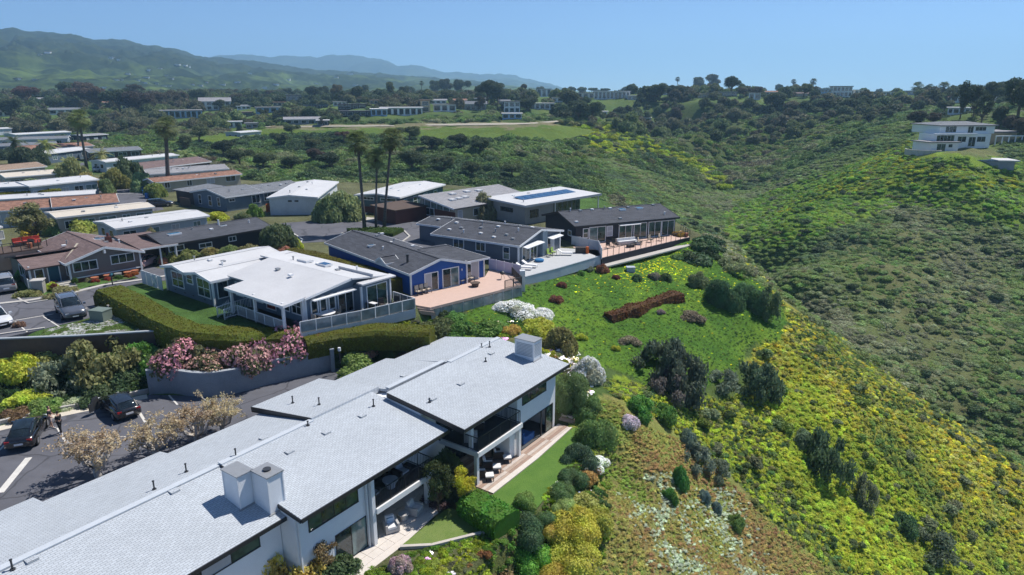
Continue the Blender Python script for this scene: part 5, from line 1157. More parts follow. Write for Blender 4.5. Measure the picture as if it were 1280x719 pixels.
# ------------------------------------------------------------------ roads, kerbs, markings, walls of the park
AS = asphalt('asphalt', (0.115, 0.117, 0.135)); PAINT = plain('road_paint', (0.62, 0.60, 0.56), .8, .25, 2); CONC = MATS['concrete']
def flat(name, pts, z, mat, th=.3): return sheet(name, pts, z, mat, th)
zr = .03
sheet('planting_bed', [G(*p, .05) for p in [(56, 412.5), (118, 397.5), (142, 385), (165, 392), (200, 411), (100, 418.5), (50, 420)]], .05, plain('bed_soil', (.16, .14, .08), .95, .3, 2), .2)
flat('road', [G(*p, zr) for p in [(-140, 408), (0, 392), (126, 366), (140, 383), (118, 396), (56, 411), (0, 423), (-140, 430)]], zr - .004, AS)
flat('road', [G(*p, zr) for p in [(-140, 405), (-140, 388), (0, 377), (86, 364.5), (150, 350), (212, 344), (212, 350), (175, 354), (158, 358), (150, 362), (140, 372), (126, 368), (0, 394)]], zr, AS)
flat('side_street', [G(*p, zr) for p in [(118, 222), (150, 228), (190, 243), (205, 262), (150, 270), (138, 262), (146, 252), (124, 240), (112, 220), (96, 205), (104, 203)]], zr, AS)
flat('cul_de_sac', [G(*p, zr) for p in [(352, 279), (420, 274), (470, 272), (515, 274), (560, 275), (640, 290), (640, 315), (520, 318), (455, 315), (430, 309), (408, 302), (372, 304), (352, 296)]], zr, AS)
flat('driveway', [G(*p, zr + .01) for p in [(415, 278), (447, 264), (460, 265), (455, 271), (505, 276), (430, 277)]], zr + .01, CONC)
flat('driveway', [G(*p, zr + .01) for p in [(168, 345), (185, 332), (205, 337), (212, 343), (178, 350)]], zr + .01, AS)
flat('driveway', [G(*p, zr + .012) for p in [(-60, 388), (-60, 365), (22, 365), (30, 372), (42, 378), (-10, 384)]], zr + .012, AS)
LOTP = [G(*p, LOTZ) for p in [(-200, 560), (-60, 546), (0, 533), (100, 512), (186, 494), (229, 495), (255, 495), (300, 491), (326, 484), (362, 475), (386, 467), (414, 462), (440, 460), (500, 452)]] + [PQ(39.5, 44), PQ(39.5, -6), PQ(62, -6)]
flat('parking_lot', LOTP, LOTZ + .03, AS, .4)
def strip(name, p0, p1, w, z, mat, h=.006, label=None):
    a = Vector((*G(*p0, z), z)); b = Vector((*G(*p1, z), z)); return tag(MB().bar(a, b, w, h).build(name, mat), label, None, None, 'structure')
for a, b, w in [((19, 400.5), (67, 392.5), .13), ((106, 385.6), (139, 379), .13), ((19, 402), (34, 415), .11), ((54, 395.6), (75, 409), .11), ((-60, 412), (18, 400.7), .13), ((-24, 408), (-12, 421), .11)]:
    strip('parking_line', a, b, w, zr + .012, PAINT)
for a, b, w in [((-30, 620), (21, 562), .38), ((-14, 576), (16, 546), .16), ((169, 507), (182, 528), .2), ((72, 535), (84, 556), .16), ((211, 494), (222, 506), .14), ((0, 616), (36, 572), .42)]:
    if b == (21, 562): continue
    strip('parking_line', a, b, w, LOTZ + .045, PAINT)
strip('road_line', (118, 243), (176, 241), .3, zr + .012, PAINT); strip('road_line', (355, 288), (372, 303), .2, zr + .012, PAINT)
def kerb(name, pts, z, w, h, mat, label=None, kind='structure', cat=None):
    m = MB()
    P = [G(*p, z) for p in pts]
    L, R = [], []
    for i, p in enumerate(P):
        q0 = P[max(i-1, 0)]; q1 = P[min(i+1, len(P)-1)]; d = Vector((q1[0]-q0[0], q1[1]-q0[1])).normalized(); n = Vector((-d.y, d.x)) * w/2
        L.append((p[0]+n.x, p[1]+n.y)); R.append((p[0]-n.x, p[1]-n.y))
    for i in range(len(P) - 1): m.prism([L[i], L[i+1], R[i+1], R[i]], z - .3, z + h)
    return tag(m.build(name, mat), label, cat, None, kind)
kerb('pavement', [(-140, 396), (0, 380.5), (40, 376), (90, 367), (130, 357), (186, 349.5), (212, 345)], 0, .6, .12, CONC)
kerb('lot_kerb', [(-60, 547), (0, 531), (50, 519), (100, 509), (150, 498), (186, 491)], LOTZ, .28, .35, CONC)
kerb('gutter_strip', [(-60, 551.5), (0, 536), (50, 524), (100, 513.5), (150, 503), (184, 496)], LOTZ, .9, .042, plain('pale_gutter_concrete', (.60, .54, .45), .9, .15))
kerb('stall_kerb', [(-60, 428), (20, 416), (56, 411)], 0, .25, .13, CONC)
kerb('island_kerb', [(428, 292), (424, 297), (436, 303), (460, 306), (500, 305), (512, 296), (505, 289)], 0, .25, .14, CONC)
kerb('garden_kerb', [(20, 371), (26, 376), (36, 380), (60, 376)], 0, .2, .13, CONC)
kerb('garden_kerb', [(352, 295), (366, 292), (378, 300), (376, 304)], 0, .2, .13, PAINT)
# the dark wall that holds the upper car park
def long_wall(name, pts, z0, z1, w, mat, label, cat='wall', capm=None, zt=None):
    P = [G(*p, zt if zt is not None else z1) for p in pts]; r = empty(name, (P[0][0], P[0][1], z0), 0, label, cat); ox, oy = P[0]
    m = MB(); L, R = [], []
    for i, p in enumerate(P):
        q0 = P[max(i-1, 0)]; q1 = P[min(i+1, len(P)-1)]; d = Vector((q1[0]-q0[0], q1[1]-q0[1])).normalized(); n = Vector((-d.y, d.x)) * w/2
        L.append((p[0]+n.x-ox, p[1]+n.y-oy)); R.append((p[0]-n.x-ox, p[1]-n.y-oy))
    rows = [[(*R[i], 0), (*R[i], z1 - z0), (*L[i], z1 - z0), (*L[i], 0)] for i in range(len(P))]
    m.grid(rows); k = len(P); m.f.append((0, 1, 2, 3)); m.f.append((4*k-1, 4*k-2, 4*k-3, 4*k-4)); m.build('wall_face', mat, r)
    if capm:
        m = MB()
        for i in range(k - 1): m.bar((*( (L[i][0]+R[i][0])/2, (L[i][1]+R[i][1])/2), z1 - z0 + .05), ((L[i+1][0]+R[i+1][0])/2, (L[i+1][1]+R[i+1][1])/2, z1 - z0 + .05), w + .08, .1)
        m.build('coping', capm, r)
    return r
long_wall('low_retaining_wall', [(-120, 432), (0, 424), (100, 420), (205, 413.5)], -1.3, .35, .25, MATS['wood_brown'], 'long dark low retaining wall with grey coping below the upper car park', 'wall', MATS['grey_trim'])
top = [(182, 464), (190, 463), (214, 462.5), (240, 466), (262, 466.5), (285, 463.5), (303, 460), (330, 453), (350, 449), (368, 445), (386, 441), (404, 437), (412, 435.5), (415, 438)]
zt = -1.45
def curve(pts, n=4):
    out = []
    for i in range(len(pts) - 1):
        p0 = pts[max(i-1, 0)]; p1 = pts[i]; p2 = pts[i+1]; p3 = pts[min(i+2, len(pts)-1)]
        for k in range(n):
            t = k / n; out.append(tuple(.5 * ((2*b) + (-a+c)*t + (2*a-5*b+4*c-d)*t*t + (-a+3*b-3*c+d)*t**3) for a, b, c, d in zip(p0, p1, p2, p3)))
    return out + [pts[-1]]
long_wall('curved_retaining_wall', curve(top), LOTZ - .4, zt, .3, MATS['wall_conc'], 'curving blue-grey concrete retaining wall holding the pink flower bank above the lot', 'wall', MATS['grey_trim'])
# a bank of earth behind the curved wall

# ------------------------------------------------------------------ vehicles and people
MATS['tyre'] = plain('tyre_rubber', (0.02, 0.02, 0.02), .85, .2, 8); MATS['rim'] = plain('alloy_rim', (0.4, 0.4, 0.42), .3, .1, 8, .5, .7)
MATS['lamp'] = plain('headlamp_lens', (0.7, 0.72, 0.75), .1, .1, 8, .8); MATS['tail'] = plain('tail_lamp', (0.35, 0.01, 0.01), .15, .1, 8, .8)
MATS['plate'] = plain('number_plate', (0.7, 0.7, 0.7), .5, .05); MATS['carglass'] = glass('car_glass', (0.012, 0.018, 0.022), .04, .4)
def paint(name, c, rough=.22):
    g = N(name); g.col(g.ramp(g.noise(3, 3, .5, g.obj()), [(.3, sc_(c, .93)), (.7, sc_(c, 1.05))])); g.rough(rough, .6); g.b.inputs['Coat Weight'].default_value = .7; g.b.inputs['Coat Roughness'].default_value = .05; return g.m
def loft(mb, sts):
    """sts: list of section point lists (same length)"""
    b = len(mb.v); m = len(sts[0])
    for s in sts: mb.v += [tuple(p) for p in s]
    for i in range(len(sts) - 1):
        for j in range(m): mb.f.append((b+i*m+j, b+i*m+(j+1) % m, b+(i+1)*m+(j+1) % m, b+(i+1)*m+j))
    mb.f.append(tuple(b+j for j in range(m))[::-1]); mb.f.append(tuple(b+(len(sts)-1)*m+j for j in range(m)))
def car(px, py, z, rz, kind, col, label, cat='car'):
    x, y = G(px, py, z); r = empty('parked_' + ('suv' if kind == 'suv' else 'car'), (x, y, z), rz, label, cat, 'parked cars')
    P = paint('car_paint_%d' % len(bpy.data.materials), col)
    if kind == 'suv':
        W, H = .98, 1.82
        low = [(-2.42, .45, .95, .80), (-2.3, .32, 1.08, .93), (-1.6, .28, 1.12, .98), (0, .28, 1.12, .99), (1.1, .28, 1.12, .98), (1.3, .28, 1.10, .97), (2.1, .32, 1.0, .93), (2.42, .36, .88, .86), (2.5, .45, .72, .78)]
        gh = [(-2.36, 1.05, 1.10, .86, .80), (-2.22, 1.08, 1.66, .90, .74), (-1.9, 1.10, 1.74, .92, .76), (-.5, 1.10, 1.78, .93, .77), (.35, 1.10, 1.72, .93, .74), (1.22, 1.08, 1.12, .88, .80)]; wb, wr = 1.42, .37
    else:
        W, H = .92, 1.42
        low = [(-2.3, .42, .84, .70), (-2.18, .30, .96, .86), (-1.5, .22, .98, .92), (0, .20, .92, .93), (.9, .20, .92, .92), (1.7, .22, .84, .90), (2.15, .28, .70, .82), (2.32, .38, .58, .70)]
        gh = [(-1.95, .94, .98, .72, .66), (-1.3, .94, 1.28, .80, .60), (-.5, .92, 1.42, .82, .60), (.2, .90, 1.40, .82, .59), (1.15, .88, .93, .78, .70)]; wb, wr = 1.4, .34
        if kind == 'hatch': gh[0] = (-2.15, .95, 1.0, .74, .68); gh[1] = (-1.75, .95, 1.36, .80, .62)
    m = MB(); S = []
    for (a, z0, z1, w) in low:
        S.append([(a, -w*.9, z0), (a, -w, z0+.12), (a, -w, (z0+z1)/2+.05), (a, -w*.97, z1-.10), (a, -w*.86, z1), (a, -w*.4, z1+.03), (a, w*.4, z1+.03), (a, w*.86, z1), (a, w*.97, z1-.10), (a, w, (z0+z1)/2+.05), (a, w, z0+.12), (a, w*.9, z0)])
    loft(m, S); m.build('body', P, r, True)
    m = MB(); S = [[(a, -w0, z0), (a, -(w0*.35+w1*.65), z0+(z1-z0)*.75), (a, -w1*.92, z1), (a, 0, z1+.02), (a, w1*.92, z1), (a, (w0*.35+w1*.65), z0+(z1-z0)*.75), (a, w0, z0)] for a, z0, z1, w0, w1 in gh]
    loft(m, S); m.build('windows', MATS['carglass'], r, True)
    m = MB(); T = gh[1:-1]
    rows = [[(a, -w1*.93, z1+.012), (a, -w1*.4, z1+.045), (a, w1*.4, z1+.045), (a, w1*.93, z1+.012)] for a, z0, z1, w0, w1 in T]; m.grid(rows); m.build('roof_panel', MATS['carglass'] if kind == 'sedan_glass' else P, r, True)
    m = MB()
    for s in (-1, 1):
        for (a, b) in zip(gh[:-1], gh[1:]): m.bar((a[0], s*a[4]*.95, a[2]+.01), (b[0], s*b[4]*.95, b[2]+.01), .06, .05)
    m.build('window_frame', P, r)
    m = MB()
    for s in (-1, 1):
        for a in (gh[2], gh[-3]): m.bar((a[0], s*a[3], a[1]), (a[0], s*a[4]*.93, a[2]), .07, .05)
    m.build('door_pillars', P, r)['kind'] = 'stuff'
    if kind == 'suv':
        for s in (-1, 1): MB().bar((-1.9, s*.66, 1.82), (.3, s*.66, 1.80), .05).build('roof_rail', MATS['grey_metal'], r)
    for sx in (-1, 1):
        for s in (-1, 1):
            cx = sx * wb; t = MB().tube([(cx, s*(W-.24), wr), (cx, s*(W+.015), wr)], wr, 18); o = t.build('wheel', MATS['tyre'], r); MB().tube([(cx, s*(W-.02), wr), (cx, s*(W+.025), wr)], wr*.62, 12).build('rim', MATS['rim'], o)
    fx, bx = low[-1][0], low[0][0]
    for s in (-1, 1):
        MB().box(fx-.16, fx-.02, min(s*.5, s*.76), max(s*.5, s*.76), low[-1][2]-.06, low[-1][2]+.08).build('headlight', MATS['lamp'], r)
        MB().box(bx+.0, bx+.1, min(s*.5, s*.8), max(s*.5, s*.8), low[0][2]-.08, low[0][2]+.06).build('tail_light', MATS['tail'], r)
        MB().box(.75 if kind != 'suv' else .95, .95 if kind != 'suv' else 1.15, min(s*(W-.03), s*(W+.17)), max(s*(W-.03), s*(W+.17)), gh[-1][1]+.02, gh[-1][1]+.18).build('mirror', P, r)
    MB().box(fx-.04, fx+.012, -.45, .45, low[-1][1]+.02, low[-1][1]+.2).build('grille', MATS['dark_metal'], r)
    MB().box(bx-.02, bx+.04, -.26, .26, low[0][1]+.12, low[0][1]+.26).build('number_plate', MATS['plate'], r)
    MB().box(fx-.02, fx+.02, -.24, .24, low[-1][1]-.06, low[-1][1]+.04).build('number_plate', MATS['plate'], r)
    return r
def rz_to(p, q, z):
    a, b = G(*p, z), G(*q, z); return math.atan2(b[1]-a[1], b[0]-a[0])
car(36, 547, LOTZ + .04, rz_to((30, 560), (47, 530), LOTZ), 'sedan_glass', (0.008, 0.008, 0.01), 'glossy black sedan seen from behind, two people standing at its open side')
car(150, 514, LOTZ + .04, rz_to((158, 524), (136, 505), LOTZ), 'hatch', (0.01, 0.01, 0.012), 'small black hatchback with an open door by the lot kerb')
car(89, 393, .04, rz_to((80, 382), (97, 402), 0), 'suv', (0.085, 0.095, 0.12), 'slate blue SUV with roof rails parked above the low wall', 'suv')
car(-4, 404, .04, rz_to((-12, 396), (8, 411), 0), 'sedan', (0.62, 0.63, 0.65), 'white sedan at the left edge of the upper car park')
car(6, 362, .04, rz_to((9, 364), (2, 352), 0), 'suv', (0.26, 0.26, 0.27), 'silver estate car parked in the driveway of the neighbouring home')
car(177, 334, .04, rz_to((186, 330), (168, 338), 0), 'sedan', (0.45, 0.30, 0.31), 'pale pink car tucked under the carport')
car(86, 210.5, .04, 1.0, 'sedan', (0.6, 0.62, 0.64), 'small white car parked beyond the tan roofed home'); car(128, 214, .04, 1.2, 'hatch', (0.5, 0.5, 0.5), 'pale car in the shade of the dark street trees'); car(200, 258, .04, .4, 'hatch', (0.02, 0.02, 0.025), 'dark car beside the blue bins')
# open door of the black hatchback
x, y = G(123, 520, LOTZ); o = MB().box(-.5, .5, -.05, .05, .3, .95).add([(-.4, -.04, .95), (.3, -.04, .95), (.1, -.02, 1.35), (-.35, -.02, 1.35), (-.4, .04, .95), (.3, .04, .95), (.1, .02, 1.35), (-.35, .02, 1.35)], [(0,1,2,3),(7,6,5,4),(0,4,5,1),(1,5,6,2),(2,6,7,3),(3,7,4,0)])
for c in list(sc.objects):
    if c.get('label') == 'small black hatchback with an open door by the lot kerb':
        dr = o.build('open_door', MATS['dark_metal'], c); dr.location = (.9, .95 + .45, 0); dr.rotation_euler = (0, 0, 2.0)

def skin_mesh(name, pts, edges, rad, mat, parent, sub=2, root=0):
    me = bpy.data.meshes.new(name); me.from_pydata(pts, edges, []); me.materials.append(mat)
    o = bpy.data.objects.new(name, me); COL.objects.link(o); o.parent = parent
    md = o.modifiers.new('skin', 'SKIN'); md.use_smooth_shade = True
    if not me.skin_vertices:
        bpy.context.view_layer.objects.active = o
    sv = me.skin_vertices[0].data if me.skin_vertices else None
    if sv:
        for i, r in enumerate(rad): sv[i].radius = (r, r)
        sv[root].use_root = True
    s = o.modifiers.new('sub', 'SUBSURF'); s.levels = sub; s.render_levels = sub
    return o
SKIN = plain('skin', (0.42, 0.25, 0.18), .6, .08, 6)
def person(px, py, z, rz, label, h, shirt, trousers, hair, shoes, shorts=False, step=.12):
    x, y = G(px, py, z); r = empty('person', (x, y, z), rz, label, 'person'); k = h / 1.75; r.scale = (k, k, k)
    P = [(0, 0, .98), (0, 0, 1.22), (0, 0, 1.42), (0, 0, 1.50), (0, .01, 1.58), (0, .02, 1.68), (0, .01, 1.74)]
    E = [(0, 1), (1, 2), (2, 3), (3, 4), (4, 5), (5, 6)]; Rr = [.13, .12, .12, .055, .075, .09, .05]
    def chain(root, pts, rs):
        i = root
        for p, q in zip(pts, rs): P.append(p); Rr.append(q); E.append((i, len(P) - 1)); i = len(P) - 1
        return i
    for s in (-1, 1):
        chain(0, [(s*.09, 0, .92), (s*.11, s*step*.5, .50), (s*.11, s*step - .02, .10), (s*.12, s*step + .10, .05)], [.095, .06, .042, .04])
        w = chain(2, [(s*.19, 0, 1.40), (s*.25, .02, 1.12), (s*.24, .18, .96), (s*.235, .25, .93)], [.06, .045, .032, .03])
        for q, (dx, dy, dz) in enumerate([(-.03, .07, .0), (-.012, .085, -.01), (.008, .08, -.015), (.026, .065, -.02), (s*-.05, .02, .02)]): chain(w, [(s*.235 + dx, .25 + dy, .93 + dz)], [.009])
    skin_mesh('body', P, E, Rr, SKIN, r)
    # shirt and trousers: slightly larger skins over the same bones
    SP = [(0, 0, .96), (0, 0, 1.22), (0, 0, 1.42), (.19, 0, 1.40), (.235, .01, 1.18), (-.19, 0, 1.40), (-.235, .01, 1.18)]; skin_mesh('shirt', SP, [(0, 1), (1, 2), (2, 3), (3, 4), (2, 5), (5, 6)], [.15, .145, .14, .085, .07, .085, .07], plain('cloth_%s' % label[:9], shirt, .9, .1, 6), r)
    kn = .55 if shorts else .12
    TP = [(0, 0, 1.0), (.09, 0, .92), (.11, .5*step, .52), (.11, step - .02, .12), (-.09, 0, .92), (-.11, -.5*step, .52), (-.11, -step - .02, .12)]
    if shorts: skin_mesh('shorts', TP[:3] + TP[4:6], [(0, 1), (1, 2), (0, 3), (3, 4)], [.14, .115, .09, .115, .09], plain('shorts_%s' % label[:9], trousers, .9, .1, 6), r)
    else: skin_mesh('trousers', TP, [(0, 1), (1, 2), (2, 3), (0, 4), (4, 5), (5, 6)], [.14, .115, .08, .062, .115, .08, .062], plain('trousers_%s' % label[:9], trousers, .9, .1, 6), r)
    skin_mesh('hair', [(0, -.01, 1.60), (0, -.02, 1.70), (0, .0, 1.765)], [(0, 1), (1, 2)], [.075, .10, .06], plain('hair_%s' % label[:9], hair, .6, .2, 20), r)
    for s in (-1, 1):
        MB().prism([(s*.12-.05, s*step-.09), (s*.12+.05, s*step-.09), (s*.12+.045, s*step+.18), (s*.12-.045, s*step+.18)], 0, [.1, .1, .06, .06]).build('shoe', plain('shoes_%s' % label[:9], shoes, .7, .05), r)
person(76.5, 542, LOTZ + .04, 1.5, 'person in black shirt and black trousers with white shoes beside the black sedan', 1.78, (0.012, 0.012, 0.015), (0.012, 0.012, 0.014), (0.015, 0.01, 0.008), (0.6, 0.6, 0.6))
person(65, 535, LOTZ + .04, -1.3, 'person with dark hair, dark top and pale shorts between the sedan and the other person', 1.76, (0.03, 0.03, 0.035), (0.45, 0.36, 0.33), (0.012, 0.01, 0.01), (0.5, 0.5, 0.5), True)

# bins, transformer box, pots, mailbox and other small things
def bin_(px, py, z, col, label, group='wheeled bins by the side street'):
    x, y = G(px, py, z); r = empty('wheeled_bin', (x, y, z), random.uniform(-.5, .5), label, 'bin', group)
    MB().prism([(-.26, -.26), (.26, -.26), (.26, .26), (-.26, .26)], 0, .95).build('bin_body', col, r); MB().prism([(-.3, -.3), (.3, -.3), (.3, .3), (-.3, .3)], .95, [1.0, 1.0, 1.07, 1.07]).build('lid', col, r)
    for s in (-.2, .2): MB().tube([(s - .03, .3, .1), (s + .03, .3, .1)], .1, 10).build('wheel', MATS['tyre'], r)
BLUE = plain('blue_bin_plastic', (0.02, 0.14, 0.42), .5, .1); BLK = plain('black_bin_plastic', (0.02, 0.02, 0.022), .5, .1)
bin_(178, 240, .03, BLUE, 'blue wheeled bin farthest up the side street'); bin_(181, 244, .03, BLUE, 'blue wheeled bin in the middle of the row by the street bushes'); bin_(184, 248, .03, BLUE, 'blue wheeled bin nearest the dark carport'); bin_(187, 247, .03, BLK, 'black wheeled bin beside the blue bins')
bin_(513, 270, .03, BLUE, 'blue wheeled bin in the shadow beside the teal house', None); bin_(408, 276, .03, BLK, 'black wheeled bin at the foot of the big pale shrub', None)
x, y = G(128, 401, 0); r = empty('transformer_box', (x, y, 0), -.25, 'green-grey transformer box on a pale concrete pad beside the SUV', 'utility box')
TG = plain('green_grey_enamel', (0.16, 0.20, 0.17), .5, .12); MB().box(-1.0, 1.0, -.8, .8, -.1, .1).build('pad', CONC, r); MB().box(-.8, .7, -.55, .55, .1, 1.05).build('cabinet', TG, r); MB().box(-.84, .74, -.6, .6, 1.05, 1.13).build('lid', TG, r)
x, y = G(137, 394, 0); o = MB().cyl(0, 0, 0, 1.0, .1, 10).build('bollard', CONC); o.location = (x, y, 0); tag(o, 'white bollard just behind the transformer box', 'bollard')
x, y = G(155, 398, 0); r = empty('pipe_loop', (x, y, 0), .1, 'pale water pipe loop at the foot of the hedge', 'pipe'); MB().tube([(-.45, 0, 0), (-.45, 0, .9), (.45, 0, .9), (.45, 0, 0)], .06, 8).build('pipe', MATS['pale_sid'], r)
x, y = G(141, 357, 0); r = empty('mailbox', (x, y, 0), .2, 'dark mailbox on a post by the bungalow kerb', 'mailbox'); MB().box(-.05, .05, -.05, .05, 0, 1.1).build('post', MATS['dark_metal'], r); MB().tube([(0, -.25, 1.2), (0, .25, 1.2)], .14, 10).build('box', MATS['teal_door'], r)
for i, (px, py, lb) in enumerate([(119, 352, 'terracotta pot of red succulents nearest the bungalow steps'), (135, 349, 'second terracotta pot of succulents along the bungalow wall'), (148, 347, 'dark bowl of green leaves along the bungalow wall'), (160, 345, 'terracotta bowl of orange succulents along the bungalow wall'), (169, 343, 'last terracotta pot before the carport'), (68, 358, 'round pot with a rusty shrub beside the bungalow steps'), (94, 351, 'grey pot with a small green shrub right of the bungalow steps')]):
    x, y = G(px, py, 0); r = empty('flower_pot', (x, y, 0), 0, lb, 'pot', 'pots along the bungalow wall'); MB().cyl(0, 0, 0, .5, .28, 14, .42).build('pot', MATS['terracotta'] if i not in (2, 6) else MATS['grey_metal'], r)
    POTS.append((x, y, .45, i)) if 'POTS' in globals() else globals().__setitem__('POTS', [(x, y, .45, i)])
x, y = G(205, 331, 0); o = MB().tube([(0, 0, 0), (0, 0, .3), (0, 0, .7), (0, 0, .9)], [.4, .62, .5, .3], 16).build('urn', MATS['terracotta']); o.location = (x, y, 0); tag(o, 'big round terracotta urn at the carport corner', 'urn')
x, y = G(50, 366, 0); r = empty('gate_pier', (x, y, 0), .3, 'square stone gate pier with pale cap before the bungalow', 'pier'); MB().box(-.5, .5, -.5, .5, 0, 1.35).build('pier', MATS['stone_sid'], r); MB().box(-.6, .6, -.6, .6, 1.35, 1.45).build('cap', CONC, r)
fence_line('garden_wall', [G(29, 351, 0), G(37, 363, 0), G(54, 362, 0)], 0, 1.15, 'white_sid', 'low white garden wall round the bungalow entrance', 1)
x, y = G(424, 466, LOTZ); x, y = G(424, 436, -1.2); r = empty('lamp_post', (x, y, -2.6), 0, 'small white path lamp among the dark shrubs by the driveway', 'lamp'); MB().cyl(0, 0, 0, 1.2, .05, 8).build('post', MATS['dark_metal'], r); MB().cyl(0, 0, 1.2, 1.5, .13, 10).build('lamp_head', MATS['white_trim'], r)

# ------------------------------------------------------------------ vegetation
def foliage_mat(name, inst=False, trans=.38, blossom=False, lo=.62, hi=1.35):
    g = N(name)
    if inst:
        at = g.n('ShaderNodeAttribute', attribute_name='col'); at.attribute_type = 'INSTANCER'; base = at.outputs[0]
    else:
        oi = g.n('ShaderNodeObjectInfo'); base = oi.outputs['Color']
    oi2 = g.n('ShaderNodeObjectInfo')
    n1 = g.noise(1.1, 4, .65, g.pos()); n2 = g.noise(7.0, 3, .7, g.pos())
    f = g.math('ADD', g.math('MULTIPLY', n1, .5), g.math('MULTIPLY', n2, .5)); k = g.ramp(f, [(.33, lo), (.5, 1.0), (.66, hi)])
    c = g.mix(1.0, base, k, 'MULTIPLY')
    h = g.n('ShaderNodeHueSaturation'); g.l(c, h.inputs['Color']); h.inputs['Saturation'].default_value = 1.0
    g.l(g.math('ADD', g.math('MULTIPLY', g.math('SUBTRACT', n1, .5), .12), g.math('ADD', g.math('MULTIPLY', oi2.outputs['Random'], .03), .485)), h.inputs['Hue'])
    g.l(g.math('ADD', g.math('MULTIPLY', oi2.outputs['Random'], .3), .85), h.inputs['Value'])
    g.col(h.outputs[0]); g.rough(.65, .25)
    if trans:
        t = g.n('ShaderNodeBsdfTranslucent'); g.l(h.outputs[0], t.inputs[0]); mx = g.n('ShaderNodeMixShader'); mx.inputs[0].default_value = trans
        g.l(g.b.outputs[0], mx.inputs[1]); g.l(t.outputs[0], mx.inputs[2]); g.l(mx.outputs[0], g.out.inputs[0])
    return g.m
LEAF = foliage_mat('leaves'); LEAF_I = foliage_mat('brush_leaves', True); BLOOM = foliage_mat('blossom', False, .2, lo=.75, hi=1.2)
g = N('bark'); n = g.noise(9, 5, .7, g.obj()); g.col(g.ramp(n, [(.3, (.09, .065, .045)), (.7, (.22, .17, .12))])); g.rough(.95, .1); g.bump(n, .8, .05); BARK = g.m
g = N('white_bark'); n = g.noise(5, 5, .7, g.obj()); g.col(g.ramp(n, [(.35, (.30, .26, .22)), (.6, (.62, .60, .57))])); g.rough(.9, .1); g.bump(n, .5, .03); WBARK = g.m
g = N('palm_bark'); n = g.noise(6, 5, .7, g.obj()); g.col(g.ramp(n, [(.35, (.06, .055, .05)), (.6, (.15, .135, .12))])); g.rough(.95, .1); PBARK = g.m
def blob(rng, c, r, sq=1.0, nu=9, nv=6):
    """one uneven rounded mass"""
    V = []; ph = rng.random(3) * 6
    for i in range(nv + 1):
        th = math.pi * i / nv
        for j in range(nu):
            a = 2 * math.pi * j / nu; d = np.array([math.sin(th) * math.cos(a), math.sin(th) * math.sin(a), math.cos(th)])
            k = 1 + .16 * math.sin(3 * d[0] * 2 + ph[0]) * math.cos(d[1] * 4 + ph[1]) + .08 * math.sin(7 * d[2] + ph[2])
            V.append(c + d * r * k * np.array([1, 1, sq]))
    i = np.arange(nv * nu).reshape(nv, nu); jn = np.roll(i, -1, 1)
    return np.array(V), np.stack([i, i + nu, jn + nu, jn], -1).reshape(-1, 4)
def leaf_cards(rng, P, Nn, size, jit=.9, asp=1.5):
    n = len(P); d = Nn + rng.normal(0, jit, (n, 3)); d /= np.linalg.norm(d, axis=1)[:, None] + 1e-9
    a = np.cross(d, rng.normal(0, 1, (n, 3))); a /= np.linalg.norm(a, axis=1)[:, None] + 1e-9; b = np.cross(d, a)
    s = size * rng.uniform(.6, 1.3, (n, 1)); a = a * s * .5; b = b * s * .5 * asp
    V = np.stack([P - a * .7 - b, P + a - b * .1, P + a * .5 + b, P - a + b * .2], 1).reshape(-1, 3)
    return V, np.arange(4 * n).reshape(-1, 4)
def crown(seed, lobes, nleaf, leaf, sq=.85, core=.80, jit=.8, spread=(.82, 1.12), asp=1.4):
    """leafy mass: uneven cores, small leaves standing on and just above them"""
    rng = np.random.default_rng(seed); Vs, Fs, b = [], [], 0
    L = np.array(lobes, float)
    if core:
        for l in L:
            v, f = blob(rng, l[:3], l[3] * core, sq, 8, 5); Vs.append(v); Fs.append(f + b); b += len(v)
    w = L[:, 3] ** 2; pick = rng.choice(len(L), nleaf * 2, p=w / w.sum())
    d = rng.normal(0, 1, (nleaf * 2, 3)); d /= np.linalg.norm(d, axis=1)[:, None]
    d[:, 2] = np.where((d[:, 2] < -.3) & (rng.random(len(d)) < .6), -d[:, 2], d[:, 2])
    R = L[pick, 3] * rng.uniform(*spread, len(pick)); P = L[pick, :3] + d * R[:, None] * np.array([1, 1, sq])
    ok = np.ones(len(P), bool)
    for i, l in enumerate(L): ok &= (pick == i) | (np.linalg.norm((P - l[:3]) / np.array([1, 1, sq]), axis=1) > l[3] * .8)
    P, d = P[ok][:nleaf], d[ok][:nleaf]
    v, f = leaf_cards(rng, P, d, leaf, jit, asp); Vs.append(v); Fs.append(f + b)
    return np.concatenate(Vs), np.concatenate(Fs)
def lobes_dome(rng, n, rx=1.0, h=1.0, r=(.3, .5)):
    out = []
    for i in range(n):
        a = rng.uniform(0, 6.28); q = math.sqrt(rng.random()); rr = rng.uniform(*r); z = max(.1, (h - rr) * (1 - q * q * .8) * rng.uniform(.6, 1.0))
        out.append((q * (rx - rr * .6) * math.cos(a), q * (rx - rr * .6) * math.sin(a), z, rr))
    return out
def lobes_ell(rng, n, c, rx, rz, r):
    out = []
    for i in range(n):
        d = rng.normal(0, 1, 3); d /= np.linalg.norm(d); q = rng.random() ** .45
        out.append((c[0] + d[0]*q*rx, c[1] + d[1]*q*rx, c[2] + d[2]*q*rz, rng.uniform(*r)))
    return out
def mesh_of(name, VF, mat, smooth=False): me = np_mesh(name, VF[0], VF[1], smooth); me.materials.append(mat); return me
def tubes_mesh(name, segs, mat, n=6):
    m = MB()
    for pts, rad in segs: m.tube(pts, rad, n, False)
    me = m.mesh(name); me.materials.append(mat); me.polygons.foreach_set('use_smooth', [True] * len(me.polygons)); return me
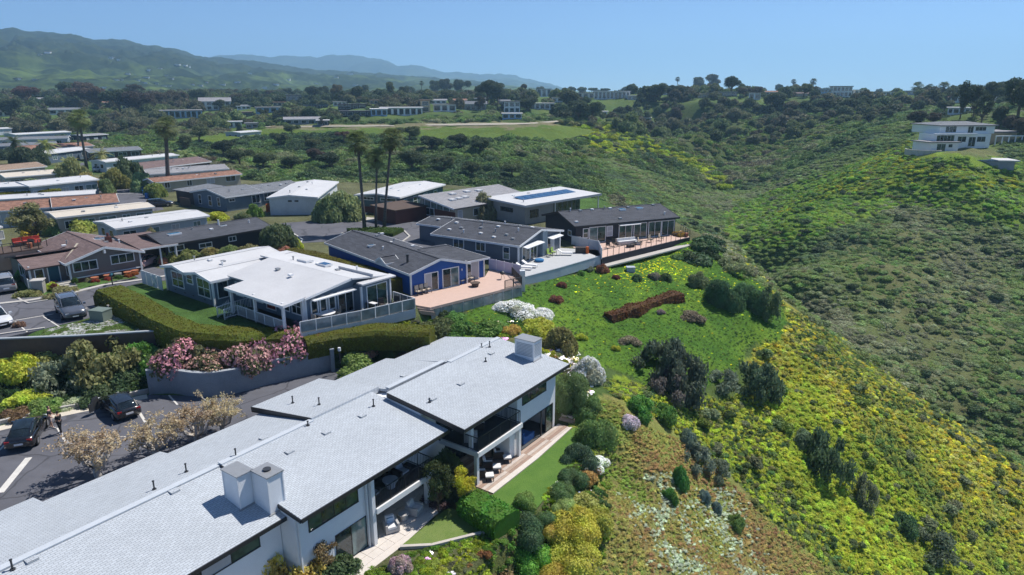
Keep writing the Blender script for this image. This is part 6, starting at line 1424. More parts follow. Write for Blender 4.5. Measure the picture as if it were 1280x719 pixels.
def limbs(rng, h0, targets, r0=.09, trunk_top=None, wig=.06):
    """a tapered trunk whose limbs reach the given points (unit tree)"""
    segs = [([(0, 0, -.08), (rng.normal(0, wig*.3), rng.normal(0, wig*.3), h0*.5), (0, 0, h0)], [r0*1.25, r0, r0*.85])]
    for t in targets:
        t = np.array(t[:3]); s = np.array([0, 0, h0 * rng.uniform(.75, 1.0)]); m = (s + t) / 2 + rng.normal(0, wig, 3) + np.array([0, 0, -.03])
        segs.append(([tuple(s), tuple(m), tuple(t)], [r0*.6, r0*.36, r0*.12]))
    return segs
R_ = np.random.default_rng
SHRUB = []
for i in range(5):
    rng = R_(100 + i); SHRUB.append(mesh_of('shrub_leaves', crown(200 + i, lobes_dome(rng, 10 + 2*i, 1.0, .95, (.26, .46)), 2600, .085), LEAF))
DENSE = [mesh_of('dense_leaves', crown(300 + i, lobes_dome(R_(150 + i), 8, 1.0, 1.0, (.42, .6)), 4200, .05, jit=.6, spread=(.84, 1.04)), LEAF) for i in range(2)]
LOOSE = [mesh_of('loose_leaves', crown(320 + i, lobes_dome(R_(170 + i), 16, 1.0, 1.1, (.14, .3)), 2600, .07, core=.55, jit=1.2, spread=(.6, 1.35)), LEAF) for i in range(3)]
FLOWER = [mesh_of('flower_heads', crown(350 + i, lobes_dome(R_(100 + i), 10 + 2*i, 1.02, .98, (.27, .47)), 2400, .075, core=0, spread=(.97, 1.13)), BLOOM) for i in range(3)]
FLOWER2 = [mesh_of('flower_heads', crown(360 + i, lobes_dome(R_(100 + i), 10 + 2*i, 1.02, .98, (.27, .47)), 1000, .08, core=0, spread=(.97, 1.14)), BLOOM) for i in range(3)]
TREES = {}
def make_tree(kind, seed):
    rng = R_(seed)
    if kind == 'broad':
        L = lobes_ell(rng, 15, (0, 0, .64), .36, .22, (.12, .2)); tg = L[:9]; cr = crown(seed, L, 3600, .035, core=.75, jit=1.0, spread=(.75, 1.2)); seg = limbs(rng, .34, tg, .035); bm = BARK
    elif kind == 'tall':
        L = lobes_ell(rng, 14, (0, 0, .60), .17, .30, (.09, .15)); tg = L[:8]; cr = crown(seed, L, 3000, .03, core=.72, jit=1.0, spread=(.75, 1.25)); seg = limbs(rng, .45, tg, .022); bm = BARK
    elif kind == 'open':
        L = lobes_ell(rng, 22, (0, 0, .62), .38, .26, (.05, .11)); tg = L; cr = crown(seed, L, 2600, .032, core=.45, jit=1.3, spread=(.6, 1.5)); seg = limbs(rng, .25, tg, .022); bm = BARK
    elif kind == 'flat':
        L = [(x, y, .74 + rng.uniform(-.08, .08) - .25*(x*x+y*y), r) for x, y, z, r in lobes_ell(rng, 16, (0, 0, 0), .5, .1, (.09, .16))]; cr = crown(seed, L, 3400, .032, .6, .75, 1.0, (.75, 1.2)); seg = limbs(rng, .4, L[:9], .03); bm = BARK
    elif kind == 'cone':
        L = [(0, 0, .15 + .8*t, .20*(1-t)+.03) for t in np.linspace(0, 1, 9)]; L += [(rng.normal(0, .05), rng.normal(0, .05), .2 + .6*rng.random(), .1) for _ in range(6)]; cr = crown(seed, L, 2600, .03, 1.0, .75, 1.0, (.8, 1.2)); seg = limbs(rng, .2, [], .03); bm = BARK
    elif kind == 'pruned':       # thick pale limbs, sparse russet leaves
        seg = [([(0, 0, -.05), (.02, 0, .14), (0, .01, .24)], [.07, .055, .05])]; tips = []
        for k in range(9):
            a = k * 2.4 + rng.uniform(-.3, .3); q = rng.uniform(.14, .34); e = np.array([math.cos(a)*q, math.sin(a)*q, rng.uniform(.5, .74)]); m = e * .5 + np.array([math.cos(a)*.06, math.sin(a)*.06, .06])
            seg.append(([(0, 0, .2), tuple(m), tuple(e)], [.042, .03, .02]))
            for j in range(5):
                e2 = e + rng.normal(0, .085, 3) + np.array([math.cos(a)*.06, math.sin(a)*.06, .08]); seg.append(([tuple(e), tuple((e+e2)/2 + rng.normal(0, .02, 3)), tuple(e2)], [.018, .013, .007])); tips.append(e2)
                for q_ in range(2): e3 = e2 + rng.normal(0, .07, 3) + np.array([0, 0, .04]); seg.append(([tuple(e2), tuple(e3)], [.007, .004])); tips.append(e3)
        T = np.array(tips); T = T[rng.integers(0, len(T), 2900)] + rng.normal(0, .036, (2900, 3)); cr = leaf_cards(rng, T, rng.normal(0, 1, T.shape), .030, 1, 1.3); bm = WBARK
    return tubes_mesh('limbs', seg, bm, 5), mesh_of('crown', cr, LEAF)
for kd, ns in (('broad', 3), ('tall', 3), ('open', 2), ('flat', 2), ('cone', 2), ('pruned', 4)): TREES[kd] = [make_tree(kd, 500 + 17*i + len(kd)) for i in range(ns)]
def make_palm(seed, tall=True, fan=True):
    rng = R_(seed); V, F, b = [], [], 0
    n = 46 if fan else 26; m = MB(); dead = MB()
    for i in range(n):
        a = rng.uniform(0, 6.28); el = rng.uniform(-.9, 1.25); ln = rng.uniform(.8, 1.1)
        d = np.array([math.cos(a)*math.cos(el), math.sin(a)*math.cos(el), math.sin(el)]); side = np.cross(d, [0, 0, 1]); side /= np.linalg.norm(side) + 1e-6; up = np.cross(side, d)
        if fan:
            c = d * .5 * ln
            for k in range(13):
                t = (k - 6) / 6 * 1.3; e = d * math.cos(t) + side * math.sin(t); tip = c + e * .60 * ln + np.array([0, 0, -.2 - .06 * abs(k - 6) / 6]) + up * rng.normal(0, .05); w = side * math.cos(t) * .024 - d * math.sin(t) * .024
                m.add([tuple(c), tuple(c + e*.3 + w), tuple(tip), tuple(c + e*.3 - w)], [(0, 1, 2, 3)])
            m.bar((0, 0, 0), tuple(c), .02)
        else:
            pts = [d * ln * t * 1.3 + np.array([0, 0, -.55 * t * t * ln]) for t in np.linspace(0, 1, 8)]
            for p, q, tt in zip(pts[:-1], pts[1:], np.linspace(.1, 1, 7)):
                for s in (-1, 1):
                    for u in (0, .5):
                        o = p + (q - p) * u; e = o + side * s * .3 * math.sin(math.pi * min(1, tt*.85+.1)) + (q - p) * .9 + np.array([0, 0, -.07]); m.add([tuple(o), tuple(o + (q-p)*.45), tuple(e)], [(0, 1, 2)])
    for i in range(34 if tall else 10):
        a = rng.uniform(0, 6.28); r0 = rng.uniform(.15, .35); z = rng.uniform(-.9, -.2); dx, dy = math.cos(a), math.sin(a)
        dead.add([(dx*.08, dy*.08, z + .45), (dx*r0 - dy*.1, dy*r0 + dx*.1, z), (dx*r0*1.1, dy*r0*1.1, z - .25), (dx*r0 + dy*.1, dy*r0 - dx*.1, z)], [(0, 1, 2, 3)])
    me = m.mesh('fronds'); me.materials.append(LEAF); md = dead.mesh('dead_fronds'); md.materials.append(BARK); return me, md
PALMF = [make_palm(900 + i) for i in range(3)]; PALMP = [make_palm(950 + i, False, False) for i in range(2)]
def inst(name, me, parent, loc=(0, 0, 0), scl=(1, 1, 1), rz=0, col=None):
    o = bpy.data.objects.new(name, me); COL.objects.link(o); o.parent = parent; o.location = loc; o.scale = scl; o.rotation_euler = (0, 0, rz)
    if col: o.color = (*col, 1)
    return o
def depth_of(x, y, z): return y * CT - (z - CAMZ) * ST
def where(px, py, z=None):
    if z is None: return hit(px, py)
    x, y = G(px, py, z); return (x, y, z)
def shrub(px, py, wpx, hpx, col, label, z=None, lib=None, flower=None, name='shrub', cat='shrub', group=None, at=None, sparse=False):
    """px, py: foot of the shrub in the photo; wpx, hpx its width and height there"""
    x, y, zz = at or where(px, py, z); dd = depth_of(x, y, zz); big = 1.22 if lib is LOOSE else 1.1; wpx *= big; hpx *= big; w = wpx * dd / FPX / 2
    fy = 1 / (CT * .92); h = max(.25, (hpx * dd / FPX) * fy * 1.12 - w * .35); h = max(h, w * .7)
    lib = lib or SHRUB; k = random.randrange(len(lib)); r = random.uniform(0, 6.28)
    ty = y + w * .5
    root = empty(name, (x, ty, zz), r, label, cat, group)
    inst('foliage', lib[k], root, (0, 0, -h * .12), (w, w, h), 0, col)
    if flower: inst('flowers', (FLOWER2 if sparse else FLOWER)[k % 3], root, (0, 0, -h * .10), (w * 1.02, w * 1.02, h * 1.03), 0, flower)
    return root
def tree(kind, px, py, hpx, col, label, z=None, group=None, wide=1.0, cat='tree', name=None, trunk=None):
    x, y, zz = where(px, py, z); dd = depth_of(x, y, zz); h = hpx * dd / FPX / (CT + .08)
    root = empty(name or ('tree' if kind != 'cone' else 'conifer'), (x, y, zz - .1), random.uniform(0, 6.28), label, cat, group)
    t, c = random.choice(TREES[kind]); inst('trunk', t, root, (0, 0, 0), (h * wide, h * wide, h), 0); inst('crown', c, root, (0, 0, 0), (h * wide, h * wide, h), 0, tuple(v * 1.5 + .012 for v in col)); return root
def palm(px, py, top_px, top_py, col, label, z=None, fr=1.6, fan=True, group=None, rad=.2):
    x, y, zz = where(px, py, z); d = ray(top_px, top_py); k = y / d.y; X, Z = d.x * k, CAMZ + d.z * k; h = Z - zz
    root = empty('palm_tree', (x, y, zz), 0, label, 'palm tree', group)
    m = MB().tube([(0, 0, -.1), ((X - x) * .25, 0, h * .3), ((X - x) * .62, 0, h * .65), (X - x, 0, h)], [rad * 1.5, rad, rad * .9, rad * .85], 9); m.build('trunk', PBARK, root, True)
    lib = PALMF if fan else PALMP; a, b = random.choice(lib); rz = random.uniform(0, 6)
    inst('fronds', a, root, (X - x, 0, h), (fr * 1.15,) * 3, rz, sc_(col, 1.9)); inst('dead_fronds', b, root, (X - x, 0, h), (fr * .9,) * 3, rz); return root
def scatter(name, temps, P, S, RZ, TID, COLR, label):
    """ground cover nobody could count: one object; its mesh holds the leaf clumps and the places they grow, nodes put one on the other"""
    nt = sum(len(t[0]) for t in temps); V = np.concatenate([t[0] for t in temps] + [P]); b = 0; Fs = []
    for v, f in temps: Fs.append(f + b); b += len(v)
    me = np_mesh(name, V, np.concatenate(Fs)); me.materials.append(LEAF_I); n = len(V)
    def attr(nm, typ, dom, key, arr): a = me.attributes.new(nm, typ, dom); a.data.foreach_set(key, np.asarray(arr, np.float32 if typ != 'INT' else np.int32).ravel())
    attr('is_pt', 'FLOAT', 'POINT', 'value', np.r_[np.zeros(nt), np.ones(n - nt)])
    attr('tid', 'INT', 'POINT', 'value', np.r_[np.concatenate([np.full(len(t[0]), i) for i, t in enumerate(temps)]), TID])
    attr('rz', 'FLOAT', 'POINT', 'value', np.r_[np.zeros(nt), RZ])
    attr('scl', 'FLOAT_VECTOR', 'POINT', 'vector', np.r_[np.zeros((nt, 3)), S]); attr('col', 'FLOAT_COLOR', 'POINT', 'color', np.r_[np.zeros((nt, 4)), np.c_[COLR, np.ones(len(COLR))]])
    o = link_mesh(name, me); tag(o, label, None, None, 'stuff')
    ng = bpy.data.node_groups.new(name + '_planting', 'GeometryNodeTree'); ng.interface.new_socket('Geometry', in_out='INPUT', socket_type='NodeSocketGeometry'); ng.interface.new_socket('Geometry', in_out='OUTPUT', socket_type='NodeSocketGeometry')
    nn = lambda t, **k: (lambda x: ([setattr(x, a, b_) for a, b_ in k.items()], x)[1])(ng.nodes.new(t)); lk = ng.links.new
    gi, go = nn('NodeGroupInput'), nn('NodeGroupOutput')
    def named(nm, t): x = nn('GeometryNodeInputNamedAttribute', data_type=t); x.inputs['Name'].default_value = nm; return x.outputs['Attribute']
    cmp = nn('FunctionNodeCompare', data_type='FLOAT', operation='GREATER_THAN'); lk(named('is_pt', 'FLOAT'), cmp.inputs[0]); cmp.inputs[1].default_value = .5
    sep = nn('GeometryNodeSeparateGeometry', domain='POINT'); lk(gi.outputs[0], sep.inputs[0]); lk(cmp.outputs[0], sep.inputs[1])
    join = nn('GeometryNodeJoinGeometry')
    for i in range(len(temps)):
        c = nn('FunctionNodeCompare', data_type='INT', operation='EQUAL'); ins_ = [s for s in c.inputs if s.enabled and s.type == 'INT']; lk(named('tid', 'INT'), ins_[0]); ins_[1].default_value = i
        s = nn('GeometryNodeSeparateGeometry', domain='POINT'); lk(sep.outputs[1], s.inputs[0]); lk(c.outputs[0], s.inputs[1]); g2 = nn('GeometryNodeGeometryToInstance'); lk(s.outputs[0], g2.inputs[0]); lk(g2.outputs[0], join.inputs[0])
    iop = nn('GeometryNodeInstanceOnPoints'); lk(sep.outputs[0], iop.inputs['Points']); lk(join.outputs[0], iop.inputs['Instance']); iop.inputs['Pick Instance'].default_value = True
    lk(named('tid', 'INT'), iop.inputs['Instance Index']); cx = nn('ShaderNodeCombineXYZ'); lk(named('rz', 'FLOAT'), cx.inputs[2]); er = nn('FunctionNodeEulerToRotation'); lk(cx.outputs[0], er.inputs[0]); lk(er.outputs[0], iop.inputs['Rotation'])
    lk(named('scl', 'FLOAT_VECTOR'), iop.inputs['Scale']); lk(iop.outputs[0], go.inputs[0])
    md = o.modifiers.new('planting', 'NODES'); md.node_group = ng; return o
TEMP_BUSH = [crown(700 + i, lobes_dome(R_(40 + i), 6 + i, 1.0, .9, (.32, .55)), 520, .15, jit=.7) for i in range(4)]
TEMP_TUFT = [crown(720 + i, lobes_dome(R_(60 + i), 5, 1.0, .6, (.25, .45)), 170, .24, jit=1.1, core=.6, spread=(.7, 1.3)) for i in range(3)]
TEMP_TREE = [crown(740 + i, [(l[0], l[1], l[2] + .25, l[3]) for l in lobes_dome(R_(80 + i), 9, .9, 1.0, (.25, .42))], 620, .12, jit=.9, spread=(.8, 1.2)) for i in range(3)]

def zone_points(n, x0, x1, y0, y1, test, seed, marg=.8):
    rng = R_(seed); X = rng.uniform(x0, x1, n); Y = rng.uniform(y0, y1, n); k = np.abs(np.arctan2(X, Y)) < .86; X, Y = X[k], Y[k]
    Z = ground(X, Y); px, py = proj(X, Y, Z); ok = test(X, Y, Z, px, py)
    for P in (PARK, LOT, LAWN): ok &= poly_sd(P, X, Y) > (marg if P is PARK else .8 if P is LOT else min(marg, .8))
    return rng, X[ok], Y[ok], Z[ok], px[ok], py[ok]
def pal(rng, n, cols, wts=None, var=.2, noise=None):
    C_ = np.array(cols, float); k = rng.choice(len(C_), n, p=None if wts is None else np.array(wts) / sum(wts))
    K_ = C_[k]
    if noise is not None:
        q = np.clip((noise + .4) / .8 * (len(C_) - 1) + rng.normal(0, .45, n), 0, len(C_) - 1.001); k = q.astype(int); K_ = C_[k] + (C_[k + 1] - C_[k]) * (q - k)[:, None]
    return K_ * 2.0 * rng.uniform(1 - var, 1 + var, (n, 1))
def do_scatter(name, temps, pts, smin, smax, hz, colr, label, sink=.15, power=1.6):
    rng, X, Y, Z = pts; n = len(X)
    s = smin + (smax - smin) * rng.random(n) ** power
    S = np.stack([s, s, s * rng.uniform(hz * .7, hz * 1.3, n)], -1)
    return scatter(name, temps, np.stack([X, Y, Z - s * sink], -1), S, rng.uniform(0, 6.28, n), rng.integers(0, len(temps), n), colr, label)
def thin(a, k): return [a[0]] + [v[k] for v in a[1:]]
CLEAR = [(20, 128, 14, 5), (48, 128, 16, 5), (60, 142, 20, 5), (132, 132, 12, 4), (160, 137, 12, 4), (240, 132, 16, 5), (305, 137, 16, 5), (350, 133, 16, 4), (425, 133, 16, 5), (470, 131, 16, 5), (548, 130, 20, 5), (575, 131, 16, 6), (600, 129, 14, 5), (630, 132, 14, 6), (700, 128, 20, 5), (880, 123, 16, 4), (965, 119, 16, 4), (1000, 121, 18, 4), (1135, 119, 20, 4), (1190, 126, 16, 5), (1240, 126, 20, 6), (502, 145, 52, 9), (474, 145, 20, 8), (532, 141, 12, 14), (556, 140, 28, 8), (592, 139, 32, 10), (640, 141, 20, 13), (640, 149, 24, 6), (380, 156, 46, 8), (404, 158, 14, 6), (338, 142, 34, 6), (368, 130, 18, 10), (395, 137, 30, 5), (440, 137, 34, 6), (446, 146, 40, 5), (270, 138, 36, 14), (226, 148, 50, 9), (310, 146, 14, 5), (293, 160, 18, 7), (315, 161, 14, 5), (5, 146, 14, 6), (82, 143, 34, 7), (765, 124, 44, 9), (790, 125, 12, 5), (732, 123, 22, 6), (680, 121, 18, 9), (678, 137, 30, 7), (755, 148, 8, 7), (806, 154, 14, 4), (833, 119, 14, 4), (910, 121, 22, 5), (943, 125, 14, 8), (1030, 121, 16, 9), (1050, 121, 26, 12), (1070, 120, 16, 7), (1091, 120, 14, 4), (1110, 120, 16, 4), (1175, 119, 12, 6), (1215, 128, 46, 8), (1198, 143, 24, 3), (1197, 189, 100, 38), (1240, 201, 50, 8)]     # keep the fronts of the far houses open: photo x, foot y, width, height
def clear(px, py):
    k = np.ones(px.shape, bool)
    for x, y, w, h in CLEAR: k &= ~((np.abs(px - x) < w * .5 + 2) & (py > y - h * .6) & (py < y + 7))
    return k
def grow():
    rng = R_(55); P_ = [G(*p, .05) for p in [(58, 413), (118, 398.5), (140, 388), (163, 393), (196, 411), (100, 417.5), (52, 419.5)]]; xs = [p[0] for p in P_]; ys = [p[1] for p in P_]
    X = rng.uniform(min(xs), max(xs), 9000); Y = rng.uniform(min(ys), max(ys), 9000); k = in_poly(P_, X, Y); X, Y = X[k], Y[k]; nz = fbm(X, Y, 3, .5)
    c = pal(rng, len(X), [(.08, .12, .03), (.11, .16, .05)], None, .2, nz); m = (nz > -.08) & (rng.random(len(X)) < .6); c[m] = pal(rng, m.sum(), [(.36, .36, .35)])
    do_scatter('white_daisies', TEMP_TUFT, (rng, X, Y, X * 0 + .05), .10, .26, .6, c, 'bed of white daisies and greens along the top of the dark wall', .1)
    # green iceplant below the decks, with a drift of yellow flowers
    a = zone_points(34000, -14, 42, 44, 108, lambda X, Y, Z, px, py: in_poly(Z_ICE, px, py), 1, -3.5); rng, X, Y, Z, px, py = a
    nz = fbm(X, Y, 3, .12); yel = np.exp(-((px - 820) / 62) ** 2 - ((py - 335 + (px - 820) * .18) / 17) ** 2) + .35 * np.exp(-((px - 900) / 30) ** 2 - ((py - 360) / 22) ** 2)
    c = pal(rng, len(X), [(.06, .12, .025), (.065, .13, .025), (.08, .145, .027), (.08, .125, .035)], None, .2, nz); m = rng.random(len(X)) < np.clip(yel * .75, 0, .8) + .02; c[m] = pal(rng, m.sum(), [(.55, .52, .02), (.40, .44, .02)])
    do_scatter('iceplant', TEMP_TUFT, (rng, X, Y, Z), .10, .24, .35, c, 'bright green iceplant sward with drifts of yellow flowers', .1)
    # mustard and brush on the sunny flank
    def t(X, Y, Z, px, py): return (in_poly(Z_LIME, px, py) | in_poly(Z_YEL, px, py) | ((px > 940) & (py > 430) & (X > 14) & (Y < 84) & (Z < -7) & (Z > -30) & (X - .9 * Y < -5 + 60))) & ~in_poly(Z_ICE, px, py) & ~in_poly(Z_RUST, px, py)
    a = zone_points(120000, 8, 72, 30, 112, t, 2); rng, X, Y, Z, px, py = a; nz = fbm(X, Y, 3, .10); n2 = fbm(X + 40, Y, 3, .3); n3 = fbm(X, Y + 80, 3, .05)
    edge = np.clip(1 - np.abs(py - (318 + (px - 905) * .77)) / 130, 0, 1)
    c = pal(rng, len(X), [(.11, .16, .045), (.17, .22, .045), (.24, .28, .045), (.30, .32, .045), (.28, .28, .06)], None, .2, nz * .7 + n2 * .5 + .06)
    lim = in_poly(Z_LIME, px, py); c[lim] = c[lim] * .35 + pal(rng, lim.sum(), [(.28, .33, .035), (.35, .38, .04)], None, .15) * .65
    w = np.clip((n2 + .12 + edge * .5 + .3 * n3) * 2.2, 0, 1) * np.clip(.15 + edge * 1.2, 0, 1) * (rng.random(len(X)) < .7); c = c * (1 - w[:, None] * .8) + pal(rng, len(X), [(.42, .35, .04), (.38, .35, .05), (.37, .35, .13)], None, .2) * w[:, None] * .8
    m = (n3 < -.18) & (rng.random(len(X)) < .5); c[m] = pal(rng, m.sum(), [(.11, .15, .05), (.07, .12, .035), (.16, .17, .06)])
    do_scatter('mustard_brush', TEMP_BUSH[:2] + TEMP_TUFT, (rng, X, Y, Z), .10, .55, .75, c, 'dense flowering mustard and low brush on the steep flank', .2, 3.2)
    q = rng.choice(len(X), 420); c = pal(rng, 420, [(.06, .09, .03), (.09, .12, .05), (.13, .15, .08), (.10, .14, .03)])
    do_scatter('slope_shrubs', TEMP_TREE + TEMP_BUSH[2:], (rng, X[q], Y[q], Z[q]), .35, 1.15, .8, c, 'sage and olive bushes standing out of the mustard on the flank', .25, 2.2)
    # rust-coloured succulents at the foot of the garden
    a = zone_points(60000, -8, 34, 22, 62, lambda X, Y, Z, px, py: in_poly(Z_RUST, px, py) & ~in_poly(Z_LIME, px, py), 3, -3); rng, X, Y, Z, px, py = a; nz = fbm(X, Y, 3, .14); n2 = fbm(X + 30, Y, 3, .45)
    c = pal(rng, len(X), [(.16, .22, .04), (.22, .23, .06), (.25, .21, .07), (.25, .16, .075), (.23, .22, .06)], None, .2, nz * .8 + n2 * .5); wp = np.exp(-((px - 835 - (py - 660) * .35) / 26) ** 2) * (py > 590) + np.exp(-((px - 910 - (py - 660) * .5) / 20) ** 2) * (py > 610); m = rng.random(len(X)) < np.clip(wp * (n2 > -.03), 0, .9); c[m] = pal(rng, m.sum(), [(.34, .38, .30), (.28, .32, .22)])
    do_scatter('rust_groundcover', TEMP_TUFT, (rng, X, Y, Z), .10, .32, .4, c, 'rust and ochre succulent ground cover below the garden hedge', .1)
    # mixed garden on the terrace slope
    GB = [(505, 692), (612, 668), (640, 645), (664, 640), (700, 600), (732, 550), (760, 600), (750, 740), (380, 760), (420, 735)]; a = zone_points(40000, -22, 18, 24, 74, lambda X, Y, Z, px, py: (in_poly(Z_GARD, px, py) & ~in_poly(Z_ICE, px, py) & (poly_sd(LAWN, X, Y) > .8)) | in_poly(GB, px, py), 4, -9); rng, X, Y, Z, px, py = a; k = rng.random(len(X)) < .6; rng, X, Y, Z, px, py = thin(a, k); nz = fbm(X, Y, 3, .25)
    c = pal(rng, len(X), [(.035, .065, .02), (.06, .12, .02), (.11, .17, .02), (.22, .26, .02), (.09, .10, .06)], None, .25, nz)
    wz = np.exp(-((px - 645) / 40) ** 2 - ((py - 392) / 12) ** 2) + .8 * np.exp(-((px - 722) / 28) ** 2 - ((py - 478 - (px - 722) * 1.1) / 40) ** 2); m = rng.random(len(X)) < .03 + .7 * np.clip(wz, 0, 1); c[m] = pal(rng, m.sum(), [(.72, .70, .72), (.66, .62, .5), (.6, .45, .6)], [6, 3, 1]); m = (rng.random(len(X)) < .45) & (px > 636) & (px < 750) & (py < 540); m2 = m & (wz < .25); c[m2] = pal(rng, m2.sum(), [(.26, .30, .025), (.34, .32, .03)]); m = rng.random(len(X)) < .03; c[m] = pal(rng, m.sum(), [(.26, .24, .03), (.2, .12, .04)])
    do_scatter('garden_planting', TEMP_BUSH[:2] + TEMP_TUFT, (rng, X, Y, Z), .14, .5, .8, c, 'mixed flowering garden plants on the bank beside the terrace building', .15, 2)
    # the bank between the upper car park and the lot
    def t(X, Y, Z, px, py): return (px < 560) & (py > 400) & (Z < -.05) & (Y > 40) & (X < 0) & (X > -75)
    a = zone_points(30000, -75, -4, 38, 74, t, 5); k = R_(9).random(len(a[1])) < .8; rng, X, Y, Z, px, py = thin(a, k); nz = fbm(X, Y, 3, .2)
    c = pal(rng, len(X), [(.02, .04, .015), (.035, .06, .02), (.06, .10, .02), (.10, .13, .03), (.08, .07, .04)], None, .25, nz)
    do_scatter('bank_planting', TEMP_BUSH, (rng, X, Y, Z), .25, .7, .9, c, 'dark mixed undergrowth on the bank above the parking lot', .1)
    # far wall of the canyon
    def t(X, Y, Z, px, py): return (X > 30) & clear(px, py) & (Y < 260) & ~((X - .9 * Y < 0) & (Y < 84) & (Z > -30)) & (X * .5 + Y > 104) 
    a = zone_points(90000, 30, 210, 60, 262, t, 6); rng, X, Y, Z, px, py = a; nz = fbm(X, Y, 4, .03); inr = in_poly(Z_WALLR, px, py) | in_poly(Z_BANKY, px, py)
    c = pal(rng, len(X), [(.075, .11, .06), (.095, .145, .05), (.125, .18, .05), (.14, .18, .075), (.17, .18, .11)], None, .25, nz * .8 + fbm(X, Y, 3, .15) * .5); m = inr & (rng.random(len(X)) < .8); c[m] = pal(rng, m.sum(), [(.12, .21, .03), (.16, .24, .03), (.09, .16, .03)])
    m = in_poly(Z_BANKY, px, py) & (rng.random(len(X)) < .35); c[m] = pal(rng, m.sum(), [(.24, .25, .02), (.15, .19, .02)]); m = rng.random(len(X)) < .03; c[m] = pal(rng, m.sum(), [(.12, .12, .05), (.10, .11, .06)])
    k = rng.random(len(X)) < np.clip(.95 - 1.6 * np.clip(fbm(X + 9, Y, 4, .035) - .05, 0, 1) - .3 * inr, .25, 1); rng, X, Y, Z, px, py = thin((rng, X, Y, Z, px, py), k); c = c[k]
    do_scatter('canyon_brush', TEMP_BUSH, (rng, X, Y, Z), .25, 1.45, .6, c, 'dense dark green coastal brush on the far canyon wall', .25, 2)
    q = rng.choice(len(X), 450, p=(lambda w: w / w.sum())(np.clip(fbm(X, Y + 33, 3, .02) + .25, .02, 1))); c = pal(rng, 450, [(.035, .055, .025), (.05, .075, .03), (.09, .10, .06)])
    do_scatter('canyon_thicket', TEMP_TREE, (rng, X[q], Y[q], Z[q]), 1.0, 2.3, .6, c, 'scattered taller dark thickets on the far canyon wall', .3, 2)
    # gully, valley sides and slopes beyond the park
    def t(X, Y, Z, px, py): return clear(px, py) & ~((X > 30) & (Y < 260)) & ~in_poly(Z_FIELD, px, py) & ~in_poly(Z_DRY, px, py) & (Y < 420) & (Y > 60) & (py < 330) & (R_(5).random(len(X)) < .75)
    a = zone_points(110000, -330, 330, 90, 420, t, 7); rng, X, Y, Z, px, py = a; nz = fbm(X, Y, 4, .022); hg = in_poly(Z_HILLG, px, py) | in_poly(Z_YG2, px, py)
    c = pal(rng, len(X), [(.035, .06, .028), (.055, .09, .035), (.08, .125, .035), (.10, .145, .045), (.135, .145, .08), (.09, .085, .05)], None, .3, nz * .8 + fbm(X, Y, 3, .1) * .5); m = hg & (rng.random(len(X)) < .55); c[m] = pal(rng, m.sum(), [(.10, .15, .03), (.075, .12, .025), (.12, .13, .05)]); m = in_poly(Z_YG2, px, py) & (rng.random(len(X)) < .5); c[m] = pal(rng, m.sum(), [(.26, .28, .02), (.18, .22, .02), (.20, .25, .02)])
    k = rng.random(len(X)) < np.where(hg, .7, .95); rng, X, Y, Z, px, py = thin(a, k); c = c[k]
    do_scatter('valley_brush', TEMP_BUSH, (rng, X, Y, Z), .8, 3.2, .85, c, 'rolling green and grey brush filling the valley behind the park', .25, 2)
    # woods and gardens on the plateau beyond
    def t(X, Y, Z, px, py): return (Y > 330) & clear(px, py) & ~in_poly(Z_FIELD, px, py) & ~in_poly(Z_DRY, px, py) & ((fbm(X, Y, 3, .012) > -.35) | (Y > 600) | (X < -60))
    a = zone_points(70000, -1000, 900, 330, 1150, t, 8); k = R_(3).random(len(a[1])) < np.where((a[1] < 0) | (a[2] < 560), .55, .3); rng, X, Y, Z, px, py = thin(a, k); nz = fbm(X, Y, 3, .012)
    c = pal(rng, len(X), [(.035, .052, .026), (.05, .072, .03), (.075, .07, .045), (.085, .11, .04), (.06, .085, .035)], None, .3, nz)
    do_scatter('plateau_woods', TEMP_TREE, (rng, X, Y, Z), 2.2, 6.5, 1.0, c, 'far woods and gardens between the plateau houses', .1, 2)
grow()

